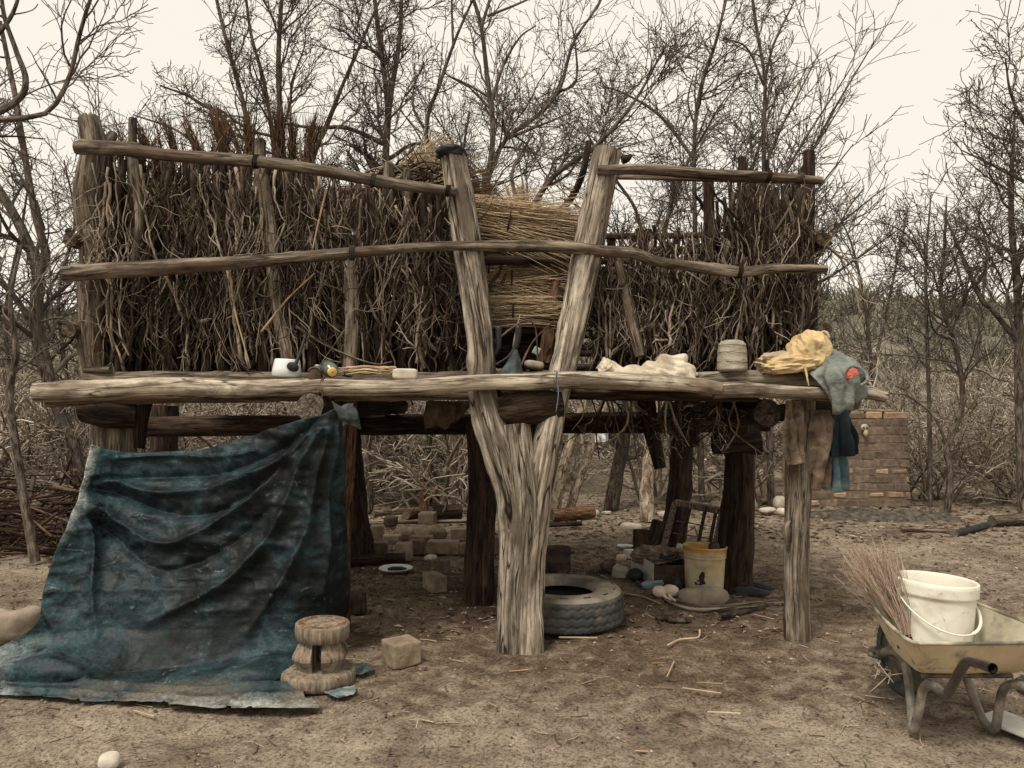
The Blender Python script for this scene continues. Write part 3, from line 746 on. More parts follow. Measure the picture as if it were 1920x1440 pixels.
# front corner posts
plog('post', PL([(1496, 1212, 5.06), (1494, 1060, 5.06), (1497, 930, 5.07), (1500, 840, 5.08), (1506, 752, 5.1)]), np.array([25, 23, 23, 25, 23]) * px(5.06), M_GREY, 12, k=26, lump=0.09)
spl = MB(); log(spl, PL([(1478, 1030, 5.02), (1474, 990, 5.02), (1480, 978, 5.04)]), np.array([3, 9, 4]) * px(5.0), k=10, seed=4); spl.build('split_bark', M_GREY, PEN)
plog('post', PL([(216, 1240, 5.2), (214, 900, 5.2), (212, 770, 5.2)]), np.array([44, 42, 40]) * px(5.2), M_GREY, 14, k=26)
plog('post', PL([(186, 745, 5.25), (172, 640, 5.25), (178, 480, 5.25), (166, 380, 5.25), (178, 290, 5.25), (168, 222, 5.25)]), np.array([25, 26, 30, 26, 26, 19]) * px(5.25), M_GREY, 15, k=26, lump=0.14, ends=0.4)
plog('post_stub', PL([(190, 268, 5.3), (206, 262, 5.3), (212, 250, 5.32)]), np.array([14, 11, 8]) * px(5.3), M_GREY, 16)
plog('post', PL([(1519, 760, 5.3), (1517, 620, 5.3), (1512, 480, 5.3), (1516, 360, 5.3), (1517, 284, 5.3)]), np.array([18, 16, 15, 13, 10]) * px(5.3), M_DARKW, 17, ends=0.5)
# rear and inner posts
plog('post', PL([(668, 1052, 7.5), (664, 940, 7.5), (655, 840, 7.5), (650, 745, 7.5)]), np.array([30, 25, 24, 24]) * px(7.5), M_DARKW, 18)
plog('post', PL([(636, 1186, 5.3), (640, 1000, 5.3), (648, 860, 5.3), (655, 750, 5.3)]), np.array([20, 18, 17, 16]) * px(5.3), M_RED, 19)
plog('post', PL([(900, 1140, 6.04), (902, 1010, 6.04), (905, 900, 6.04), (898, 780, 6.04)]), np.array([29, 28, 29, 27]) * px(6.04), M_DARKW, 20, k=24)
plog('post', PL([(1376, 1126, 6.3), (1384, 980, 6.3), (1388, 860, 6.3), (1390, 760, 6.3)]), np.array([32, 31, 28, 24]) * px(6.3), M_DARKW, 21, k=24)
plog('post', PL([(1400, 1090, 6.4), (1404, 960, 6.4), (1408, 850, 6.4)]), np.array([12, 11, 9]) * px(6.4), M_RED, 22)
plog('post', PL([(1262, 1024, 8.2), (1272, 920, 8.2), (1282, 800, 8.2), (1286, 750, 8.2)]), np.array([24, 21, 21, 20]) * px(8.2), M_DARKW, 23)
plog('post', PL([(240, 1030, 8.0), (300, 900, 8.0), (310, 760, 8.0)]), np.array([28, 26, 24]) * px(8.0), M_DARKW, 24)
# beams running from front to back, ends towards us, and the deep back beam
def depth_beam(p0, Y0, Y1, r, seed, mat=M_DARKW, z_drop=0.0, lab=None):
    a = np.array(P(p0[0], p0[1], Y0)); b_ = a.copy(); b_[1] = Y1; b_[0] += 0.05; b_[2] += z_drop
    mb = MB(); log(mb, [a, (a + b_) / 2, b_], r, k=24, n=60, seed=seed, capmat=1, ends=0.12)
    o = mb.build('beam', [mat, M_CUT if lab else mat], PEN)
    if lab: o['label'] = lab
depth_beam((582, 763), 4.72, 8.2, 0.085, 31, lab='beam with pale cut round end under the shelf log')
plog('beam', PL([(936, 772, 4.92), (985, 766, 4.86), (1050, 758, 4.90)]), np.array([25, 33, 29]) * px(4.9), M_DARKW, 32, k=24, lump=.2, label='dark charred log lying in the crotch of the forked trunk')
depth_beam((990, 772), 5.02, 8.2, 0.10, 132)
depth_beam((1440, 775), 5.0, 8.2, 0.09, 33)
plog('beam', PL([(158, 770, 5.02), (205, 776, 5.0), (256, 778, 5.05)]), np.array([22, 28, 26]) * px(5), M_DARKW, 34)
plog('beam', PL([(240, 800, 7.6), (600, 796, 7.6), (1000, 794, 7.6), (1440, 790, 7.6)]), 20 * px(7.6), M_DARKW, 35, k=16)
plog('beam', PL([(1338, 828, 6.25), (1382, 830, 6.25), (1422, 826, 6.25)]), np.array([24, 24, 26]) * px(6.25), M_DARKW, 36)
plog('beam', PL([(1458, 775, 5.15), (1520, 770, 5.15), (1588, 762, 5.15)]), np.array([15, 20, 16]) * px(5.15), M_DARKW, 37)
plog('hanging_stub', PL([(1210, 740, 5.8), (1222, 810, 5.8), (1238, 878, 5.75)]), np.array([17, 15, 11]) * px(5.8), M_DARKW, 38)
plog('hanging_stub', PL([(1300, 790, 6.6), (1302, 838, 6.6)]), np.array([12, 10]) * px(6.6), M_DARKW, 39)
plog('hanging_stub', PL([(262, 760, 5.2), (258, 840, 5.2)]), np.array([14, 9]) * px(5.2), M_DARKW, 41)
# floor: poles laid side by side across the beams
fl_pts = []
yy = np.arange(5.15, 8.3, 0.125)
for i, y in enumerate(yy):
    plog('floor_pole', [(-2.95 + RG.uniform(-.1, .1), y, 1.625 + RG.uniform(-.01, .015)), (0, y + RG.uniform(-.03, .03), 1.63), (2.02 + RG.uniform(-.1, .15), y, 1.62)], 0.052 + RG.uniform(-.008, .008), M_DARKW, 50 + i, k=10, n=24, cracks=0)
# shelf logs in front
plog('shelf_log', PL([(68, 736, 4.80), (200, 731, 4.80), (330, 724, 4.80), (470, 728, 4.80), (600, 726, 4.79), (740, 727, 4.79), (900, 718, 4.78), (1000, 716, 4.76), (1080, 712, 4.76), (1200, 716, 4.77), (1300, 722, 4.78), (1352, 729, 4.78)]), np.array([19, 19, 18, 16, 17, 16, 15, 15, 16, 18, 17, 12]) * px(4.8), M_SHELF, 61, k=26, n=190, lump=0.10, crack=0.1, label='long bleached front log of the shelf', ends=0.2)
plog('shelf_log', PL([(1338, 733, 4.80), (1400, 731, 4.80), (1480, 736, 4.79), (1560, 738, 4.78), (1620, 736, 4.76), (1662, 744, 4.74)]), np.array([14, 14, 13, 13, 12, 10]) * px(4.8), M_SHELF, 62, k=20, n=70, label='thinner log end jutting out at the right of the shelf')
plog('shelf_log', PL([(1240, 713, 5.0), (1360, 709, 5.0), (1480, 709, 5.0), (1625, 716, 5.0)]), np.array([13, 14, 14, 11]) * px(5), M_SHELF, 63, k=20)
plog('shelf_log', PL([(90, 752, 4.98), (400, 742, 4.98), (900, 738, 4.98)]), np.array([12, 14, 13]) * px(5), M_RAIL, 64, k=16)
plog('shelf_log', PL([(940, 735, 4.98), (1200, 738, 4.98), (1420, 742, 4.98)]), np.array([13, 14, 12]) * px(5), M_DARKW, 66, k=16)
plog('shelf_log', PL([(160, 712, 5.12), (600, 712, 5.12), (1050, 712, 5.12), (1500, 716, 5.12)]), 17 * px(5.1), M_RAIL, 65, k=16)
plog('peg', PL([(160, 694, 5.1), (208, 692, 5.06)]), np.array([7, 6]) * px(5.1), M_RAIL, 67, k=12)
plog('peg', PL([(120, 623, 5.36), (170, 628, 5.35)]), np.array([10, 10]) * px(5.3), M_BLACK, 68, k=14)
plog('peg', PL([(126, 432, 5.42), (165, 466, 5.4)]), np.array([6, 8]) * px(5.4), M_DARKW, 69, k=12)
plog('peg', PL([(1500, 484, 5.36), (1560, 455, 5.34)]), np.array([7, 4]) * px(5.3), M_DARKW, 70, k=12)
# rails lashed across the front
Yr = 4.98
plog('rail', PL([(120, 514, Yr), (200, 508, Yr), (330, 500, Yr), (480, 490, Yr), (640, 476, Yr), (760, 466, Yr), (860, 461, Yr - .02), (960, 461, Yr - .03), (1060, 463, Yr - .03), (1130, 471, Yr), (1190, 475, Yr), (1230, 490, Yr), (1300, 500, Yr), (1385, 510, Yr), (1450, 504, Yr), (1550, 505, Yr)]),
     np.array([15, 16, 15, 14, 12, 11, 10, 9, 9, 11, 11, 10, 10, 12, 9, 8]) * px(Yr), M_RAIL, 71, k=20, n=200, crack=0.14, label='long middle rail crossing the whole front')
plog('rail', PL([(143, 276, Yr), (230, 280, Yr), (330, 292, Yr), (480, 303, Yr), (600, 320, Yr), (720, 342, Yr), (856, 361, Yr)]), np.array([13, 12, 12, 11, 11, 11, 9]) * px(Yr), M_RAIL, 72, k=18, label='sloping top rail of the left wall')
plog('rail', PL([(150, 268, Yr + .15), (190, 270, Yr + .15), (260, 272, Yr + .2)]), np.array([8, 7, 5]) * px(Yr), M_RAIL, 73, k=14)
plog('rail', PL([(1120, 319, Yr), (1220, 318, Yr), (1330, 326, Yr), (1440, 330, Yr), (1540, 338, Yr)]), np.array([9, 11, 10, 9, 8]) * px(Yr), M_RAIL, 74, k=18, label='top rail of the right wall')
plog('rail', PL([(1140, 332, Yr + .12), (1300, 334, Yr + .12), (1510, 340, Yr + .12)]), np.array([5, 7, 6]) * px(Yr), M_RAIL, 75, k=14)
plog('rail', PL([(905, 488, 5.4), (1000, 488, 5.4), (1060, 494, 5.4)]), np.array([8, 9, 7]) * px(5.4), M_DARKW, 76, k=14)
plog('rail', PL([(930, 622, 5.5), (1040, 618, 5.5)]), np.array([9, 8]) * px(5.5), M_DARKW, 77, k=14)
# knots of bark strip and wire that lash the rails
def lashing(pxy, Y, r, turns=3, mat=M_TWIGD, tilt=0.2, seed=0, hang=0.0):
    c = np.array(P(*pxy, Y)); t = np.linspace(0, turns * 2 * pi, turns * 14)
    p = np.stack([c[0] + (t / (2 * pi) - turns / 2) * 0.011 + tilt * 0.02 * np.cos(t), c[1] + r * np.sin(t), c[2] + r * np.cos(t)], -1)
    mb = MB(); tubes(mb, p, np.full(len(p), 0.0042), 5, seed=seed)
    if hang: tubes(mb, spline([c + [0.01, -r, 0], c + [0.015, -r - .01, -hang * .5], c + [0.0, -r - .01, -hang]], 8), np.full(8, 0.004), 5, seed=seed)
    mb.build('lashing', mat, PEN)
for i, (a, Y, r, h) in enumerate([((660, 474), Yr, .047, 0), ((700, 338), Yr, .042, 0), ((1385, 508), Yr, .046, 0), ((1500, 335), Yr, .034, .12), ((480, 303), Yr, .043, .05), ((1100, 470), Yr, .042, 0), ((1440, 330), Yr, .035, 0), ((840, 358), Yr, .036, .16)]):
    lashing(a, Y, r, mat=M_SLATEC if i in (0, 1) else M_TWIGD, seed=i, hang=h)
lashing((605, 726), 4.8, .062, 2, seed=20, hang=.14, mat=M_STRAWD)
lashing((1041, 712), 4.76, .056, 1, seed=21, hang=.2, mat=M_BLUEC)

# slanted and loose timbers of the front bay
plog('strut', PL([(1158, 490, 5.1), (1175, 560, 5.1), (1200, 668, 5.05)]), np.array([9, 12, 9]) * px(5.1), M_RAIL, 81, k=16)
plog('strut', PL([(1050, 470, 5.5), (1040, 560, 5.45), (1022, 682, 5.4)]), np.array([14, 16, 14]) * px(5.4), M_RED, 82, k=18)
plog('strut', PL([(1104, 265, 5.5), (1090, 330, 5.5), (1060, 385, 5.6), (1004, 425, 5.7)]), np.array([6, 7, 7, 4]) * px(5.5), M_DARKW, 83, k=12)
plog('strut', PL([(1166, 300, 5.3), (1178, 296, 5.3), (1184, 290, 5.3)]), np.array([9, 8, 3]) * px(5.3), M_DARKW, 84, k=12)
plog('strut', PL([(262, 840, 5.3), (268, 790, 5.3), (276, 745, 5.3)]), np.array([10, 10, 12]) * px(5.3), M_DARKW, 85, k=14)

# ------------------------------------------------------------------ brush walls: upright sticks, forked branches, fine twigs
def rail_line(xpx):
    return np.interp(xpx, [143, 330, 480, 600, 720, 856], [276, 292, 303, 320, 342, 361])
def brush_wall(stick_xs, stick_w, topf, botpx, Y0, Y1, nmed, nfine, seed, xr, mats=(M_STICK, M_TWIG, M_TWIGD), lean=14, medtop=None, name='brush_wall', single=True, finemat=None, wd=(2.2, 5.2)):
    """stick_xs in picture columns at depth Y0; each stick and branch is an object below the wall's mass of fine twigs"""
    rg = np.random.default_rng(seed)
    fine = MB()
    kids = []
    for i, (x, w) in enumerate(zip(stick_xs, stick_w)):
        Y = rg.uniform(Y0 + 0.04, Y1)
        tp = topf(x) + rg.uniform(-12, 12); dx = rg.normal(0, lean)
        pts = [(x - dx * .5, botpx + 6, Y), (x - dx * .2 + rg.normal(0, 5), botpx * .66 + tp * .34, Y + rg.normal(0, .02)), (x + dx * .2 + rg.normal(0, 5), botpx * .33 + tp * .67, Y + rg.normal(0, .02)), (x + dx * .5, tp, Y)]
        mb = MB(); log(mb, PL(pts), np.array([w, w * .9, w * .75]) * px(Y) * .5, k=9, n=26, seed=seed * 100 + i, lump=0.18, grain=0.1, cracks=0)
        kids.append((mb, mats[0], 'stick'))
    bx = rg.uniform(xr[0], xr[1], nmed); up = rg.uniform(0, 1, nmed) < 0.45
    Pm = []; Rm = []
    n = 16
    for j in range(nmed):
        Y = Y0 - 0.05 + (Y1 - Y0) * rg.uniform(0, 1) ** 1.6
        tp = (medtop or topf)(bx[j]) + rg.uniform(-10, 12)
        span = botpx - tp
        ln = span * rg.uniform(0.45, 1.0); a = tp + rg.uniform(0, span - ln); b_ = a + ln
        wob = np.cumsum(rg.normal(0, 1, n)); kink = np.cumsum((rg.uniform(0, 1, n) < .22) * rg.normal(0, 7, n))
        xs_ = bx[j] + wob * 3.0 + 5.5 * np.sin(np.linspace(0, rg.uniform(5, 13), n) + rg.uniform(0, 6)) * rg.uniform(.3, 1) + np.cumsum(kink) * .35 + np.linspace(0, rg.normal(0, 30), n)
        ys_ = np.linspace(a, b_, n) if up[j] else np.linspace(b_, a, n)
        Pm.append(PL([(xx, y_, Y + rg.normal(0, .006)) for xx, y_ in zip(xs_, ys_)]))
        Rm.append(np.linspace(1, .45, n) * (wd[0] + (wd[1] - wd[0]) * rg.uniform(0, 1) ** 1.6) * px(Y) * .7)
    Pm = np.array(Pm); Rm = np.array(Rm)
    nf = 4
    Pf, Rf = sprout(Pm, Rm, nf, rg, t=(0.1, 0.8), ang=(0.2, 0.6), ln=(0.25, 0.6), npts=11, wig=0.26, trop=0, vert=.12, rr=0.8, tip=0.4, rmin=0.0026)
    Pf[..., 1] = np.clip(Pf[..., 1], Y0 - .07, Y1 + .06)
    zlo = P(900, botpx + 8, Y0)[2]; zhi = P(900, 300, Y0)[2] if xr[0] < 700 else P(900, 335, Y0)[2]
    Pf[..., 2] = np.clip(Pf[..., 2], zlo, zhi)
    rv_ = rg.uniform(0, 1, nmed)
    if single:
        for j in range(nmed):
            mb = MB(); rv = .22 + .78 * rv_[j]
            tubes(mb, Pm[j], Rm[j], 6, rnd=rv, seed=j + seed, knob=0.14)
            tubes(mb, Pf[j * nf:j * nf + nf], Rf[j * nf:j * nf + nf], 5, rnd=np.full(nf, rv), seed=j + seed, knob=0.1)
            kids.append((mb, mats[1] if rv > 0.3 else mats[2], 'branch'))
    else:
        tubes(fine, Pm, Rm, 5, rnd=rv_, knob=.14); tubes(fine, Pf, Rf, 4, cap=False, rnd=np.repeat(rv_, nf))
    Pt, Rt = sprout(Pm, Rm, max(1, nfine // nmed), rg, t=(0.03, 1.0), ang=(0.25, 0.9), ln=(0.18, 0.55), npts=9, wig=0.27, trop=0, vert=.12, rr=0.5, tip=0.4, rmin=0.0019)
    Pt[..., 1] = np.clip(Pt[..., 1], Y0 - .09, Y1 + .12)
    Pt[..., 2] = np.clip(Pt[..., 2], zlo, zhi)
    tubes(fine, Pt, Rt, 4, cap=False, seed=seed)
    P2, R2 = sprout(np.concatenate([Pt[:, :5], Pf[:, :10:2]]), np.concatenate([Rt[:, :5], Rf[:, :10:2]]), 2, rg, t=(0.15, 0.95), ang=(0.25, 0.85), ln=(0.35, 0.9), npts=7, wig=0.2, trop=0, vert=.08, rr=0.8, tip=0.5, rmin=0.0017)
    P2[..., 1] = np.clip(P2[..., 1], Y0 - .09, Y1 + .12); P2[..., 2] = np.clip(P2[..., 2], zlo, zhi)
    tubes(fine, P2, R2, 3, cap=False, seed=seed + 1)
    wall = fine.build(name, finemat or M_TWIG, PEN); wall['kind'] = 'stuff'
    for mb, mt, nm in kids: mb.build(nm, mt, wall)
    return wall
rg = np.random.default_rng(5)
# left wall: three layers
xs1 = np.linspace(204, 842, 19) + rg.normal(0, 9, 19)
brush_wall(xs1, rg.uniform(9, 20, 19), lambda x: rail_line(x) + 6, 704, 5.14, 5.30, 160, 1000, 21, (196, 856))
xs2 = np.linspace(196, 880, 46) + rg.normal(0, 5, 46)
topb = lambda x: rail_line(x) + np.where((x > 580) & (x < 690), 50, 0)
brush_wall(xs2, rg.uniform(12, 24, 46), topb, 706, 5.34, 5.50, 60, 700, 22, (196, 880), mats=(M_STICK, M_TWIGD, M_TWIGD), single=False)
brush_wall([], [], topb, 706, 5.52, 5.70, 230, 700, 26, (196, 890), mats=(M_STICK, M_TWIGD, M_TWIGD), single=False, finemat=M_TWIGD, wd=(4, 10))
# right wall: open at upper left, thick at right
def rtop(x): return np.interp(x, [1150, 1300, 1350, 1380, 1510], [500, 470, 400, 350, 345])
xs3 = np.concatenate([np.linspace(1372, 1506, 10), np.array([1130, 1160, 1195, 1225, 1245, 1265, 1300, 1335])]) + rg.normal(0, 5, 18)
brush_wall(xs3, rg.uniform(8, 17, 18), rtop, 704, 5.14, 5.32, 118, 900, 23, (1108, 1512), medtop=lambda x: np.interp(x, [1108, 1200, 1330, 1380, 1510], [440, 415, 405, 352, 345]))
xs4 = np.linspace(1355, 1515, 13) + rg.normal(0, 4, 13)
brush_wall(xs4, rg.uniform(8, 17, 13), lambda x: np.interp(x, [1300, 1380, 1510], [440, 348, 345]), 706, 5.36, 5.55, 45, 420, 24, (1320, 1512), mats=(M_STICK, M_TWIGD, M_TWIGD), single=False, finemat=M_TWIGD, wd=(3, 8))
for x, tp, bt, w in ((1326, 322, 640, 26), (1390, 296, 640, 22), (1436, 300, 640, 12), (1408, 340, 560, 18)):
    plog('stick', PL([(x - 4, bt, 5.34), (x + 3, (tp + bt) / 2, 5.36), (x + 2, tp, 5.34)]), np.array([w, w, w * .8]) * px(5.3) * .5, M_DARKW, int(x), k=12, ends=0.4)
for x, tp, bt, w in ((248, 222, 520, 18), (487, 262, 520, 24), (728, 306, 420, 22), (762, 318, 400, 16)):
    plog('stick', PL([(x + 5, bt, 5.3), (x, (tp + bt) / 2, 5.3), (x + 1, tp, 5.3)]), np.array([w, w, w * .85]) * px(5.3) * .5, M_GREY, int(x), k=14, ends=0.5)
plog('stick', PL([(655, 704, 5.12), (662, 600, 5.12), (658, 490, 5.12)]), np.array([16, 15, 14]) * px(5.12), M_GREY, 301, k=18)
plog('stick', PL([(545, 690, 5.13), (520, 560, 5.13), (505, 420, 5.14), (492, 330, 5.14)]), np.array([13, 14, 16, 13]) * px(5.13), M_GREY, 302, k=16)
plog('stick', PL([(252, 500, 5.13), (262, 410, 5.13), (250, 300, 5.14)]), np.array([8, 9, 8]) * px(5.13), M_GREY, 303, k=14)
# a few pale peeled sticks that lie across the left wall
for i, pts in enumerate([[(430, 500), (440, 580), (470, 690)], [(555, 612), (620, 652), (700, 682), (735, 678)], [(490, 622), (540, 560), (590, 512)], [(562, 270), (566, 340), (556, 450)], [(612, 355), (592, 440), (586, 470)], [(860, 700), (990, 600), (1010, 700)], [(960, 700), (964, 640), (975, 590)], [(975, 690), (1000, 640), (1040, 600)]]):
    mb = MB(); Y = 5.06 if i < 5 else 5.15
    q = PL(pts, Y); tubes(mb, spline(q, 16), np.linspace(2.3, 1.2, 16) * px(Y), 6, rnd=0.6, seed=i, knob=0.1)
    mb.build('peeled_stick', M_TWIG if i % 2 else M_STRAW, PEN)

brush_wall([], [], rtop, 706, 5.45, 5.7, 60, 420, 27, (1110, 1360), mats=(M_STICK, M_TWIGD, M_TWIGD), single=False, finemat=M_TWIGD, wd=(3, 7))
# back wall: horizontal poles and uprights, thinner, light comes through
for i, y in enumerate(np.linspace(452, 700, 15)):
    plog('slat', PL([(395, y + RG.normal(0, 4), 7.8), (800, y + RG.normal(0, 5), 7.8), (1150, y + RG.normal(0, 5), 7.8), (1440, y + RG.normal(0, 5), 7.8)]), RG.uniform(5, 8) * px(7.8), M_STICK, 400 + i, k=8, n=30, cracks=0)
for i, x in enumerate(np.concatenate([np.linspace(1130, 1440, 15), np.linspace(400, 1000, 14)])):
    plog('stick', PL([(x, 715, 7.86), (x + RG.normal(0, 8), 560, 7.87), (x + RG.normal(0, 12), 425 + RG.uniform(0, 30), 7.86)]), RG.uniform(4, 9) * px(7.8), M_STICK, 430 + i, k=8, n=20, cracks=0)
bw = MB(); rg2 = np.random.default_rng(8)
n = 260
sx0 = rg2.uniform(390, 1440, n); q0 = []
for x in sx0:
    a, b_ = sorted(rg2.uniform(430, 715, 2)); b_ = max(b_, a + 60)
    q0.append(spline(PL([(x, b_, 7.9), (x + rg2.normal(0, 14), (a + b_) / 2, 7.9), (x + rg2.normal(0, 30), a, 7.9)]), 8))
q0 = np.array(q0); r0 = np.linspace(1, .5, 8)[None] * rg2.uniform(.008, .018, (n, 1))
tubes(bw, q0, r0, 4, cap=False)
p2_, r2_ = sprout(q0, r0, 5, rg2, ang=(.3, .9), ln=(.25, .6), npts=5, wig=.2, trop=0, rmin=.004)
p2_[..., 1] = np.clip(p2_[..., 1], 7.7, 8.1); tubes(bw, p2_, r2_, 3, cap=False)
tag(bw.build('back_brush_wall', M_TWIGD, PEN), kind='stuff')
# side walls, seen edge on
for side, X in ((-1, -2.86), (1, 2.0)):
    mb = MB()
    for i, y in enumerate(np.linspace(5.35, 7.75, 24)):
        z1 = 3.0 + RG.uniform(-.12, .1)
        log(mb, [(X + RG.normal(0, .03), y, 1.62), (X + RG.normal(0, .03), y + RG.normal(0, .02), 2.3), (X + RG.normal(0, .03), y, z1)], [.045, .038, .03], k=8, n=14, seed=500 + i, cracks=0)
    for z in (2.0, 2.6):
        log(mb, [(X + side * .07, 5.1, z), (X + side * .07, 6.5, z + .03), (X + side * .07, 8.0, z)], [.05, .04], k=10, n=24, seed=int(z * 10), cracks=0)
    tag(mb.build('side_wall', M_STICK, PEN), kind='stuff')
# dry roots and twigs hanging down through the floor at the right
hg = MB(); rg3 = np.random.default_rng(31)
hp = []
for i in range(46):
    x = rg3.choice([1130, 1170, 1215, 1260, 1330, 1365]) + rg3.normal(0, 22); Y = rg3.uniform(5.05, 6.2); L = rg3.uniform(30, 120)
    hp.append(spline(PL([(x, 742, Y), (x + rg3.normal(0, 14), 742 + L * .5, Y), (x + rg3.normal(0, 34), 742 + L, Y)]), 8))
hp = np.array(hp); hr = np.linspace(1, .4, 8)[None] * rg3.uniform(.004, .011, (46, 1))
tubes(hg, hp, hr, 5); a_, b_ = sprout(hp, hr, 4, rg3, ang=(.4, 1.2), ln=(.3, .7), npts=6, wig=.3, trop=-.05, rmin=.0022); tubes(hg, a_, b_, 4, cap=False)
a_, b_ = sprout(a_, b_, 2, rg3, ang=(.4, 1.0), ln=(.3, .6), npts=5, wig=.25, trop=0, rmin=.002); tubes(hg, a_, b_, 3, cap=False)
tag(hg.build('hanging_twigs', M_TWIG, PEN), kind='stuff')

fr = MB(); rg4 = np.random.default_rng(41); q0 = []
for j in range(230):
    x = rg4.uniform(190, 640); c0 = np.array(P(x, np.interp(x, [143, 330, 480, 600, 720], [280, 296, 307, 324, 346]), rg4.uniform(5.3, 5.6)))
    L = rg4.uniform(.06, .34) * (1.0 if rg4.uniform() < .7 else 1.4) * (.55 + .45 * np.sin(x * .045) ** 2); d = nrm(np.array([rg4.normal(.0, .38), rg4.normal(0, .2), 1.0]))
    q0.append(spline([c0 - d * .12, c0 + d * L * .5 + rg4.normal(0, .015, 3), c0 + d * L + rg4.normal(0, .04, 3)], 6))
q0 = np.array(q0); r0 = np.linspace(1, .35, 6)[None] * rg4.uniform(.0022, .006, (len(q0), 1)); tubes(fr, q0, r0, 4, cap=False)
a_, b_ = sprout(q0, r0, 3, rg4, t=(.3, .95), ang=(.3, .9), ln=(.3, .7), npts=5, wig=.2, trop=.05, rmin=.0018); tubes(fr, a_, b_, 3, cap=False)
tag(fr.build('twig_fringe', M_STRAWD, PEN), kind='stuff')

# ------------------------------------------------------------------ brick wall behind the yard, bricks one by one
YW = 11.4
X0, X1 = P(1508, 950, YW)[0], P(1708, 950, YW)[0]
WALL = thing('brick_wall', 'roofless square brick wall behind the pen with a small skull hung on it', 'brick wall', ((X0 + X1) / 2, YW, 0))
zt = P(1600, 786, YW)[2]
mb = MB(); rcube(mb, (X1 - X0 - .03, .20, zt + .06), ((X0 + X1) / 2, YW + .115, zt / 2 - .03), n=14, p=14, amp=.004, freq=14, seed=1)
mb.build('mortar', M_MORTAR, WALL)
mb = MB(); rcube(mb, (.2, 1.3, zt + .06), (X1 - .14, YW + .86, zt / 2 - .03), n=12, p=14, amp=.008, freq=14, seed=2)
mb.build('side_wall', M_MORTAR, WALL)
rb = np.random.default_rng(2)
bmesh_cache = {}
nc_, hh = 11, zt / 11
for r in range(nc_):
    x = X0 - (0.13 if r % 2 else 0.0)
    while x < X1 - .04:
        L = rb.uniform(.225, .28); a = max(x, X0); b_ = min(x + L, X1)
        x += L + .014
        if b_ - a < .06: continue
        pale = r < 6 and rb.uniform() < 0.36
        key = (round((b_ - a) / .03), pale, rb.integers(0, 3))
        loc = np.array([(a + b_) / 2, YW + .069 + rb.uniform(-.006, .005) - (.004 if pale else 0), (r + .5) * hh + rb.uniform(-.007, .007)])
        if key not in bmesh_cache:
            mb = MB(); bevbox(mb, (b_ - a - .004 - (.03 if pale else 0), .12, hh - .016 - (.022 if pale else 0)), (0, 0, 0), b=.016 if pale else .005, jax=np.array([1, .15, 1]), jit=.009 if pale else .008, seed=int(rb.integers(0, 999)))
            o = mb.build('brick', M_PALEBRICK if pale else M_BRICK, origin=(0, 0, 0), smooth=False); bmesh_cache[key] = o.data
        else:
            o = bpy.data.objects.new('brick', bmesh_cache[key]); COL.objects.link(o)
        o.parent = WALL; o.location = loc - np.array(WALL.location); o.rotation_euler = (rb.uniform(-.005, .005), rb.uniform(-.025, .025), rb.uniform(-.006, .006))
for i, (a, b_) in enumerate(((1528, 1586), (1590, 1623), (1626, 1656), (1660, 1704))):
    xa, xb = P(a, 780, YW)[0], P(b_, 780, YW)[0]
    mb = MB(); bevbox(mb, (xb - xa, .15, .105), ((xa + xb) / 2, YW + .09, zt + .052), rot(0, (-.02, .01, .0, .015)[i], (-.05, .02, .04, -.02)[i]), b=.014, jit=.008, seed=i + 60)
    mb.build('brick', M_PALEBRICK if i != 1 else M_BRICK, WALL, smooth=False)
mb = MB(); xa = P(1650, 768, YW)[0]
bevbox(mb, (.44, .14, .03), (xa, YW + .1, zt + .125), rot(0, .03, 0), b=.008, jit=.006, seed=4); mb.build('coping_slab', M_PALEBRICK, WALL, smooth=False)
# small goat skull hung on the wall
c = np.array(P(1621, 806, YW - .05)); SK = thing('animal_skull', 'small pale animal skull hanging on the brick wall', 'skull', c + [0, 0, -.09])
mb = MB(); blob(mb, c + [0, 0, .035], (.05, .035, .05), 2, 24, 16, p=2.4, fold=.12, flatb=False)
blob(mb, c + [.012, -.008, -.045], (.032, .03, .055), 3, 20, 14, fold=.15, flatb=False); mb.build('cranium', M_BONE, SK)
for sx in (-1, 1):
    mb = MB(); blob(mb, c + [sx * .024, -.032, .03], (.014, .01, .015), 1, 12, 8, flatb=False); mb.build('eye_socket', M_BLACK, SK)

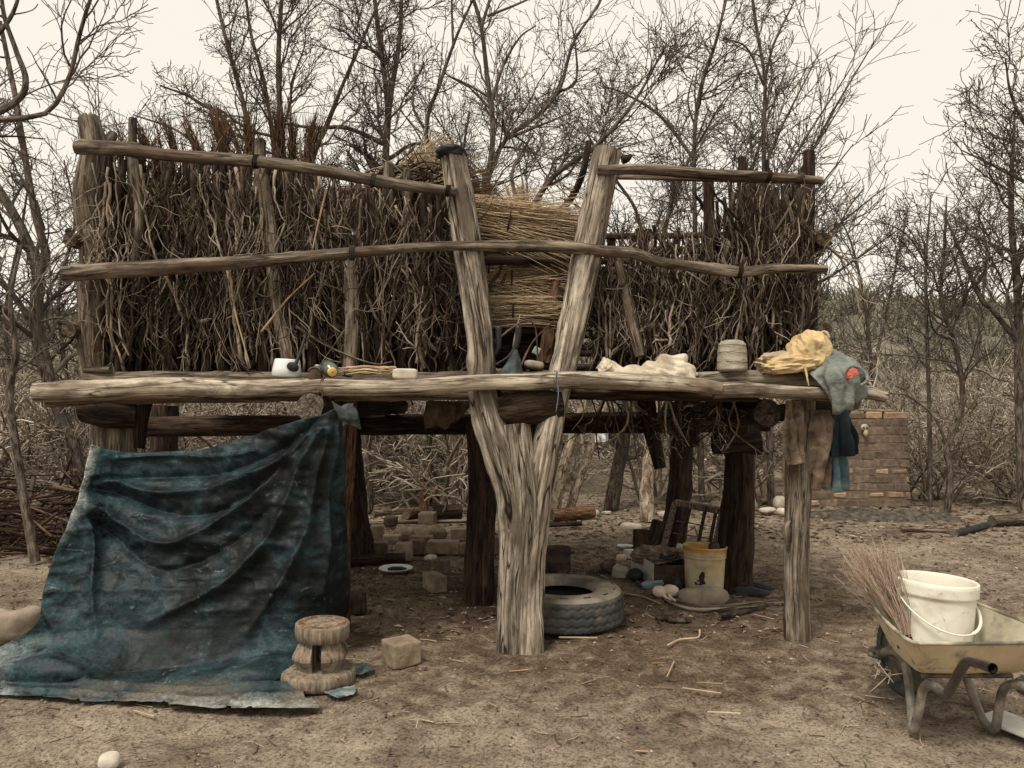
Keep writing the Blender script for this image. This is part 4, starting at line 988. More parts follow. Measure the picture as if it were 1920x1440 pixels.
# ------------------------------------------------------------------ tarpaulin hung from the shelf, its skirt spread over the ground
def gp(x, y, z=.015): return G(x, y, z)
ctrl = [
 [P(168, 836, 4.68), P(235, 849, 4.80), P(320, 847, 4.84), P(400, 840, 4.84), P(478, 814, 4.80), P(556, 790, 4.72), P(604, 776, 4.70), P(632, 762, 4.72)],
 [P(158, 880, 4.62), P(232, 880, 4.78), P(320, 876, 4.80), P(405, 868, 4.80), P(484, 846, 4.76), P(562, 822, 4.70), P(610, 806, 4.72), P(637, 800, 4.75)],
 [P(140, 945, 4.54), P(215, 940, 4.70), P(312, 936, 4.72), P(400, 926, 4.70), P(488, 910, 4.68), P(568, 890, 4.66), P(615, 880, 4.70), P(642, 870, 4.78)],
 [P(110, 1020, 4.46), P(200, 1020, 4.62), P(300, 1018, 4.62), P(397, 1008, 4.60), P(490, 992, 4.62), P(572, 975, 4.64), P(620, 962, 4.72), P(646, 950, 4.82)],
 [P(82, 1100, 4.40), P(185, 1104, 4.50), P(290, 1104, 4.52), P(394, 1096, 4.52), P(488, 1080, 4.56), P(576, 1062, 4.62), P(624, 1046, 4.74), P(650, 1030, 4.86)],
 [P(66, 1170, 4.36), P(172, 1182, 4.42), P(280, 1190, 4.42), P(390, 1182, 4.44), P(482, 1166, 4.50), P(566, 1150, 4.60), P(618, 1130, 4.78), P(652, 1108, 4.92)],
 [gp(0, 1214, .14), gp(110, 1232, .14), P(262, 1246, 4.32), P(388, 1240, 4.36), P(478, 1226, 4.42), P(552, 1216, 4.50), P(604, 1196, 4.66), P(650, 1150, 5.0)],
 [gp(-60, 1250, .07), gp(96, 1258, .10), gp(250, 1264, .03), gp(384, 1262, .06), gp(472, 1248, .12), gp(530, 1262, .07), gp(560, 1262, .02), gp(612, 1240, .015)],
 [gp(-70, 1278, .03), gp(92, 1284, .03), gp(240, 1290, .015), gp(376, 1292, .015), gp(462, 1290, .03), gp(528, 1292, .02), gp(558, 1290, .01), gp(585, 1285, .01)],
 [gp(-30, 1298), gp(92, 1310), gp(226, 1320), gp(366, 1325), gp(452, 1328), gp(530, 1330), gp(560, 1330), gp(585, 1330)],
]
def seg_dist(X, Z, pts):
    d = np.full(X.shape, 1e9)
    for (x0, z0), (x1, z1) in zip(pts[:-1], pts[1:]):
        vx, vz = x1 - x0, z1 - z0
        t = np.clip(((X - x0) * vx + (Z - z0) * vz) / (vx * vx + vz * vz), 0, 1)
        d = np.minimum(d, np.hypot(X - x0 - t * vx, Z - z0 - t * vz))
    return d
def tarp_fold(U, V, S):
    # folds as lines on the hanging cloth (x, z in metres on the face of the cloth)
    X, Z = S[..., 0], S[..., 2]
    def L(pts):
        q = spline([(P(a, b_, 4.65)[0], 0, P(a, b_, 4.65)[2]) for a, b_ in pts], 22); return [(a[0], a[2]) for a in q]
    d = np.zeros(U.shape)
    for pts, amp, w in (
        ([(600, 800), (560, 880), (520, 990), (430, 1090), (310, 1150)], .055, .045),
        ([(612, 800), (590, 900), (570, 1010), (520, 1110), (470, 1190)], .045, .035),
        ([(624, 800), (612, 920), (606, 1040), (590, 1120)], .03, .022),
        ([(590, 792), (500, 850), (400, 885), (180, 900)], -.05, .03),
        ([(592, 800), (520, 870), (400, 920), (280, 930), (190, 905)], .055, .032),
        ([(580, 815), (500, 900), (400, 960), (300, 960), (180, 915)], -.05, .035),
        ([(540, 860), (460, 950), (330, 1020), (230, 985), (175, 950)], .06, .04),
        ([(500, 960), (420, 1030), (310, 1060), (220, 1010), (168, 960)], -.035, .035),
        ([(168, 960), (190, 1040), (210, 1130), (240, 1210)], .05, .028),
        ([(150, 880), (130, 980), (120, 1080), (150, 1190)], -.04, .03),
        ([(110, 1080), (150, 1150), (200, 1215)], .035, .025),
        ([(75, 1120), (110, 1200), (190, 1240), (260, 1270)], .05, .03),
        ([(470, 850), (400, 862), (300, 860), (200, 862)], .03, .014)):
        sd = seg_dist(X, Z, L(pts)); d += amp * (.5 * np.exp(-(sd / w) ** 2) + .6 * np.exp(-sd / (w * .55)))
    hang = np.clip((Z - .12) / .3, 0, 1)
    q = np.stack([X, S[..., 1], Z], -1)
    d *= hang
    d += .030 * hang * (ridged(q * [3.0, 2, 1.9] + q[..., 2:3] * [1.6, 0, 0] + 7, 1, 15) - .3) + .005 * hang * (ridged(q * [9, 4, 6] + q[..., 2:3] * [4, 0, 0] + 1, 1, 19) - .3)
    d += (0.016 * fbm(q * 3.2, 3, 5) + .022 * (ridged(q * [5, 5, 8] + 3, 2, 9) - .4) + .007 * ridged(q * [13, 13, 17], 2, 12)) * (0.35 + .65 * hang)
    # rolls of the skirt lying on the ground
    low = 1 - np.clip((Z - .1) / .25, 0, 1)
    yy = S[..., 1] + .05 * np.sin(X * 3.0)
    d += low * (.030 * np.exp(-((yy - 4.12) / .035) ** 2) + .022 * np.exp(-((yy - 4.00) / .022) ** 2) + .01 * np.exp(-((yy - 3.93) / .02) ** 2))
    return -d
tb = MB(); S2 = sheet(tb, ctrl, 230, 250, tarp_fold, grav=0.012)
wr = np.clip((np.arange(230) - 205) / 24.0, 0, 1)[:, None]
hx_ = S2[..., 0]
S2[..., 1] += wr * (.035 * fbm(np.stack([hx_ * 5, 0 * hx_, 0 * hx_ + 2], -1), 3, 8) + .02 * (vnoise(np.stack([hx_ * 28, 0 * hx_, 0 * hx_], -1), 4) > .45))
S2[..., 2] += wr * .02 * np.maximum(fbm(np.stack([hx_ * 4, S2[..., 1] * 9, 0 * hx_], -1), 2, 6), 0)
wc = np.clip((np.arange(250) - 236) / 13.0, 0, 1)[None] * np.clip((np.arange(230) - 190) / 20.0, 0, 1)[:, None]
S2[..., 0] -= wc * .06 * (vnoise(np.stack([S2[..., 1] * 22, 0 * hx_, 0 * hx_], -1), 9) + .4)
tb.v[0] = S2.reshape(-1, 3)
TARP = tb.build('tarpaulin', M_TARP, solid=.002)
tag(TARP, 'large worn teal tarpaulin hung from the shelf, its skirt spread on the ground', 'tarpaulin')
kn = MB()
sheet(kn, [[P(622, 752, 4.7), P(640, 760, 4.66), P(662, 756, 4.7)], [P(630, 775, 4.64), P(648, 782, 4.60), P(672, 778, 4.66)], [P(646, 800, 4.64), P(650, 796, 4.62), P(678, 806, 4.66)]], 18, 18, None, .02, 14, 6)
kn.build('tied_corner', M_SLATEC, TARP, solid=.003)
gz = [[gp(606, 1296, .012), gp(640, 1288, .02), gp(664, 1284, .012)], [gp(616, 1302, .015), gp(640, 1302, .025), gp(668, 1295, .012)], [gp(634, 1308, .012), gp(648, 1306, .014), gp(664, 1300, .012)]]
mb = MB(); sheet(mb, gz, 16, 18, None, .012, 16, 8, grav=.008)
tag(mb.build('plastic_scrap', M_TARPP, solid=.002), 'pale torn plastic scrap in front of the stool base', 'scrap')
gz = [[gp(660, 1244, .012), gp(680, 1242, .03), gp(694, 1247, .012)], [gp(660, 1254, .02), gp(684, 1255, .03), gp(702, 1254, .012)], [gp(662, 1264, .012), gp(680, 1264, .014), gp(690, 1260, .012)]]
mb = MB(); sheet(mb, gz, 16, 18, None, .012, 16, 9, grav=.008)
tag(mb.build('plastic_scrap', M_TARPP, solid=.002), 'crumpled pale plastic scrap at the right side of the stool base', 'scrap')

# ------------------------------------------------------------------ carved stool
SC0 = np.array(G(596, 1276)); SC0[2] = 0.0
ST = thing('carved_stool', 'carved round wooden stool standing on the hem of the tarpaulin', 'stool', SC0)
mb = MB(); lathe(mb, [(.02, .0), (.192, .0), (.199, .006), (.203, .03), (.201, .058), (.194, .068), (.188, .071), (.12, .078), (.04, .080), (.01, .080)], 64, SC0, rot(.02, .03), wob=.010, seed=2, caps=True)
mb.build('base', M_STOOL, ST)
top_z = .232
mb = MB(); lathe(mb, [(.01, .0), (.134, .0), (.143, .004), (.147, .04), (.146, .078), (.142, .083), (.136, .084)], 60, SC0 + [.022, 0, top_z], rot(.01, .035), wob=.03, seed=5, caps=True)
mb.build('seat', M_STOOL, ST)
mb = MB(); lathe(mb, [(.137, .0835), (.12, .0845), (.06, .0835), (.045, .078), (.02, .079), (.004, .08)], 60, SC0 + [.022, 0, top_z], rot(.01, .035), wob=.03, seed=5, caps=True)
mb.build('seat_face', M_STOOLTOP, ST)
for a in (0, pi / 2, pi, 3 * pi / 2):
    mb = MB()
    R_ = rot(0, 0, a + .07)
    V = []
    for z, out in ((.070, .110), (.10, .122), (.140, .143), (.155, .142), (.205, .118), (.245, .102)):
        for (x_, y_) in ((.030, .030), (out, .026), (out * .97, out * .52), (out * .52, out * .97), (.026, out)):
            V.append(np.array([x_, y_, z]) @ R_.T + SC0 + [.014, 0, 0])
    V = np.array(V)
    mb.add(V, grid_faces(6, 5, True), None, (V - SC0), .5)
    o = mb.build('leg', M_STOOL, ST, smooth=False)

# ------------------------------------------------------------------ blocks, bricks, stones on the ground
def block(name, label, cat, pxy, dim, yaw, mat, seed, group=None, p=7.0, amp=.006, dent=.012, tilt=(0, 0), sink=.01, n=16, freq=16):
    c = at_g(pxy)
    mb = MB(); rcube(mb, dim, c + [0, 0, dim[2] / 2 - sink], rot(tilt[0], tilt[1], yaw), n=n, p=p, amp=amp, freq=freq, seed=seed, dent=dent)
    return tag(mb.build(name, mat), label, cat, group)
def at_g(p): return np.array(G(*p))
block('clay_block', 'square dusty clay block alone on the ground beside the stool', 'block', (753, 1240), (.185, .18, .135), .62, M_CLAY, 1, p=16, dent=.012, n=26, amp=.005, freq=24)
block('wood_block', 'small dark wooden block against the lower right edge of the tarpaulin', 'block', (671, 1147), (.115, .12, .15), .15, M_DARKW, 2)
block('mud_brick', 'long mud brick lying end on beside the enamel plate', 'brick', (815, 1104), (.13, .27, .13), .42, M_CLAY, 3, p=18, n=24, freq=24)
block('mud_brick', 'mud brick half hidden behind the long end on brick', 'brick', (826, 1072), (.16, .12, .12), .3, M_BRICK, 4, p=9)
BR = 'bricks and stones behind the pen'
bl = [  # paler clay on some bricks stands in for skylight on their tops
 ((709, 1040), (.19, .12, .14), .05, M_BRICK, 'dark brick at the left end of the brick row'),
 ((757, 1047), (.15, .16, .165), -.05, M_CLAY, 'rounded brick standing end on in front of the brick row'),
 ((781, 1036), (.16, .13, .14), .1, M_BRICK, 'brick behind the rounded end on one'),
 ((831, 1036), (.32, .15, .135), -.02, M_CLAY, 'longest brick in the row, right of the rounded end on one'),
 ((866, 1036), (.08, .13, .11), .0, M_BRICK, 'short brick stub beside the inner post'),
 ((925, 1036), (.12, .13, .17), .0, M_BRICK, 'brick seen between the inner post and the forked post'),
 ((708, 1012), (.14, .12, .17), .12, M_CLAY, 'upright square brick above the left end of the brick row'),
 ((736, 1018), (.20, .15, .10), .2, M_CLAY, 'flat brick in the second line above the left bricks'),
 ((790, 1020), (.24, .15, .10), -.1, M_BRICK, 'flat brick in the second line under the earth clods'),
 ((862, 1012), (.19, .14, .14), .1, M_CLAY, 'pale topped brick left of the inner post'),
 ((802, 984), (.20, .17, .17), -.2, M_BRICK, 'dark brick at the back under the stump'),
]
for i, (pp, dm, yw, m, lb) in enumerate(bl):
    block('mud_brick', lb, 'brick', pp, dm, yw, m, 20 + i, BR, p=14, dent=.013, freq=22)
block('earth_clod', 'smaller left one of two brown earth clods on the bricks', 'clod', (765, 1012), (.30, .2, .15), .2, M_CLAY, 41, p=2.6, amp=.02, dent=.05, n=20)
block('earth_clod', 'larger right one of two brown earth clods on the bricks', 'clod', (806, 1012), (.40, .24, .18), -.1, M_CLAY, 42, p=2.6, amp=.02, dent=.05, n=20)
block('stone', 'dark stone at the back left of the brick heap', 'stone', (732, 988), (.18, .15, .15), .3, M_RUST, 43, p=3, dent=.03)
block('flat_stone', 'long pale flat stone lying at the foot of the cream bucket', 'stone', (1320, 1130), (.37, .16, .135), -.06, M_STONE, 44, p=2.5, amp=.008, dent=.05, n=26, sink=.02)
block('white_stone', 'round white stone in the bottom left of the yard', 'stone', (205, 1438), (.092, .085, .07), .3, M_WSTONE, 45, p=2.6, dent=.02, n=20)
block('boulder', 'rough brown boulder at the left edge behind the tarpaulin', 'stone', (26, 1202), (.36, .28, .24), .3, M_STONE, 46, p=3.6, dent=.09, n=30, freq=12)
block('white_stone', 'upper white stone stacked by the foot of the right post', 'stone', (1462, 952), (.16, .14, .19), .2, M_WSTONE, 47, p=2.4, dent=.06, n=20)
block('white_stone', 'flat white stone lying left of the stacked one', 'stone', (1440, 962), (.26, .16, .10), .1, M_WSTONE, 48, p=2.6, dent=.04, n=18)
block('white_stone', 'white stone lying right of the other two by the right post', 'stone', (1468, 966), (.16, .16, .11), .5, M_WSTONE, 49, p=2.4, dent=.04, n=18)
for i, (x, y, w, lb) in enumerate([(1104, 962, .30, 'long pale stone on the far edge of the yard behind the forked post'), (1185, 990, .22, 'flat pale stone behind the steel box'), (1245, 965, .2, 'pale stone right of the pale trunk'), (1136, 962, .12, 'small white stone on the far edge of the yard')]):
    block('stone', lb, 'stone', (x, y), (w, .18, .07), .2 * i, M_WSTONE, 70 + i, p=4.5, dent=.06, n=18, sink=.025)
def gstick(name, label, cat, pts, r, mat, seed, group=None, z=.02, k=12, n=None, cracks=2):
    q = [np.array(G(a, b_)) + [0, 0, z + (c_[0] if c_ else 0)] for a, b_, *c_ in pts]
    mb = MB(); log(mb, q, r, k=k, n=n, seed=seed, capmat=1, cracks=cracks)
    return tag(mb.build(name, [mat, M_CUT]), label, cat, group)
LG = 'old timbers along the back edge of the yard'
for i, (pts, r, m, lb) in enumerate([
    ([(700, 968), (770, 962)], .045, M_RAIL, 'pale pole at the left of the back edge timbers'), ([(762, 972), (800, 964)], .06, M_RED, 'short reddish timber beside the stump'),
    ([(808, 976), (862, 972)], .11, M_DARKW, 'thick dark timber left of the inner post'), ([(690, 984), (880, 980)], .025, M_RAIL, 'thin pole lying under the back edge timbers'),
    ([(1035, 975), (1112, 970)], .085, M_RED, 'thick brown timber right of the forked post'), ([(1000, 990), (1090, 985)], .03, M_DARKW, 'thin dark pole right of the forked post'),
    ([(1425, 946), (1450, 944)], .05, M_RAIL, 'pale timber end near the white stones'), ([(1860, 985), (1935, 980)], .07, M_RAIL, 'grey timber by the far right thicket'),
    ([(1690, 996), (1790, 1000)], .03, M_RAIL, 'pale pole at the foot of the ash heap'), ([(1790, 1006), (1850, 990)], .04, M_BLACK, 'charred timber right of the ash heap'),
    ([(640, 1062), (700, 1056), (760, 1054)], .05, M_DARKW, 'dark timber lying behind the enamel plate')]):
    gstick('timber', lb, 'timber', pts, r, m, 80 + i, LG, z=r * .8, k=14)
gstick('bent_pole', 'long bent grey poles lying before the flat stone', 'pole', [(1242, 1112), (1252, 1130), (1290, 1145), (1350, 1146), (1410, 1140), (1480, 1132)], .014, M_RAIL, 95, z=.014, n=60)
gstick('bent_pole', 'thinner bent pole lying behind the long one', 'pole', [(1262, 1118), (1275, 1130), (1330, 1140), (1400, 1134), (1475, 1129)], .011, M_RAIL, 96, z=.012, n=60)
gstick('stick', 'flat dark bark strip under the bent poles', 'stick', [(1348, 1160), (1400, 1150), (1432, 1142)], .022, M_STICK, 97, z=.012)
gstick('stick', 'pale thin stick pointing at the bent poles', 'stick', [(1172, 1116), (1205, 1122), (1240, 1136)], .008, M_STRAW, 98, z=.012, k=8)
gstick('stick', 'curved pale twig on the ground right of the tyre', 'stick', [(1250, 1214), (1275, 1202), (1308, 1198), (1312, 1184)], .007, M_STRAW, 99, z=.01, k=8)
gstick('stick', 'straight pale straw in front of the forked post', 'stick', [(1048, 1198), (1120, 1199)], .006, M_STRAW, 100, z=.01, k=8)
for i, (pts) in enumerate([[(1308, 1282), (1355, 1284)], [(1280, 1292), (1352, 1302)], [(1326, 1337), (1388, 1340)], [(1250, 1272), (1264, 1242)], [(954, 1261), (990, 1258)], [(1222, 1245), (1248, 1245)], [(262, 1432), (288, 1428)], [(148, 1392), (166, 1384)], [(195, 1394), (222, 1382)], [(780, 1368), (784, 1352)], [(1190, 1410), (1215, 1412)], [(250, 1334), (290, 1346)], [(1640, 1262), (1644, 1244)]]):
    gstick('straw_stalk', 'single pale straw stalk lying on bare earth', 'straw', pts, .0042, M_STRAW, 110 + i, 'straw stalks lying on the bare yard', z=.006, k=6, n=8, cracks=0)

# ------------------------------------------------------------------ tyre
TC = np.array([.355, 5.46, 0.0]); RT, WT = .425, .235
TY = thing('lorry_tyre', 'old lorry tyre lying flat beside the forked post', 'tyre', TC)
Rt = rot(.012, .01)
k, nz = 288, 26
th = np.arange(k) * 2 * pi / k; zz = np.linspace(.02, WT - .02, nz)
A, Z = np.meshgrid(th, zz)
u = Z / WT
zig = np.abs(((A * 40 / (2 * pi)) % 1) - .5) * 2 * .016
r = RT - .016 * (2 * np.abs(u - .5)) ** 3
for zc in (.26, .5, .74):
    r = r - .008 * np.exp(-((Z + zig - (zc * WT + .011)) / .0065) ** 2)
lug = ((A * 80 / (2 * pi)) % 1) < .42
r = r - .012 * lug * (np.abs(u - .5) > .39)
r = r + .003 * fbm(np.stack([np.cos(A) * 6, np.sin(A) * 6, Z * 20], -1), 3, 3)
V = np.stack([r * np.cos(A), r * np.sin(A), Z], -1).reshape(-1, 3)
mb = MB().add(V @ Rt.T + TC, grid_faces(nz, k, True), None, V)
mb.build('tread', M_RUBBER, TY)
prof = [(RT - .017, WT - .021), (RT - .035, WT - .004), (RT - .075, WT + .006), (RT - .085, WT + .002), (RT - .12, WT + .008), (RT - .16, WT + .002), (RT - .168, WT - .004), (RT - .185, WT - .008), (RT - .20, WT - .022), (RT - .205, WT - .05)]
mb = MB(); lathe(mb, prof, 120, TC, Rt, wob=.006, seed=3); mb.build('sidewall', M_SIDEW, TY)
for i in range(14):                                    # moulded blocks round the shoulder
    a = i * 2 * pi / 14 + .1
    q = [(RT - .06) * cos(a + t) for t in (0, .12)], [(RT - .06) * sin(a + t) for t in (0, .12)]
    mb = MB(); pts = np.array([[(RT - .065) * cos(a + t), (RT - .065) * sin(a + t), WT + .006] for t in np.linspace(0, .14, 5)]) @ Rt.T + TC
    tubes(mb, pts, np.full(5, .005), 6); mb.build('moulded_mark', M_RUBBER, TY)
mb = MB(); lathe(mb, [(RT - .205, WT - .05), (RT - .15, WT - .07), (RT - .04, WT * .5), (RT - .15, .07), (RT - .2, .05), (RT - .19, .01), (RT - .04, .004), (RT - .017, .022)], 120, TC, Rt, seed=4); mb.build('inner_liner', M_BLACK, TY)
mb = MB(); leaves(mb, TC + np.random.default_rng(3).normal(size=(60, 3)) * [.1, .1, .005] + [.0, 0, .03], (.03, .06), np.random.default_rng(4))
tag(mb.build('fallen_leaves', M_LITTER), 'dry leaves lying in the hole of the tyre', 'leaves', kind='stuff')

# ------------------------------------------------------------------ white board, plates, tins
def plate(label, pxy, r, mat=M_ENAMEL, z=.0, tilt=(0, 0), inner=None, name='enamel_plate'):
    c = at_g(pxy) + [0, 0, z]
    t = thing(name, label, 'plate', c)
    mb = MB(); lathe(mb, [(.01, .004), (r * .62, .004), (r * .72, .010), (r * .82, .024), (r * .97, .031), (r, .029), (r * .99, .024), (r * .84, .016), (r * .7, .0), (.01, -.002)], 48, c, rot(*tilt), caps=True, wob=.02, seed=3)
    mb.build('dish', mat, t)
    if inner:
        mb = MB(); blob(mb, c + [.01, .02, .012], (r * .5, r * .36, .018), 4, 30, 12, fold=.35, ff=5); mb.build('food_scraps', M_BLACK, t)
    return t
plate('large white enamel plate with dark scraps on the ground under the pen', (742, 1070), .155, inner=True)
plate('small white plate near the steel box under the pen', (1172, 1028), .085)
mb = MB(); c = at_g((808, 1050)); blob(mb, c + [0, 0, .02], (.06, .05, .03), 3, 24, 12, fold=.3); tag(mb.build('paper_scrap', M_WSTONE), 'crumpled white paper between brick row and long brick', 'paper')
c = at_g((1912, 1372)); mb = MB(); bevbox(mb, (.20, .27, .018), c + [0, 0.02, .022], rot(.05, .02, .5), b=.004, jit=.003, seed=3)
tag(mb.build('white_board', M_BOARD, smooth=False), 'dusty white board on the ground at the right edge by the wheelbarrow', 'board')
c = at_g((1918, 1292)); mb = MB(); blob(mb, c + [.03, 0, .03], (.06, .05, .035), 6, 30, 18, fold=.35, ff=3); tag(mb.build('plastic_bag', M_SLATEC), 'crumpled slate coloured plastic bag behind the wheelbarrow', 'bag')
c = at_g((1047, 1072)); DR = thing('rusty_pot', 'dark rusty cooking pot behind the tyre', 'pot', c)
mb = MB(); lathe(mb, [(.01, .0), (.10, .0), (.112, .02), (.112, .10), (.118, .105), (.112, .11), (.112, .2), (.12, .215), (.115, .222), (.104, .215), (.1, .03), (.01, .025)], 44, c, caps=True); mb.build('body', M_RUST, DR)
for sx in (-1, 1):
    mb = MB(); tubes(mb, spline([c + [sx * .112, -.03, .17], c + [sx * .15, 0, .175], c + [sx * .112, .03, .17]], 12), np.full(12, .006), 7); mb.build('handle', M_RUST, DR)

# ------------------------------------------------------------------ cream bucket by the rear post
def bucket(label, c, r0, r1, h, mat, inmat, name='bucket', tilt=(0, 0), ribs=(.78, .84, .90), rim=.012, k=64, band=None):
    t = thing(name, label, 'bucket', c)
    R3 = rot(*tilt)
    pr = [(.01, 0), (r0 - .01, 0), (r0, .01)]
    zs_ = np.linspace(.03, h - .01, 40)
    for z in zs_:
        rr_ = r0 + (r1 - r0) * z / h
        for b_ in ribs: rr_ += .008 * np.exp(-((z - b_ * h) / .006) ** 2)
        if band and z > band * h: rr_ += .011
        pr.append((rr_, z))
    pr += [(r1 + rim, h - .006), (r1 + rim, h + .002), (r1 + rim * .4, h + .006), (r1 - .002, h + .002)]
    mb = MB(); lathe(mb, pr, k, c, R3, caps=False); mb.build('body', mat, t)
    mb = MB(); lathe(mb, [(r1 - .002, h + .002), (r1 - .006, h - .01), (r1 - .007, h - .08), ((r0 + r1) / 2 - .006, h * .5), (r0 - .006, .02), (.01, .018)], k, c, R3, caps=False); mb.build('inside', inmat, t)
    return t, R3
cB = at_g((1320, 1112)); cB[2] = 0
BK, R3 = bucket('cream plastic bucket with orange stained rim and torn side leaning on the rear post', cB, .148, .163, .375, M_YPLAST, M_OPLAST, tilt=(0, .03), ribs=(.79, .85, .91))
mb = MB(); lathe(mb, [(.1655, .335), (.1685, .345), (.167, .355), (.172, .362), (.176, .374), (.174, .380), (.165, .3805)], 64, cB + [0, 0, 0], R3); mb.build('rim', M_OPLAST, BK)
# the torn hole: a ragged dark patch let into the lower left of the front
ha = np.linspace(0, 2 * pi, 26, endpoint=False)
hr_ = .036 * (1 + .45 * np.random.default_rng(6).uniform(-1, 1, 26)); hr_[5:8] *= 1.9
ang0 = -pi / 2 - .42
hp_ = []
for a, r_ in zip(ha, hr_):
    aa = ang0 + r_ * cos(a) / .15; z = .062 + r_ * sin(a) * 1.15
    rr_ = .150 + .016 * z / .375 + .002
    hp_.append([rr_ * cos(aa), rr_ * sin(aa), max(z + .05, .012)])
hp_ = np.array(hp_ + [[.153 * cos(ang0), .153 * sin(ang0), .112]]) @ R3.T + cB
mb = MB().add(hp_, None, [[i, (i + 1) % 26, 26] for i in range(26)]); mb.build('torn_hole', M_BLACK, BK, smooth=False)
c = cB + [.05, -.13, .39]; TN = thing('round_tin', 'dark round tin hanging over the rim of the cream bucket', 'tin', c)
mb = MB(); blob(mb, c, (.043, .03, .043), 5, 28, 20, fold=.06, flatb=False); mb.build('tin_body', M_BLACK, TN)
mb = MB(); tubes(mb, [c + [.01, 0, .03], c + [.03, 0, .12]], [.004, .004], 6); mb.build('handle', M_BLACK, TN)

# ------------------------------------------------------------------ steel box with rags, and the things round it
bA, bB, bC_ = np.array(G(1184, 1072)), np.array(G(1226, 1100)), np.array(G(1300, 1098))
BX = thing('steel_box', 'grey open steel box full of rags under the pen', 'box', bB)
def panel(p, q, h, t, mat, name, seed):
    p, q = np.array(p), np.array(q); d = q - p; L = np.linalg.norm(d[:2]); yaw = math.atan2(d[1], d[0])
    mb = MB(); bevbox(mb, (L, t, h), (p + q) / 2 + [0, 0, h / 2], rot(0, 0, yaw), b=.003, jit=.002, seed=seed); return mb.build(name, mat, BX, smooth=False)
bD = bA + (bC_ - bB)
panel(bA, bB, .185, .012, M_BOARD, 'side_panel', 1); panel(bB, bC_, .17, .012, M_RUST, 'front_panel', 2)
panel(bC_, bD, .17, .012, M_RUST, 'side_panel', 3); panel(bA, bD, .18, .012, M_RUST, 'back_panel', 4)
mb = MB(); cc = (bA + bC_) / 2; bevbox(mb, (.28, .24, .06), cc + [0, 0, .05], rot(0, 0, .2), b=.01); mb.build('bottom_panel', M_BLACK, BX)
mb = MB(); blob(mb, cc + [-.06, .05, .185], (.17, .13, .075), 3, 60, 34, fold=.4, ff=3.5, fine=.08); tag(mb.build('rags', M_RAGS), 'heap of dirty striped rags in the steel box', 'rags')
RI = thing('inner_tube', 'coil of black rubber strip lying on the rags in the steel box', 'rubber coil', cc + [.05, -.05, .18])
for j in range(3):
    mb = MB(); t = np.linspace(0, 2 * pi, 40); tubes(mb, np.stack([cc[0] + .04 + (.09 - .022 * j) * np.cos(t), cc[1] - .06 + (.07 - .017 * j) * np.sin(t), cc[2] + .19 + .012 * j + .01 * np.sin(2 * t + j)], -1), np.full(40, .009), 8); mb.build('rubber_strip', M_BLACK, RI)
mb = MB(); blob(mb, cc + [-.06, -.02, .2], (.07, .03, .02), 7, 30, 14, fold=.2); tag(mb.build('shoe_sole', M_SACK), 'pale shoe sole on top of the rags', 'sole')
mb = MB(); blob(mb, cc + [.13, .05, .2], (.09, .08, .05), 8, 40, 22, fold=.4, ff=4); tag(mb.build('cloth_bundle', M_BROWNC), 'brown cloth bundle between steel box and cream bucket', 'cloth')
mb = MB(); bevbox(mb, (.05, .05, .10), cc + [.17, .06, .24], rot(.1, .2, .3), b=.01); tag(mb.build('white_pack', M_BOARD), 'small white pack on the rags beside the cream bucket', 'pack')
block('slab', 'dark upright slab behind the steel box, the shorter one', 'slab', (1202, 1034), (.16, .07, .27), .1, M_DARKW, 131, p=14, dent=.004, sink=.04)
block('slab', 'dark slab tilted behind the steel box, the taller one', 'slab', (1233, 1030), (.19, .07, .33), .0, M_DARKW, 132, p=14, dent=.004, tilt=(0, .25), sink=.03)
# old window frame with bars
fa, fb, fc_, fd = P(1243, 1030, 7.0), P(1338, 1042, 6.75), P(1354, 958, 6.95), P(1266, 942, 7.2)
FR = thing('window_frame', 'old wooden window frame with iron bars leaning against the rear post', 'window frame', np.array(fa))
def bar(p, q, w, mat, name):
    p, q = np.array(p), np.array(q); d = q - p; L = np.linalg.norm(d)
    Rm_ = np.array(mathutils.Vector(d).to_track_quat('X', 'Z').to_matrix())
    mb = MB(); bevbox(mb, (L, w, w * .8), (p + q) / 2, Rm_, b=w * .12, jit=.002); return mb.build(name, mat, FR, smooth=False)
bar(fa, fd, .05, M_FRAME, 'frame_side'); bar(fb, fc_, .05, M_FRAME, 'frame_side'); bar(fd, fc_, .075, M_FRAME, 'frame_top'); bar(fa, fb, .05, M_DARKW, 'frame_bottom')
def fm(u, v): return (np.array(fa) * (1 - u) + np.array(fb) * u) * (1 - v) + (np.array(fd) * (1 - u) + np.array(fc_) * u) * v
for u in (.34, .66, .88): bar(fm(u, 0), fm(u, 1), .028, M_DARKW, 'iron_bar')
for v in (.36, .62): bar(fm(.12, v), fm(.97, v), .012, M_BLACKST, 'iron_rod')
bar(fm(.30, .3), fm(.52, .56), .01, M_BLACKST, 'iron_rod'); bar(fm(.52, .56), fm(.68, .25), .01, M_BLACKST, 'iron_rod')
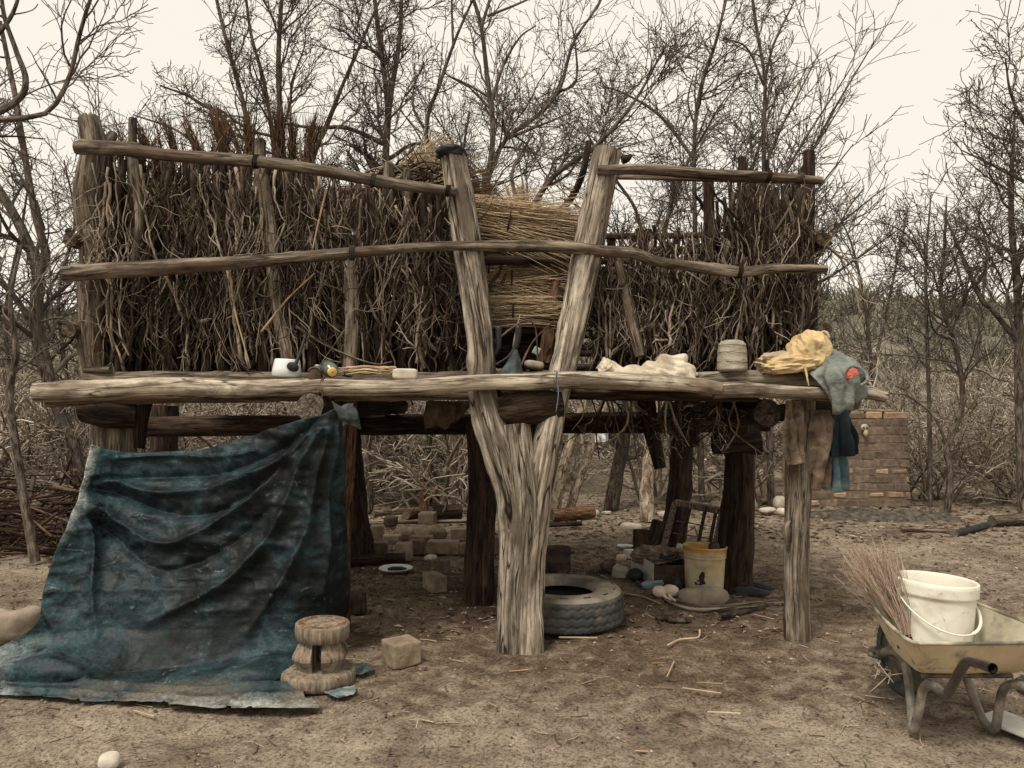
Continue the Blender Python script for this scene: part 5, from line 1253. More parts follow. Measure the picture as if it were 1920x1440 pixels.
# bottle, soles, boots, shoes, cans
c = at_g((1222, 1104)); BT = thing('plastic_bottle', 'crushed clear blue plastic bottle lying before the steel box', 'bottle', c)
Rb_ = rot(0, pi / 2, .35 - pi)
mb = MB(); lathe(mb, [(.005, -.10), (.03, -.098), (.034, -.085), (.031, -.05), (.034, -.045), (.030, -.01), (.034, .0), (.033, .035), (.026, .07), (.014, .09), (.013, .1)], 26, c + [0, 0, .036], Rb_, wob=.1, seed=3); mb.build('body', M_BOTTLE, BT)
mb = MB(); lathe(mb, [(.004, .118), (.016, .117), (.016, .098), (.004, .098)], 18, c + [0, 0, .036], Rb_, caps=True); mb.build('cap', M_NAVY, BT)
c = at_g((1248, 1124)); SL = thing('pink_slippers', 'pair of pale pink slippers lying soles up before the poles', 'slippers', c)
for j, (dx, dz, yw) in enumerate(((-.045, .06, .5), (.04, .068, -.2))):
    mb = MB(); blob(mb, c + [dx, 0, dz], (.062, .045, .042), 3 + j, 30, 18, fold=.08, R3=rot(.5, .1, yw), flatb=False); mb.build('sole', M_PINK, SL)
    mb = MB(); tubes(mb, spline([c + [dx * .6, -.02, .05], c + [dx * .4 + .01, -.06, .03], c + [dx * .5 + .04, -.1, .012]], 8), np.linspace(.014, .01, 8), 8); mb.build('strap', M_PINK, SL)
c = at_g((1268, 1112)); mb = MB(); blob(mb, c + [0, 0, .055], (.05, .06, .08), 4, 30, 20, fold=.2, R3=rot(.2, .1, 0)); tag(mb.build('black_boot', M_BLACK), 'black boot standing between slippers and cream bucket', 'boot')
c = at_g((1288, 1104)); mb = MB(); blob(mb, c + [0, 0, .05], (.06, .05, .06), 8, 30, 20, fold=.25); tag(mb.build('dark_jug', M_SLATEC), 'dark plastic jug tucked under the cream bucket', 'jug')
for j, (x, y, yw, lb) in enumerate(((1408, 1116, .25, 'nearer of two black shoes by the rear post'), (1418, 1106, .3, 'farther of two black shoes by the rear post'))):
    c = at_g((x, y)); t = thing('black_shoe', lb, 'shoe', c)
    mb = MB(); tl = np.linspace(0, 1, 22); al = np.linspace(0, 2 * pi, 18, endpoint=False)
    hw = np.interp(tl, [0, .03, .12, .3, .5, .75, .92, 1], [.006, .026, .034, .036, .034, .046, .034, .006]); ht = np.interp(tl, [0, .04, .2, .42, .6, .8, .95, 1], [.03, .075, .085, .07, .055, .042, .034, .012])
    Tl, Al = np.meshgrid(tl, al, indexing='ij')
    V = np.stack([(Tl - .5) * .28, hw[:, None] * np.cos(Al), np.maximum(np.sin(Al), -.25) * ht[:, None] * .8 + .018], -1).reshape(-1, 3)
    Rs_ = rot(0, 0, -yw); mb.add(V @ Rs_.T + c, grid_faces(22, 18, True), None, V); mb.build('upper', M_BLACK, t)
    mb = MB(); blob(mb, np.array([-.07, 0, .083]) @ Rs_.T + c, (.05, .024, .012), 2, 20, 10, fold=.05, R3=Rs_, flatb=False); mb.build('opening', M_DARKW, t)
    V[:, 2] = np.clip(V[:, 2], .002, .016); mb = MB(); mb.add((V * [1.04, 1.12, 1]) @ Rs_.T + c, grid_faces(22, 18, True), None, V); mb.build('sole', M_SLATEC, t)
for j, (x, y, r, h, yw, m, lb) in enumerate(((1140, 1074, .05, .16, .3, M_RUST, 'rusty tin lying left of the folded carton'), (1192, 1090, .055, .12, -.3, M_BLACK, 'black tin lying at the corner of the steel box'))):
    c = at_g((x, y)); t = thing('old_tin', lb, 'tin', c); Rr = rot(pi / 2 - .2, 0, yw)
    mb = MB(); lathe(mb, [(.005, h / 2), (r, h / 2), (r, h / 2 - .01), (r * .97, h / 2 - .014), (r * .97, -h / 2 + .014), (r, -h / 2 + .01), (r, -h / 2), (r * .9, -h / 2 + .004), (r * .88, 0)], 30, c + [0, 0, r], Rr, wob=.04, seed=j); mb.build('tin_wall', m, t)
block('carton', 'small torn grey carton lying between tins', 'carton', (1164, 1082), (.14, .1, .10), -.5, M_CANVAS, 141, p=12, dent=.012, tilt=(.2, .25))
block('bundle', 'pale stick bundle lying left of the tins', 'bundle', (1122, 1072), (.24, .06, .05), .5, M_FRAME, 142, p=3, dent=.02)
block('white_carton', 'white pack behind the steel box corner', 'carton', (1180, 1046), (.12, .09, .1), .3, M_BOARD, 143, p=5, dent=.02)
block('pink_can', 'small pale pink can left of the steel box', 'can', (1165, 1064), (.085, .06, .06), .1, M_PINK, 144, p=3, dent=.01, sink=-.06)
block('flat_rag', 'flattened dark rag on the ground before the slippers', 'rag', (1262, 1160), (.26, .12, .03), -.5, M_STICK, 145, p=3, amp=.012, dent=.02)

# ------------------------------------------------------------------ things on the shelf
ZS = P(600, 708, 4.85)[2]
c = np.array(P(537, 707, 4.86)); PT = thing('enamel_mug', 'white enamel pot with a black spoon leaning in it on the shelf', 'pot', c)
Rm_ = rot(0, .05, 0)
mb = MB(); lathe(mb, [(.01, 0), (.08, 0), (.092, .008), (.088, .05), (.078, .105), (.074, .112), (.07, .108), (.08, .02), (.01, .012)], 44, c, Rm_, caps=True, wob=.02); mb.build('body', M_ENAMEL, PT)
c2 = np.array(P(549, 688, 4.77)); SPN = thing('black_ladle', 'black iron ladle leaning against the white pot', 'ladle', c2)
mb = MB(); blob(mb, c2, (.038, .018, .028), 3, 24, 16, fold=.03, flatb=False, R3=rot(.2, .4, 0)); mb.build('bowl', M_BLACK, SPN)
mb = MB(); tubes(mb, spline([c2 + [.015, 0, .01], np.array(P(563, 660, 4.84)), np.array(P(574, 626, 4.92))], 10), np.linspace(.012, .009, 10), 8); mb.build('handle', M_BLACK, SPN)
c = np.array(P(592, 714, 4.80)); TI = thing('folded_tin', 'dark crushed tin with a pale rim beside the white pot', 'tin', c)
mb = MB(); rcube(mb, (.075, .07, .075), c + [0, 0, .035], rot(0, .06, .1), n=12, p=5, dent=.01, amp=.003, seed=4); mb.build('body', M_RUST, TI)
mb = MB(); t = np.linspace(0, pi, 14); tubes(mb, np.stack([c[0] + .037 * np.cos(t), c[1] - .036 + 0 * t, c[2] + .055 + .026 * np.sin(t)], -1), np.full(14, .005), 7); mb.build('rim', M_CUT, TI)
mb = MB(); c = np.array(P(597, 690, 4.9)); rcube(mb, (.05, .05, .045), c, n=8, p=4, seed=3); tag(mb.build('small_cup', M_GLASSY), 'small greenish cup behind the crushed tin', 'cup')
c = np.array(P(618, 706, 4.84)); JR = thing('jar', 'dull green jar lying with its yellow lid to the front on the shelf', 'jar', c)
Rj = rot(pi / 2 + .25, 0, .45)
mb = MB(); lathe(mb, [(.004, -.10), (.034, -.10), (.046, -.085), (.048, .03), (.04, .055), (.028, .062), (.026, .07)], 30, c + [0, 0, .045], Rj, wob=.03); mb.build('body', M_GLASSY, JR)
mb = MB(); lathe(mb, [(.026, .06), (.029, .066), (.029, .082), (.024, .088), (.004, .089)], 28, c + [0, 0, .045], Rj); mb.build('lid', M_YCAP, JR)
c = np.array(P(688, 704, 4.9)); CO = MB(); rgc = np.random.default_rng(12)
for j in range(26):
    n = 30; t = np.linspace(0, 2 * pi * rgc.uniform(.5, 1), n) + rgc.uniform(0, 6); a = rgc.uniform(.11, .19); b_ = rgc.uniform(.03, .07)
    tubes(CO, np.stack([c[0] + a * np.cos(t), c[1] + b_ * np.sin(t) + rgc.normal(0, .005), c[2] + .008 + rgc.uniform(0, .045) + .006 * np.sin(3 * t)], -1), np.full(n, rgc.uniform(.0025, .005)), 5, rnd=rgc.uniform(.3, 1), seed=j)
tag(CO.build('twig_coil', M_STRAW), 'coil of dry bark string lying between jar and white slab', 'coil')
c = np.array(P(760, 712, 4.83)); mb = MB(); rcube(mb, (.165, .09, .075), c + [0, 0, .036], rot(0, .02, .05), n=16, p=5, dent=.008, amp=.004, seed=7); tag(mb.build('foam_slab', M_WSTONE), 'off white rounded slab standing on the shelf left of the forked post', 'slab')
# grey rubber cone and the things in the fork
c0 = P(972, 660, 4.95)
mb = MB(); sheet(mb, [[P(930, 702, 4.86), P(955, 702, 4.80), P(980, 704, 4.83)], [P(948, 684, 4.88), P(964, 684, 4.84), P(978, 688, 4.88)], [P(965, 658, 4.95), P(968, 656, 4.95), P(970, 658, 4.96)]], 16, 20, None, .008, 12, 3)
tag(mb.build('rubber_scrap', M_SLATEC, solid=.006), 'pointed slate coloured rubber scrap standing in the fork', 'scrap')
SB = thing('rubber_strap', 'dark limp rubber strap hanging at the foot of the left fork arm', 'strap', np.array(P(915, 700, 4.9)))
for j, pts in enumerate(([(935, 612), (934, 650), (925, 668), (908, 690), (898, 704)], [(972, 610), (970, 640), (958, 665), (930, 684), (905, 702)])):
    q = spline(PL(pts, 4.98 - .02 * j), 24); mb = MB()
    w = np.array([.02, 0, .004]); mb.add(np.stack([q - w, q + w], 1).reshape(-1, 3), grid_faces(24, 2)); mb.build('strap_tail', M_BLACK, SB, solid=.006)
block_c = np.array(P(1002, 684, 4.98)); mb = MB(); rcube(mb, (.13, .1, .06), block_c, rot(0, .1, .2), n=12, p=3, dent=.02, seed=9); tag(mb.build('stone', M_STONE), 'grey stone lying on the shelf between the two fork arms', 'stone')
mb = MB(); c = np.array(P(1006, 658, 5.3)); bevbox(mb, (.05, .02, .055), c, rot(0, .5, 0), b=.005); tag(mb.build('pale_shard', M_BOARD, smooth=False), 'pale shard behind the reddish strut', 'shard')
# stained white sack lying on the shelf
SKT = thing('white_sack', 'stained white sack lying crumpled on the shelf right of the fork', 'sack', np.array(P(1215, 708, 4.85)))
mb = MB()
ct = []
for i, (dy, zz) in enumerate(((-.06, 0), (-.05, .4), (0, 1), (.10, .9), (.2, .1))):
    row = []
    for (x, yb, yt) in ((1122, 704, 676), (1135, 702, 668), (1165, 704, 682), (1200, 708, 684), (1225, 709, 672), (1250, 708, 664), (1275, 708, 664), (1290, 709, 672), (1308, 711, 704)):
        row.append(P(x, yb + (yt - yb) * zz, 4.82 + dy))
    ct.append(row)
sheet(mb, ct, 46, 110, lambda U, V, S: -.042 * (ridged(S * [4.5, 4, 10] + [0, 0, 2] + S[..., :1] * [0, 0, 5], 2, 4) - .3) - .012 * ridged(S * [9, 9, 26] + S[..., :1] * [0, 0, 9], 2, 6), 0, seed=4)
mb.build('sack_cloth', M_SACK, SKT, solid=.004)
mb = MB()
sheet(mb, [[P(1140, 672, 4.78), P(1126, 680, 4.76), P(1118, 690, 4.78)], [P(1150, 684, 4.77), P(1136, 692, 4.75), P(1124, 700, 4.77)], [P(1136, 700, 4.78), P(1132, 705, 4.77), P(1126, 706, 4.78)]], 20, 20, None, .015, 20, 6); mb.build('sack_mouth', M_SACK, SKT, solid=.003)
# canvas roll standing up
c = np.array(P(1373, 697, 4.98)); CR = thing('canvas_bundle', 'upright round bundle of grey canvas standing on the shelf', 'bundle', c)
mb = MB(); pr = [(.008, .0), (.082, .0), (.095, .012)] + [(.096 - .012 * (z / .2) ** 2 + .0009 * sin(z * 110), z) for z in np.linspace(.02, .175, 34)] + [(.07, .195), (.045, .204), (.008, .206)]
lathe(mb, pr, 56, c, rot(0, .0, 0), wob=.05, seed=5); mb.build('canvas', M_CANVAS, CR)
for z in (.06, .12, .165):
    mb = MB(); t = np.linspace(0, 2 * pi, 50); r_ = .097 + .003 * np.sin(3 * t); tubes(mb, np.stack([c[0] + r_ * np.cos(t), c[1] + r_ * np.sin(t), c[2] + z + .004 * np.sin(2 * t)], -1), np.full(50, .0012), 5); mb.build('tie', M_TWIGD, CR)
# tan and yellow sacks
def drape(name, mat, rows, nr, nc, f, parent=None, solid=.004, seed=0):
    mb = MB(); sheet(mb, rows, nr, nc, f, 0, seed=seed); return mb.build(name, mat, parent, solid=solid)
mb = MB(); c = np.array(P(1462, 683, 4.97)); blob(mb, c, (.135, .1, .075), 12, 90, 54, p=2.2, fold=.30, ff=1.7, fine=.02, stretch=(.8, 1, 2.4)); tag(mb.build('tan_sack', M_TANSACK), 'tan crumpled sack lying left of the yellow one', 'sack')
YS = thing('yellow_sack', 'yellow crumpled sack bulging up on the right end of the shelf', 'sack', np.array(P(1510, 697, 4.9)))
mb = MB(); blob(mb, np.array(P(1517, 660, 4.93)), (.125, .10, .125), 21, 110, 66, p=2.2, fold=.24, ff=1.3, fine=.02, stretch=(1.8, 1, .9), R3=rot(0, -.35, 0), flatb=False)
blob(mb, np.array(P(1484, 684, 4.88)), (.165, .08, .062), 24, 90, 50, p=2.2, fold=.26, ff=1.5, fine=.02, stretch=(.8, 1, 2.2), R3=rot(0, -.12, 0)); mb.build('sack_body', M_YSACK, YS)
mb = MB(); tubes(mb, spline(PL([(1536, 630, 4.93), (1543, 623, 4.92), (1550, 624, 4.9), (1556, 634, 4.88)]), 12), np.linspace(.014, .006, 12), 8, knob=.2); mb.build('sack_tie', M_TANSACK, YS)
mb = MB(); tubes(mb, spline(PL([(1508, 684, 4.78), (1512, 700, 4.77), (1514, 712, 4.76), (1517, 724, 4.76)]), 12), np.linspace(.009, .004, 12), 8); mb.build('sack_string', M_YSACK, YS)
# grey green jacket thrown over the log ends
def jf(U, V, S): return -.045 * (ridged(S * [6, 6, 4] + 5, 2, 4) - .35) - .012 * ridged(S * [20, 20, 12], 2, 8) - .02 * np.sin(U * 16 + V * 5) * V
JK = thing('jacket', 'grey green jacket with red lining thrown over the log ends', 'jacket', np.array(P(1575, 720, 4.8)))
rows = [[P(1524, 700, 5.02), P(1546, 668, 5.06), P(1572, 664, 5.06), P(1598, 678, 5.06), P(1614, 690, 5.04)],
        [P(1522, 704, 4.86), P(1545, 674, 4.86), P(1574, 668, 4.84), P(1602, 680, 4.84), P(1620, 694, 4.86)],
        [P(1534, 716, 4.74), P(1556, 704, 4.68), P(1580, 698, 4.66), P(1604, 704, 4.67), P(1616, 712, 4.74)],
        [P(1548, 736, 4.71), P(1566, 728, 4.66), P(1588, 724, 4.64), P(1604, 726, 4.66), P(1612, 734, 4.72)],
        [P(1560, 756, 4.71), P(1572, 760, 4.67), P(1584, 754, 4.66), P(1594, 742, 4.68), P(1600, 738, 4.71)],
        [P(1563, 768, 4.72), P(1573, 772, 4.69), P(1580, 768, 4.68), P(1588, 758, 4.7), P(1594, 750, 4.72)]]
drape('jacket_body', M_JACKET, rows, 70, 64, jf, JK)
ce = np.array(P(1598, 704, 4.66))
for rad, mt, nm, off in (((.062, .02, .05), M_LINING, 'lining', (.012, -.012, -.004)), ((.040, .016, .040), M_REDC, 'red_lining', (-.014, -.024, .004))):
    mb = MB(); blob(mb, ce + np.array(off), rad, 6, 40, 24, fold=.3, ff=4, flatb=False, R3=rot(0, .5, -.1)); mb.build(nm, mt, JK)
t = np.linspace(0, 2 * pi, 40); q = np.stack([.068 * np.cos(t), -.012 - .012 * np.cos(2 * t), .056 * np.sin(t)], -1) @ rot(0, .5, -.1).T + ce + [.01, -.012, -.002]
mb = MB(); tubes(mb, q, np.full(40, .010), 8, knob=.15); mb.build('hood_edge', M_JACKET, JK)
mb = MB(); blob(mb, np.array(P(1596, 752, 4.74)), (.05, .04, .06), 4, 30, 18, fold=.2, flatb=False); tag(mb.build('brown_rag', M_BROWNC), 'brown rag hanging behind the jacket', 'rag')
# trousers and cloths hanging at the right post
def hang(name, label, cat, mat, cols, Y, seed, amp=.03, freq=9.0, group=None):
    rows = [[P(x, y, Y + d) for (x, y, d) in r] for r in cols]
    mb = MB(); sheet(mb, rows, 70, 40, lambda U, V, S: -amp * 1.5 * (.3 + V) * (np.abs(np.sin(U * freq * .62 + seed + 1.0 * np.sin(V * 2.2 + seed))) - .5) - .045 * (ridged(S * [11, 5, 1.8] + seed, 2, seed) - .3) - .012 * ridged(S * [20, 5, 9] + seed, 2, seed + 4), 0, seed=seed)
    return tag(mb.build(name, mat, solid=.005), label, cat, group)
hang('brown_trousers', 'tan trouser leg hanging left of the right post', 'trousers', M_BROWNC, [[(1474, 752, 0), (1486, 750, -.03), (1500, 752, 0)], [(1474, 800, 0), (1488, 800, -.04), (1500, 800, .0)], [(1470, 840, 0), (1486, 840, -.03), (1499, 838, 0)], [(1484, 868, 0), (1492, 869, -.03), (1497, 868, 0)]], 4.98, 3)
hang('brown_trousers', 'long brown trousers hanging right of the right post', 'trousers', M_BROWNC, [[(1520, 770, 0), (1542, 768, -.05), (1566, 770, 0)], [(1520, 820, 0), (1540, 820, -.06), (1563, 820, 0)], [(1518, 870, 0), (1538, 870, -.05), (1556, 870, 0)], [(1520, 914, 0), (1534, 918, -.04), (1550, 912, 0)]], 5.02, 5)
hang('navy_cloth', 'dark navy trouser leg hanging beside the brown trousers', 'cloth', M_NAVYC, [[(1562, 762, 0), (1576, 760, -.04), (1590, 762, 0)], [(1562, 800, 0), (1578, 800, -.05), (1595, 800, 0)], [(1556, 854, 0), (1578, 856, -.05), (1603, 852, 0)]], 5.0, 7)
hang('blue_cloth', 'faded blue cloth hanging below the navy one', 'cloth', M_BLUEC, [[(1556, 852, 0), (1566, 852, -.03), (1580, 852, 0)], [(1548, 886, 0), (1566, 886, -.04), (1583, 884, 0)], [(1542, 916, 0), (1564, 920, -.04), (1586, 918, 0)]], 5.06, 9)
hang('cloth_strip', 'pale cloth strip hanging behind the right post', 'cloth', M_TANSACK, [[(1472, 850, 0), (1476, 850, -.02), (1481, 850, 0)], [(1473, 900, 0), (1477, 900, -.02), (1481, 900, 0)], [(1474, 926, 0), (1478, 928, -.02), (1481, 926, 0)]], 5.2, 11, amp=.01)
hang('brown_rag', 'dark brown rag hanging from the floor left of the forked post', 'rag', M_BROWNC, [[(800, 752, 0), (840, 752, -.05), (885, 752, 0)], [(798, 780, 0), (830, 782, -.05), (870, 776, 0)], [(800, 806, 0), (815, 800, -.03), (850, 790, 0)]], 5.6, 13)
hang('white_bag', 'small white plastic bag hanging in the thicket', 'bag', M_ENAMEL, [[(1118, 808, 0), (1128, 806, -.04), (1140, 808, 0)], [(1117, 818, 0), (1128, 818, -.05), (1140, 818, 0)], [(1120, 827, 0), (1129, 829, -.04), (1138, 827, 0)]], 10.2, 15)

# ------------------------------------------------------------------ grass bundles
def straw_bundle(name, label, a, b_, thick, n, mat, seed, group, Y=5.6, lay='h', spread=.15, r=.0028, tie=True, depth=.18):
    rg = np.random.default_rng(seed)
    if lay == 'h': thick *= 1.3; n = int(n * 1.5); r *= 1.15
    A_, B_ = np.array(P(*a, Y)), np.array(P(*b_, Y)); d = B_ - A_; L = np.linalg.norm(d); d /= L
    up_ = nrm(np.cross(d, [0, 1, 0])); up_ = up_ if up_[2] > 0 or lay == 'v' else -up_
    s0 = rg.uniform(-.08, .25, n); s1 = rg.uniform(.7, 1.12, n)
    if lay == 'v': s0 = rg.uniform(-.02, .1, n); s1 = rg.uniform(.35, 1.2, n) ** 1.1
    w = rg.normal(0, .42, n).clip(-1, 1); q = rg.uniform(-1, 1, n)
    fan = rg.normal(0, spread, n)
    pts = []
    for t in np.linspace(0, 1, 5):
        s = s0 + (s1 - s0) * t
        wv = w * thick * (1 if lay == 'h' else (.35 + s * .65)) + fan * L * (s - .2) * (s > .2)
        pts.append(A_ + d * (s * L)[:, None] + up_ * wv[:, None] + np.array([0, 1, 0]) * (q * depth * (.5 + .5 * np.abs(s)))[:, None] + rg.normal(0, .006, (n, 3)))
    Pt_ = np.stack(pts, 1)
    mb = MB(); tubes(mb, Pt_, np.linspace(1, .5, 5)[None] * rg.uniform(.7, 1.4, (n, 1)) * r, 3, cap=False, seed=seed)
    t_ = thing(name, label, 'grass bundle', (A_ + B_) / 2, group)
    o = mb.build('stalks', mat, t_); o['kind'] = 'stuff'
    if tie:
        cc_ = A_ + d * L * .42; tt = np.linspace(0, 2 * pi, 24)
        mb = MB(); tubes(mb, cc_ + np.outer(np.cos(tt), up_) * thick * .9 + np.outer(np.sin(tt), [0, 1, 0]) * depth * .8, np.full(24, .007), 6); mb.build('tie', M_RED, t_)
    return t_
GB = 'thatching grass bundles stacked in the pen'
straw_bundle('grass_bundle', 'topmost pale grass bundle stacked between the fork arms', (860, 404), (1086, 446), .115, 1150, M_STRAW, 1, GB, 5.5)
straw_bundle('grass_bundle', 'second grass bundle from the top, just under the middle rail', (880, 478), (1062, 484), .085, 750, M_STRAW, 2, GB, 5.6)
straw_bundle('grass_bundle', 'brown grass bundle in the middle of the stack', (890, 524), (1056, 528), .09, 900, M_STRAW, 3, GB, 5.58, spread=.2)
straw_bundle('grass_bundle', 'pale straight cut grass bundle low in the stack', (905, 585), (1040, 588), .085, 800, M_STRAW, 4, GB, 5.52, spread=.04)
straw_bundle('grass_bundle', 'dark grass bundle at the bottom of the stack', (900, 650), (1040, 650), .1, 600, M_STRAWD, 5, GB, 5.8)
straw_bundle('grass_bundle', 'loose dark grass bundle showing above the left wall beside the fork', (600, 392), (905, 380), .11, 900, M_STRAWD, 6, GB, 5.9, spread=.12)
straw_bundle('grass_bundle', 'golden grass bundle poking over the top rail next to the charred post', (700, 345), (850, 318), .06, 420, M_STRAW, 8, GB, 5.7, spread=.25)
GT = 'grass tufts standing up along the top of the left wall'
straw_bundle('grass_tuft', 'tall pale upright grass tuft on the stack between the fork arms', (975, 425), (972, 352), .10, 420, M_STRAW, 9, GT, 5.8, 'v', .18, r=.0024, depth=.08, tie=False)
for i, (a, b_, th_, n, lb) in enumerate((
    ((420, 292), (408, 212), .10, 420, 'widest dark grass tuft on the top rail'), ((520, 300), (522, 205), .075, 420, 'reddish grass tuft right of the grey post top'),
    ((470, 298), (462, 205), .04, 200, 'thin reddish grass tuft left of the grey post top'), ((574, 306), (592, 222), .07, 400, 'reddish grass tuft leaning right on the top rail'),
    ((330, 290), (312, 222), .045, 180, 'small grass tuft right of the second stake'), ((372, 292), (345, 226), .035, 160, 'thin grass tuft leaning left of the widest tuft'),
    ((276, 282), (262, 235), .04, 140, 'low grass tuft beside the second stake'), ((548, 300), (548, 215), .045, 220, 'straight grass tuft between the two reddish ones'))):
    straw_bundle('grass_tuft', lb, a, b_, th_ * .8, int(n * .55), M_STRAWD, 20 + i, GT, 5.45, 'v', .10, r=.0026, depth=.07, tie=False)
# tangle of twigs heaped over the corner beside the charred post
tg = MB(); rgt = np.random.default_rng(14); q0 = []
for j in range(90):
    a = np.array(P(rgt.uniform(690, 850), rgt.uniform(310, 350), 5.35)); d = nrm(rgt.normal(size=3) * [1, .3, .6]); q0.append(spline([a, a + d * .1 + rgt.normal(0, .03, 3), a + d * .22 + rgt.normal(0, .05, 3)], 6))
tubes(tg, np.array(q0), np.linspace(1, .5, 6)[None] * rgt.uniform(.003, .008, (90, 1)), 5)
o = tg.build('twig_tangle', M_TWIG, PEN); o['kind'] = 'stuff'

# ------------------------------------------------------------------ wheelbarrow
WB = thing('wheelbarrow', 'worn yellow wheelbarrow with a bucket and a twig broom in it', 'wheelbarrow', (2.02, 3.7, 0))
WX = 2.02
nphi, ns = 72, 22
ph = np.linspace(0, 2 * pi, nphi, endpoint=False)
def loop(rows):
    q = np.array(rows + [rows[0]], float); return spline(q, nphi + 1)[:-1]
topl = loop([(WX - .285, 3.31, .49), (WX, 3.295, .495), (WX + .285, 3.31, .50), (WX + .32, 3.36, .505), (WX + .305, 3.60, .515), (WX + .25, 3.90, .53), (WX + .16, 4.13, .545), (WX, 4.21, .55), (WX - .13, 4.15, .54), (WX - .225, 3.90, .52), (WX - .295, 3.60, .505), (WX - .318, 3.36, .492)])
botl = loop([(WX - .20, 3.44, .318), (WX, 3.43, .318), (WX + .20, 3.44, .318), (WX + .225, 3.47, .32), (WX + .215, 3.60, .32), (WX + .185, 3.75, .32), (WX + .12, 3.86, .32), (WX, 3.89, .322), (WX - .12, 3.86, .32), (WX - .185, 3.75, .32), (WX - .215, 3.60, .32), (WX - .225, 3.47, .318)])
ctr = np.array([WX, 3.64, .316])
rows = []
for s in np.linspace(0, 1, ns):
    if s < .4:
        u = s / .4; rows.append(ctr * (1 - u) + (ctr + (botl - ctr) * .96) * u)
    else:
        u = (s - .4) / .6; w = u ** .82
        rows.append(ctr + (botl - ctr) * .96 + (topl - (ctr + (botl - ctr) * .96)) * np.stack([np.full(nphi, w), np.full(nphi, w), np.full(nphi, u ** 1.12)], -1))
T_ = np.stack(rows)
T_ = T_ + (.009 * fbm(T_ * 5, 2, 3) + .004 * fbm(T_ * 16, 2, 7))[..., None] * [1, 1, .3]
mb = MB().add(T_, grid_faces(ns, nphi, True), None, T_)
cen = T_.mean((0, 1))
nrm_in = []
inn = T_ + np.array([0, 0, .004]) + nrm(ctr + [0, 0, .2] - T_) * .006
mb.build('tray', M_TRAY, WB)
mb = MB().add(inn, grid_faces(ns, nphi, True)[:, ::-1], None, inn); mb.build('tray_inside', M_TRAYIN, WB)
mb = MB(); tubes(mb, np.vstack([topl, topl[:2]]), np.full(nphi + 2, .0085), 8, cap=False, knob=.05); mb.build('rim', M_TRAYIN, WB)
def frame_path(sg):
    pts = [(-.125, 4.06, .2), (-.128, 3.90, .275), (-.13, 3.80, .28), (-.137, 3.72, .22), (-.16, 3.64, .06), (-.178, 3.605, .022), (-.185, 3.57, .03), (-.18, 3.53, .14), (-.18, 3.50, .225), (-.186, 3.45, .268), (-.19, 3.38, .285), (-.195, 3.28, .29), (-.2, 3.18, .41), (-.2, 3.12, .475), (-.205, 3.05, .495), (-.21, 2.94, .51)]
    return spline([(WX + (p[0] if sg < 0 else -p[0]), p[1], p[2]) for p in pts], 90)
for sg in (-1, 1):
    q = frame_path(sg)
    mb = MB(); tubes(mb, q[:66], np.full(66, .0195), 14, knob=.02); mb.build('leg_tube', M_STEEL, WB)
    mb = MB(); tubes(mb, q[65:], np.full(25, .0195), 16, cap=False); mb.build('handle', M_BLACKST, WB)
    mb = MB(); tubes(mb, q[82:] , np.full(8, .0158), 14, cap=False); mb.build('handle_bore', M_BLACK, WB)
    mb = MB(); log(mb, [(WX + sg * .125, 4.09, .205), (WX + sg * .125, 4.02, .235)], [.03, .026], k=14, n=12, seed=4, cracks=0); mb.build('axle_clamp', M_STEEL, WB)
mb = MB(); tubes(mb, [(WX - .165, 4.06, .205), (WX + .165, 4.06, .205)], [.012, .012], 10); mb.build('axle', M_STEEL, WB)
mb = MB(); tubes(mb, [(WX - .2, 3.47, .30), (WX + .2, 3.47, .30)], [.012, .012], 8); mb.build('cross_brace', M_STEEL, WB)
mb = MB(); tubes(mb, [(WX - .13, 3.82, .293), (WX + .13, 3.82, .293)], [.012, .012], 8); mb.build('cross_brace', M_STEEL, WB)
WH = MB(); Rw = rot(0, pi / 2, 0)
lathe(WH, [(.135, -.04), (.165, -.044), (.19, -.034), (.203, -.015), (.205, 0), (.203, .015), (.19, .034), (.165, .044), (.135, .04)], 60, (WX, 4.06, .203), Rw)
wh = WH.build('wheel', M_RUBBER, WB)
mb = MB(); lathe(mb, [(.012, -.03), (.05, -.028), (.12, -.012), (.138, -.036), (.14, .036), (.12, .012), (.05, .028), (.012, .03)], 48, (WX, 4.06, .203), Rw); mb.build('rim', M_STEEL, wh)
for bx_, by_, bz_ in ((WX - .16, 3.405, .40), (WX + .16, 3.405, .40), (WX - .25, 3.55, .40), (WX - .215, 3.72, .40)):
    d_ = nrm(np.array([bx_ - WX, (by_ - 3.64) * 1.4, .1])); mb = MB(); blob(mb, np.array([bx_, by_, bz_]) + d_ * .012, (.009, .009, .009), 3, 12, 8, fold=.05, flatb=False); mb.build('bolt', M_RUST, WB)
# broom twigs and string hanging at the axle
mb = MB(); rgk = np.random.default_rng(4)
for j in range(9):
    a = np.array([WX - .14, 4.0, .15]); tubes(mb, spline([a, a + rgk.normal(0, .025, 3), a + rgk.normal(0, .05, 3) + [0, 0, -.04]], 6), np.full(6, .003), 5)
tag(mb.build('frayed_string', M_SACK), 'frayed pale string caught on the wheelbarrow axle', 'string')
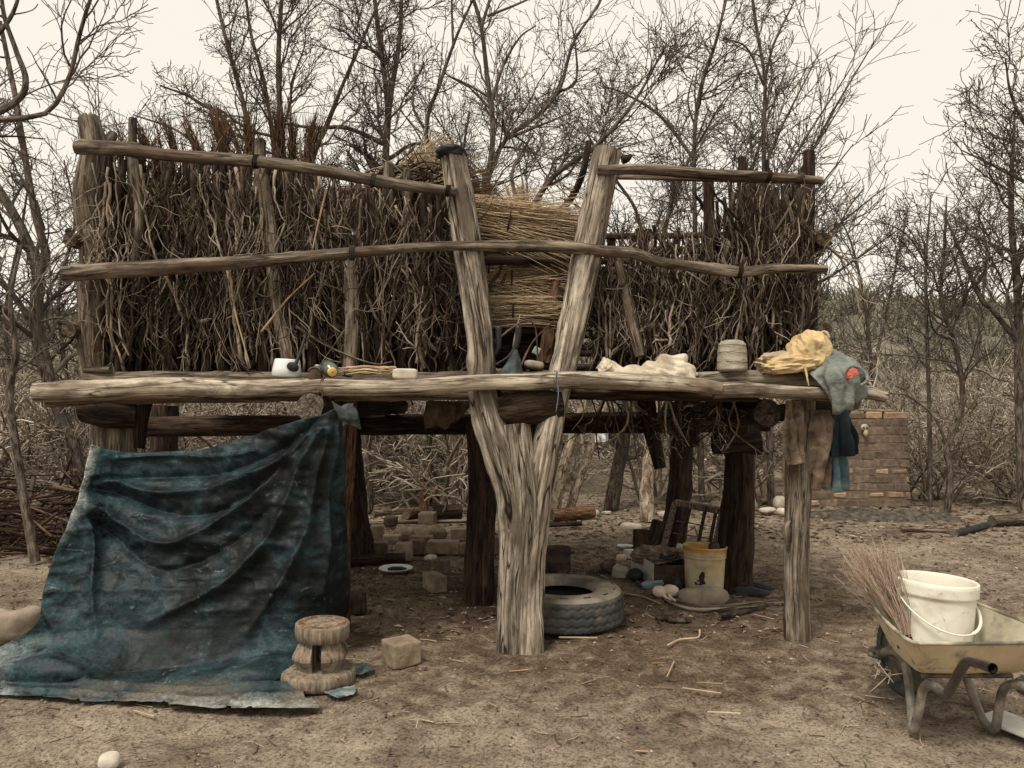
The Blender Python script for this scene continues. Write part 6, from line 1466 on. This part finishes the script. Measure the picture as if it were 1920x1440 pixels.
# white bucket in the barrow
cW = np.array([2.05, 3.80, .335])
BW, R3 = bucket('large scuffed white plastic bucket standing in the wheelbarrow', cW, .165, .178, .315, M_CREAM, M_CREAM, tilt=(.0, .055), ribs=(), rim=.009, band=.80)
q = []
for t in np.linspace(0, 1, 40):
    a = -pi * .98 + t * pi * 1.0
    dip = .135 * sin(pi * t) ** 1.0
    q.append([(.186 + .012 * sin(pi * t)) * cos(a), (.186 + .02 * sin(pi * t)) * sin(a), .25 - dip - .02 * t])
mb = MB(); tubes(mb, np.array(q) @ R3.T + cW, np.full(40, .0042), 8); mb.build('bail', M_CREAM, BW)
mb = MB(); tubes(mb, (np.array(q) @ R3.T + cW)[24:36], np.full(12, .0075), 10); mb.build('grip', M_CREAM, BW)
for sg in (0, -1):
    mb = MB(); lathe(mb, [(.004, -.008), (.018, -.006), (.018, .006), (.004, .008)], 16, (np.array(q[sg]) * [.975, .975, 1]) @ R3.T + cW, rot(0, pi / 2, 0), caps=True); mb.build('ear', M_CREAM, BW)
# twig broom
rgb_ = np.random.default_rng(9); nB = 230
foot = np.array(P(1705, 1215, 3.72)); BR_ = thing('twig_broom', 'dry twig hand broom stuck in the wheelbarrow beside the white bucket', 'broom', foot)
tipx = rgb_.uniform(0, 1, nB) ** .9
ends_ = np.array([P(1572 + 108 * t + rgb_.normal(0, 6), 1030 + 22 * t + rgb_.normal(0, 16) + (35 if rgb_.uniform() < .3 else 0), 3.9 + rgb_.normal(0, .08)) for t in tipx])
mids = foot + (ends_ - foot) * .42 + rgb_.normal(0, .012, (nB, 3)) + np.array([.02, 0, -.01])
st = foot + rgb_.normal(0, .012, (nB, 3))
Pt_ = np.stack([spline([a, b_, c_], 7) for a, b_, c_ in zip(st, mids, ends_)])
mb = MB(); tubes(mb, Pt_, np.linspace(1, .35, 7)[None] * rgb_.uniform(.0016, .0032, (nB, 1)), 4, cap=False)
a_, b_ = sprout(Pt_, np.linspace(1, .35, 7)[None] * np.full((nB, 1), .002), 3, rgb_, t=(.5, .95), ang=(.15, .5), ln=(.12, .3), npts=4, wig=.1, rmin=.0011); tubes(mb, a_, b_, 3, cap=False)
M_BROOM = twig_mat('pinkish_broom_twig', (0.20, 0.135, 0.095), (0.42, 0.31, 0.235), (0.62, 0.51, 0.41))
o = mb.build('twigs', M_BROOM, BR_); o['kind'] = 'stuff'
mb = MB(); tt = np.linspace(0, 6 * pi, 60); d = nrm(mids.mean(0) - foot); s_ = nrm(np.cross(d, [0, 1, 0])); v_ = np.cross(d, s_)
tubes(mb, foot + d * .03 + np.outer(tt / (6 * pi) * .03, d) + np.outer(np.cos(tt) * .028, s_) + np.outer(np.sin(tt) * .028, v_), np.full(60, .004), 6); mb.build('binding', M_TWIGD, BR_)

# ------------------------------------------------------------------ ash heap, brush pile, litter
gx = np.linspace(-1, 1, 60); AX, AY = np.meshgrid(gx, gx)
rr_ = np.hypot(AX, AY); rr_ = rr_ * (1 + .25 * fbm(np.stack([AX * 2, AY * 2, 0 * AX + 3], -1), 2, 5)); hz = .10 * np.clip(1 - rr_ ** 2, 0, 1) + .05 * fbm(np.stack([AX * 5, AY * 5, 0 * AX], -1), 3, 4) * (rr_ < 1) - .04
cA = at_g((1640, 968))
mb = MB().add(np.stack([cA[0] + AX * 1.25, cA[1] + .1 + AY * .55, hz], -1), grid_faces(60, 60)); tag(mb.build('ash_heap', M_ASH), 'dark heap of ash along the foot of the brick wall', 'ash heap', kind='stuff')
bp = MB(); rgp = np.random.default_rng(6); q0 = []
for j in range(150):
    a = np.array([rgp.uniform(-6.2, -4.35), rgp.uniform(7.6, 9.2), rgp.uniform(.02, .8) * rgp.uniform(.3, 1)]); d = nrm(rgp.normal(size=3) * [1, .5, .16]); L = rgp.uniform(.5, 1.5)
    q0.append(spline([a - d * L / 2, a + rgp.normal(0, .04, 3), a + d * L / 2 + rgp.normal(0, .06, 3)], 8))
q0 = np.array(q0); q0[..., 2] = np.maximum(q0[..., 2], .02)
r0 = np.linspace(1, .5, 8)[None] * rgp.uniform(.008, .026, (150, 1)); tubes(bp, q0, r0, 6)
a_, b_ = sprout(q0, r0, 5, rgp, ang=(.3, .9), ln=(.2, .5), npts=5, wig=.2, rmin=.003); a_[..., 2] = np.maximum(a_[..., 2], .01); tubes(bp, a_, b_, 4, cap=False)
M_PILE = twig_mat('brush_pile_branch', (0.014, 0.008, 0.006), (0.052, 0.03, 0.021), (0.15, 0.105, 0.075))
tag(bp.build('brush_pile', M_PILE), 'heap of dark reddish cut branches at the left edge', 'brush pile', kind='stuff')
# small litter everywhere
rl = np.random.default_rng(17)
def scatter(n, xr, yr, dens=None):
    x = rl.uniform(*xr, n); y = rl.uniform(*yr, n)
    return np.stack([x, y, ground_h(x, y)], -1)
def flat_bits(mb, pts, size, asp, h=.35, tri=False):
    n = len(pts); a = rl.uniform(0, 2 * pi, n); s = rl.uniform(size[0], size[1], n)[:, None]
    d = np.stack([np.cos(a), np.sin(a), rl.normal(0, h * .5, n)], -1); w = np.stack([-np.sin(a), np.cos(a), rl.normal(0, h * .5, n)], -1)
    asp_ = rl.uniform(asp[0], asp[1], n)[:, None]
    p = pts + np.array([0, 0, .006])
    V = np.stack([p - d * s, p - w * s * asp_ + [0, 0, .004], p + d * s, p + w * s * asp_ + [0, 0, .008]], 1)
    V[..., 2] = np.maximum(V[..., 2], (pts[:, 2] + .002)[:, None])
    mb.add(V.reshape(-1, 3), np.arange(n * 4).reshape(-1, 4), None, None, np.repeat(rl.uniform(0, 1, n) ** 1.5, 4))
lt = MB()
flat_bits(lt, scatter(2600, (-4, 4), (2.6, 5.2)), (.004, .013), (.25, .7))
flat_bits(lt, scatter(5200, (-6, 6), (5.0, 9.0)), (.007, .026), (.2, .7))
flat_bits(lt, scatter(7000, (-9, 9), (8.5, 13.5)), (.014, .055), (.15, .6))
flat_bits(lt, scatter(1500, (-1.6, 2.0), (5.2, 8.2)), (.01, .035), (.2, .6))
flat_bits(lt, scatter(2600, (-8, 9), (8.8, 11.8)), (.02, .07), (.15, .5))
tag(lt.build('leaf_litter', M_LITTER, origin=(0, 6, 0), smooth=False), 'dead leaves and crumbs strewn over the trodden yard', 'litter', kind='stuff')
tw = MB(); n = 1500
pts = np.concatenate([scatter(500, (-4, 4), (2.8, 5.6)), scatter(1000, (-7, 8), (5.6, 12.5))]); a = rl.uniform(0, pi, n); L = rl.uniform(.03, .12, n) * (1 + .12 * (pts[:, 1] - 3))
d = np.stack([np.cos(a), np.sin(a), rl.normal(0, .06, n)], -1); pts[:, 2] += .006
bend = rl.normal(0, .012, (n, 3)) * [1, 1, .2]
tubes(tw, np.stack([pts - d * L[:, None] / 2, pts + bend, pts + d * L[:, None] / 2], 1), np.linspace(1, .7, 3)[None] * rl.uniform(.0014, .0035, (n, 1)) * (1 + .1 * (pts[:, 1:2] - 3)), 4, cap=False, rnd=rl.uniform(.2, 1, n))
tag(tw.build('twig_litter', M_LITTER, origin=(0, 6, 0)), 'short twigs and straw bits strewn over the yard', 'litter', kind='stuff')
pb = MB(); n = 620
pts = np.concatenate([scatter(260, (-4, 4), (2.7, 5.6)), scatter(360, (-8, 8), (5.6, 12.8))])
O = np.array([[1, 0, 0], [-1, 0, 0], [0, 1, 0], [0, -1, 0], [0, 0, 1], [0, 0, -1]], float); Tt = np.array([[0, 2, 4], [2, 1, 4], [1, 3, 4], [3, 0, 4], [2, 0, 5], [1, 2, 5], [3, 1, 5], [0, 3, 5]])
s = (rl.uniform(.004, .014, n) * (1 + .12 * (pts[:, 1] - 3)))[:, None, None]
V = O[None] * s * rl.uniform(.6, 1.2, (n, 6, 1)) * [1, 1, .7] + pts[:, None] + [0, 0, .003]
pb.add(V.reshape(-1, 3), None, (np.arange(n)[:, None, None] * 6 + Tt[None]).reshape(-1, 3), None, np.repeat(rl.uniform(0, 1, n), 6))
tag(pb.build('pebbles', M_CLAY, origin=(0, 6, 0)), 'small pale pebbles and crumbs of earth on the yard', 'pebbles', kind='stuff')

# ------------------------------------------------------------------ trees
def tree(name, label, group, stems, seed, l1=9, l2=6, l3=4, bark=None, leafy=0, len1=(.22, .5), up=.06, sides=(12, 6, 4, 3), size=1.0, rmin=.0056, t1=(.3, 1.0), a1=(.5, 1.0), leafsz=(.022, .042), wig=.19, dens3=(.35, .75), l4=0, rs=.76, lf=.92):
    """stems: list of (points, radii); points are places already"""
    rg = np.random.default_rng(seed)
    bark = bark or M_BARK
    stems = [(a, b * rs) for a, b in stems]
    l1 = max(1, round(l1 * lf))
    base = np.array(stems[0][0][0], float); base[2] = 0
    t = thing(name, label, 'tree', base, group)
    mb = MB(); Ps = []; Rs = []
    for i, (pts, rad) in enumerate(stems):
        pts = np.asarray(pts, float)
        log(mb, pts, rad, k=sides[0], n=46, seed=seed * 10 + i, lump=.12, grain=.06, cracks=0)
        q = spline(pts, 24); Ps.append(q); Rs.append(np.interp(np.linspace(0, 1, 24), np.linspace(0, 1, len(rad)), rad))
    mb.build('trunk', bark, t)
    Ps, Rs = np.array(Ps), np.array(Rs)
    cr = MB()
    A, Ra = sprout(Ps, Rs, l1, rg, True, t=t1, ang=a1, ln=len1, npts=8, wig=wig, trop=up, rr=.5, tip=.3, rmin=rmin)
    tubes(cr, A, Ra, sides[1], cap=False, seed=seed, knob=.08)
    B, Rb = sprout(A, Ra, l2, rg, True, t=(.15, 1), ang=(.4, 1.0), ln=(.35, .85), npts=8, wig=wig * 1.25, trop=up * .8, rr=.6, tip=.4, rmin=rmin * .85)
    tubes(cr, B, Rb, sides[2], cap=False, seed=seed + 1)
    C, Rc = sprout(B, Rb, max(1, l3 - 1), rg, True, t=(.15, 1), ang=(.4, 1.1), ln=dens3, npts=5, wig=wig * 1.5, trop=up * .5, rr=.7, tip=.5, rmin=rmin * .72, lmin=.22)
    #=(.15, 1), ang=(.4, 1.1), ln=dens3, npts=5, wig=wig * 1.5, trop=up * .5, rr=.7, tip=.5, rmin=rmin * .72, lmin=.22)
    tubes(cr, C, Rc, sides[3], cap=False, seed=seed + 2)
    if l4:
        D, Rd = sprout(C, Rc, l4, rg, True, t=(.2, 1), ang=(.4, 1.2), ln=(.4, .8), npts=4, wig=wig * 1.5, trop=0, rr=.8, tip=.7, rmin=rmin * .6, lmin=.14)
        tubes(cr, D, Rd, 3, cap=False, seed=seed + 3)
    cr.build('crown', M_BRANCH, t)
    if leafy:
        src = (D if l4 else C)[:, 1:].reshape(-1, 3)
        k = rg.choice(len(src), min(leafy, len(src) * 3), replace=leafy > len(src))
        lv = MB(); leaves(lv, src[k] + rg.normal(0, .02, (len(k), 3)), leafsz, rg); o = lv.build('leaves', M_LEAF, t); o['kind'] = 'stuff'
    return t
def st(pts, Y, r):
    q = PL(pts, Y)
    return (q, np.array(r))
BT_ = 'bare trees of the thicket behind the pen'
# left
tree('bare_tree', 'crooked grey trunk with reddish leaning foot left of the pen', BT_, [st([(172, 1000), (150, 880), (116, 780), (86, 690), (68, 600), (72, 520), (58, 470), (22, 395), (-20, 320), (-60, 200)], 9.6, [.11, .105, .10, .105, .11, .10, .08, .07, .055, .03]),
     st([(70, 520), (86, 480), (66, 400), (48, 300), (30, 190), (0, 40)], 9.6, [.075, .06, .05, .045, .04, .03]), st([(66, 620), (30, 560), (-30, 500), (-90, 470)], 9.6, [.05, .045, .04, .03])], 1, l1=12, l2=8, l3=4, a1=(.5, 1.1), up=.02, len1=(.25, .5))
tree('bare_tree', 'slender pale leaning trunk standing clear at the far left', BT_, [st([(66, 1054), (46, 940), (28, 830), (18, 740), (30, 660), (20, 560), (45, 440)], 7.4, [.052, .045, .042, .04, .03, .022, .012])], 2, l1=9, l2=5, l3=3, t1=(.5, 1), up=.0, rs=.9)
tree('bare_tree', 'dark heavy limb arching into the sky at the top left corner', BT_, [st([(-420, 1040), (-330, 600), (-200, 340), (-60, 240), (40, 222), (92, 208), (128, 150), (148, 70), (164, 15), (190, -60)], 8.5, [.16, .14, .12, .10, .075, .06, .045, .035, .03, .02]),
     st([(-60, 240), (30, 190), (48, 150), (30, 95), (8, 30), (0, -40)], 8.5, [.06, .05, .04, .035, .03, .02]), st([(-150, 300), (-60, 120), (0, 60), (30, 10), (40, -50)], 8.5, [.06, .05, .04, .03, .02])], 3, l1=10, l2=6, l3=3, a1=(.4, .9), len1=(.12, .3), t1=(.35, 1))
tree('bare_tree', 'thin twiggy tree filling the gap left of the pen', BT_, [st([(20, 960), (30, 800), (10, 600), (40, 430), (60, 300)], 12, [.05, .045, .04, .03, .015]), st([(120, 950), (130, 760), (110, 560), (140, 420), (120, 300)], 12.4, [.05, .045, .035, .03, .015]), st([(-40, 950), (-30, 700), (-10, 500), (-40, 330)], 12.4, [.05, .045, .035, .015])], 4, l1=14, l2=7, l3=5, a1=(.6, 1.2), up=0)
tree('bare_tree', 'pale twiggy sapling behind the left corner post', BT_, [st([(205, 950), (190, 700), (215, 420), (190, 260), (182, 130)], 13, [.045, .04, .03, .018, .008]), st([(270, 950), (285, 560), (270, 330), (255, 230)], 13, [.05, .04, .03, .012])], 5, l1=12, l2=5, l3=3, len1=(.15, .35), t1=(.45, .95))
# middle: tall leafy multi-stemmed one, then slim forked ones
tree('bare_tree', 'many stemmed leafy tree rising over the left wall', BT_, [st([(530, 950), (525, 640), (532, 350), (522, 130), (532, -60)], 12, [.13, .115, .09, .06, .035]), st([(522, 620), (500, 400), (455, 190), (425, 80), (395, -50)], 12, [.08, .07, .055, .045, .03]),
     st([(530, 560), (578, 330), (630, 190), (690, 50), (740, -60)], 12, [.07, .055, .04, .03, .02]), st([(515, 560), (440, 260), (370, 190), (300, 160)], 12, [.06, .05, .04, .02]), st([(528, 400), (500, 180), (470, 60), (455, -60)], 12, [.05, .045, .035, .025]), st([(500, 480), (420, 330), (340, 250), (250, 215)], 12, [.05, .04, .03, .015])], 6, l1=13, l2=8, l3=5, leafy=3800, len1=(.18, .4), a1=(.5, 1.2), t1=(.3, 1), wig=.18)
tree('bare_tree', 'straight dark leafy trunk forking high above the left wall', BT_, [st([(722, 930), (724, 560), (722, 330), (727, 200), (712, 80), (696, -60)], 13.5, [.15, .14, .12, .09, .06, .045]), st([(724, 260), (732, 180), (748, 80), (755, -60)], 13.5, [.08, .07, .05, .04]), st([(720, 270), (650, 240), (590, 240), (520, 230)], 13.5, [.06, .05, .04, .02]), st([(726, 300), (780, 270), (830, 290), (880, 330)], 13.5, [.05, .04, .03, .015])], 7, l1=13, l2=8, l3=5, leafy=3000, len1=(.12, .3), a1=(.7, 1.3), t1=(.5, 1), wig=.18)
tree('bare_tree', 'slim bent tree left of the charred post, forked near the top', BT_, [st([(806, 940), (806, 450), (800, 240), (822, 165), (848, 90), (868, 40), (905, -40)], 11.5, [.07, .065, .055, .045, .04, .032, .02]), st([(800, 250), (775, 200), (780, 130)], 11.5, [.03, .022, .012]), st([(850, 90), (848, 40), (846, -40)], 11.5, [.025, .022, .015])], 8, l1=6, l2=5, l3=3, len1=(.1, .25), t1=(.4, 1))
tree('bare_tree', 'tall slim forked tree between the fork arms', BT_, [st([(930, 940), (915, 560), (908, 400), (924, 250), (912, 130), (900, 40), (870, -50)], 11, [.085, .08, .07, .06, .05, .042, .03]), st([(922, 190), (945, 120), (975, 70), (1005, 48)], 11, [.035, .03, .022, .012]), st([(903, 50), (915, 10), (930, -40)], 11, [.035, .03, .02]), st([(914, 30), (960, 12), (1010, -10)], 11, [.03, .022, .015]), st([(922, 185), (880, 160), (848, 145)], 11, [.025, .022, .018])], 9, l1=5, l2=5, l3=3, len1=(.1, .25), t1=(.4, 1))
tree('bare_tree', 'curved leaning tree right of the charred post with feathery top', BT_, [st([(880, 945), (890, 520), (905, 380), (942, 270), (1010, 215), (1050, 165), (1075, 80), (1118, 15), (1150, -50)], 12.5, [.10, .10, .095, .09, .06, .05, .04, .03, .02]), st([(945, 262), (1000, 240), (1050, 220), (1090, 200)], 12.5, [.04, .03, .02, .012]), st([(1040, 175), (1080, 150), (1075, 60), (1062, 30)], 12.5, [.03, .025, .02, .012]), st([(900, 400), (870, 300), (880, 210)], 12.5, [.04, .03, .02])], 10, l1=12, l2=8, l3=5, leafy=2600, len1=(.14, .32), a1=(.5, 1.2), t1=(.35, .95), wig=.17)
tree('bare_tree', 'thick bare limb curving up behind the right fork arm', BT_, [st([(1010, 950), (985, 600), (992, 420), (1030, 340), (1085, 296), (1120, 272), (1190, 190), (1240, 100)], 10, [.09, .085, .08, .065, .055, .045, .03, .015]), st([(990, 420), (960, 330), (1000, 250)], 10, [.04, .03, .012])], 11, l1=10, l2=8, l3=5, leafy=1400, len1=(.2, .4), t1=(.5, 1), wig=.18)
tree('bare_tree', 'slender tree right of the fork, bent near the top', BT_, [st([(1316, 950), (1305, 500), (1302, 260), (1318, 150), (1342, 80), (1368, -30)], 12, [.07, .06, .05, .045, .04, .025]), st([(1304, 240), (1290, 190), (1300, 140)], 12, [.025, .02, .01]), st([(1303, 300), (1240, 220), (1180, 180), (1130, 160)], 12, [.04, .035, .025, .012])], 12, l1=12, l2=8, l3=5, leafy=1600, len1=(.14, .34), a1=(.6, 1.2), t1=(.4, 1), wig=.18)
tree('bare_tree', 'forked tree standing above the right wall', BT_, [st([(1446, 950), (1436, 520), (1432, 260), (1434, 150), (1418, 50), (1406, -40)], 11.6, [.075, .065, .05, .045, .035, .028]), st([(1434, 150), (1452, 80), (1490, 0), (1500, -40)], 11.6, [.03, .025, .018, .012]), st([(1432, 160), (1400, 90), (1350, 70)], 11.6, [.025, .02, .01])], 13, l1=7, l2=6, l3=4, leafy=600, len1=(.12, .26), t1=(.4, 1))
tree('bare_tree', 'low spreading twiggy tree behind the open part of the right wall', BT_, [st([(1220, 950), (1215, 620), (1200, 420), (1150, 330), (1100, 250)], 13, [.09, .08, .06, .04, .02]), st([(1216, 560), (1260, 380), (1300, 280), (1330, 200)], 13, [.06, .05, .035, .015]), st([(1214, 600), (1160, 480), (1100, 400), (1050, 370)], 13, [.05, .04, .03, .015])], 14, l1=15, l2=9, l3=5, leafy=1800, len1=(.22, .45), a1=(.6, 1.3), t1=(.35, 1), wig=.2)
fan = []
for i, (x1, y1, xm, ym) in enumerate(((1600, 120, 1470, 330), (1585, 185, 1480, 360), (1540, 90, 1440, 300), (1600, 270, 1500, 400), (1480, 110, 1410, 320), (1560, 350, 1480, 450), (1650, 60, 1540, 250), (1660, 350, 1540, 450), (1700, 420, 1570, 510))):
    fan.append(st([(1372 + i * 3, 950), (1366 + i * 4, 700), ((1372 + xm) / 2, (640 + ym) / 2), (xm, ym), (x1, y1)], 10.6 + .1 * i, [.045, .04, .036, .026, .009]))
tree('bare_tree', 'fan of long straight rods leaning out past the right wall', BT_, fan, 15, l1=11, l2=5, l3=3, len1=(.12, .32), a1=(.2, .55), up=.03, t1=(.4, 1), wig=.09)
# right
tree('bare_tree', 'thin straight tree right of the brick wall', BT_, [st([(1744, 960), (1743, 800), (1738, 620), (1736, 500), (1746, 360)], 11.5, [.045, .042, .035, .028, .012]), st([(1740, 500), (1700, 440), (1640, 410)], 11.5, [.02, .016, .008])], 16, lf=.9, l1=12, l2=5, l3=4, len1=(.25, .5), t1=(.45, 1), a1=(.5, 1.1))
tree('bare_tree', 'crooked pale footed tree right of the brick wall', BT_, [st([(1776, 965), (1782, 880), (1776, 840), (1804, 760), (1798, 680), (1782, 620), (1764, 560), (1770, 470), (1775, 370)], 11, [.065, .06, .055, .05, .045, .04, .035, .025, .012]), st([(1778, 840), (1750, 780), (1700, 742), (1655, 738)], 11, [.03, .025, .018, .008]), st([(1768, 560), (1820, 540), (1850, 500)], 11, [.02, .016, .008])], 17, lf=.9, l1=12, l2=5, l3=4, len1=(.2, .4), t1=(.4, 1), a1=(.6, 1.2))
tree('bare_tree', 'tall dark trunk at the right edge with a long slanting limb', BT_, [st([(1920, 970), (1912, 760), (1908, 560), (1896, 400), (1903, 200)], 10.2, [.09, .08, .065, .045, .015]), st([(1908, 640), (1860, 580), (1840, 560), (1800, 470), (1770, 400)], 10.2, [.05, .042, .04, .03, .012]), st([(1906, 500), (1960, 400), (1990, 300)], 10.2, [.04, .03, .012])], 18, lf=.9, l1=12, l2=6, l3=4, len1=(.2, .4), t1=(.4, 1), a1=(.6, 1.1))
tree('bare_tree', 'dense leafy twigs reaching in from the top right edge', BT_, [st([(2060, 970), (2050, 600), (2010, 420), (1960, 300), (1900, 190), (1885, 110)], 9.6, [.10, .09, .07, .05, .035, .012]), st([(2030, 480), (1960, 370), (1880, 320), (1800, 280)], 9.6, [.05, .04, .025, .01]), st([(2010, 420), (1980, 250), (1930, 150)], 9.6, [.04, .03, .012])], 19, lf=.9, l1=13, l2=7, l3=5, leafy=1500, len1=(.2, .4), a1=(.5, 1.1), t1=(.5, 1), up=.02)
tree('bare_tree', 'wide thin tree far behind the brick wall', BT_, [st([(1640, 900), (1630, 640), (1600, 470), (1560, 380)], 17, [.06, .05, .04, .015]), st([(1636, 700), (1680, 500), (1700, 400)], 17, [.05, .04, .015])], 20, lf=.9, l1=13, l2=7, l3=5, len1=(.3, .6), a1=(.5, 1.1), t1=(.3, 1), rmin=.007)
tree('bare_tree', 'hazy twiggy tree far behind the right edge', BT_, [st([(1840, 900), (1835, 640), (1850, 480), (1830, 380)], 18, [.06, .05, .04, .015]), st([(1836, 700), (1800, 520), (1770, 440)], 18, [.05, .04, .015])], 21, lf=.9, l1=13, l2=7, l3=5, len1=(.3, .6), a1=(.5, 1.1), t1=(.3, 1), rmin=.007)
# trunks seen beneath the pen
TR = 'trunks seen beneath the pen'
tree('bare_tree', 'left one of two pale peeling trunks leaning right under the pen', TR, [st([(1040, 960), (1058, 870), (1082, 800), (1110, 700), (1120, 560)], 10.4, [.075, .07, .065, .06, .04])], 22, rs=1, l1=6, l2=5, l3=3, bark=M_BARKP, t1=(.6, 1))
tree('bare_tree', 'right one of two pale peeling trunks leaning right under the pen', TR, [st([(1066, 962), (1092, 880), (1118, 812), (1150, 700), (1180, 560)], 10.6, [.065, .06, .06, .05, .03])], 23, rs=1, l1=6, l2=5, l3=3, bark=M_BARKP, t1=(.6, 1))
tree('bare_tree', 'pale trunk with flared foot right of the hanging stub', TR, [st([(1214, 976), (1212, 930), (1216, 860), (1226, 780), (1230, 620)], 10.1, [.10, .075, .07, .065, .04])], 24, rs=1, l1=6, l2=5, l3=3, bark=M_BARKP, t1=(.6, 1))
tree('bare_tree', 'dark crooked trunk between the pale trunks under the pen', TR, [st([(1146, 958), (1156, 890), (1170, 820), (1165, 700)], 11.2, [.11, .10, .09, .06])], 25, rs=1, l1=9, l2=6, l3=4, t1=(.3, 1), a1=(.7, 1.2))
tree('bare_tree', 'grey straight trunk beside the dark rear post under the pen', TR, [st([(690, 960), (686, 860), (684, 780), (680, 600)], 10.8, [.08, .075, .07, .05])], 26, rs=1, l1=8, l2=6, l3=4, t1=(.3, 1))
tree('bare_tree', 'pale pole like trunk left of the inner post under the pen', TR, [st([(852, 950), (850, 860), (848, 780), (850, 600)], 11.6, [.07, .065, .06, .04])], 27, rs=1, l1=9, l2=6, l3=4, bark=M_BARKP, t1=(.2, 1), a1=(.6, 1.2))
tree('tree_stump', 'short reddish forked stump behind the brick heap', None, [st([(800, 972), (797, 940), (794, 905)], 10.4, [.11, .095, .08]), st([(800, 945), (812, 925), (822, 912)], 10.4, [.06, .05, .04])], 28, l1=1, l2=1, l3=1, bark=M_RED, len1=(.3, .5))

# ------------------------------------------------------------------ dry shrubs: eight built, the rest copied with shared meshes
SG = 'dry leafless shrubs of the thicket'
protos = []
for v in range(8):
    rg = np.random.default_rng(200 + v)
    ns_ = 9
    t = thing('dry_shrub', 'dry leafless grey brown shrub in the thicket', 'shrub', (0, 0, 0), SG)
    q0 = []
    for j in range(ns_):
        b0 = np.array([rg.normal(0, .22), rg.normal(0, .22), 0]); d = nrm(np.array([rg.normal(0, .45), rg.normal(0, .45), 1.0])); H_ = rg.uniform(1.2, 2.5)
        pts = [b0]
        for s in range(9):
            d = nrm(d + rg.normal(0, .16, 3) * [1, 1, .6]); pts.append(pts[-1] + d * H_ / 9)
        q0.append(pts)
    q0 = np.array(q0); r0 = np.linspace(1, .3, 10)[None] * rg.uniform(.010, .03, (ns_, 1))
    mb = MB(); tubes(mb, q0, r0, 6, cap=False, knob=.1, seed=v); mb.build('stem', M_SHRUB, t)
    cr = MB(); A, Ra = sprout(q0, r0, 7, rg, t=(.1, 1), ang=(.4, 1.1), ln=(.25, .6), npts=7, wig=.2, trop=.03, rr=.65, rmin=.008); tubes(cr, A, Ra, 4, cap=False, seed=v)
    B, Rb = sprout(A, Ra, 5, rg, t=(.1, 1), ang=(.4, 1.1), ln=(.35, .8), npts=6, wig=.22, trop=0, rr=.75, rmin=.0062); tubes(cr, B, Rb, 3, cap=False, seed=v + 1)
    C, Rc = sprout(B, Rb, 1, rg, t=(.2, 1), ang=(.4, 1.1), ln=(.4, .8), npts=4, wig=.22, trop=0, rr=.8, rmin=.005, lmin=.08); tubes(cr, C, Rc, 3, cap=False, seed=v + 2)
    cr.build('crown', M_SHRUB, t); protos.append(t)
def copy_tree(o):
    c = o.copy(); COL.objects.link(c)
    for ch in o.children:
        d = ch.copy(); COL.objects.link(d); d.parent = c
    return c
rs = np.random.default_rng(77)
spots = []
for i in range(160):
    y = 11.3 + 15 * rs.uniform(0, 1) ** 1.5
    x = rs.uniform(-1, 1) * (y * .92 + 1.5)
    if 4.0 < x < 6.1 and y < 13.2: continue
    if x > 6.0 and y < 11.8: y += 1.0
    spots.append((x, y))
spots += [(-6.6, 9.7), (-5.6, 10.3), (-7.2, 11), (-4.9, 11.2), (-8.0, 10.2)]
for i, (x, y) in enumerate(spots):
    o = protos[i] if i < 8 else copy_tree(protos[i % 8])
    o.location = (x, y, (hill_h(np.array(x), np.array(y)) if y > 20 else -.03))
    o.rotation_euler = (rs.normal(0, .06), rs.normal(0, .06), rs.uniform(0, 6.28))
    s = rs.uniform(.7, 1.25) * (1 if y < 15 else 1.25); o.scale = (s * rs.uniform(.9, 1.25), s, s * rs.uniform(.8, 1.1))
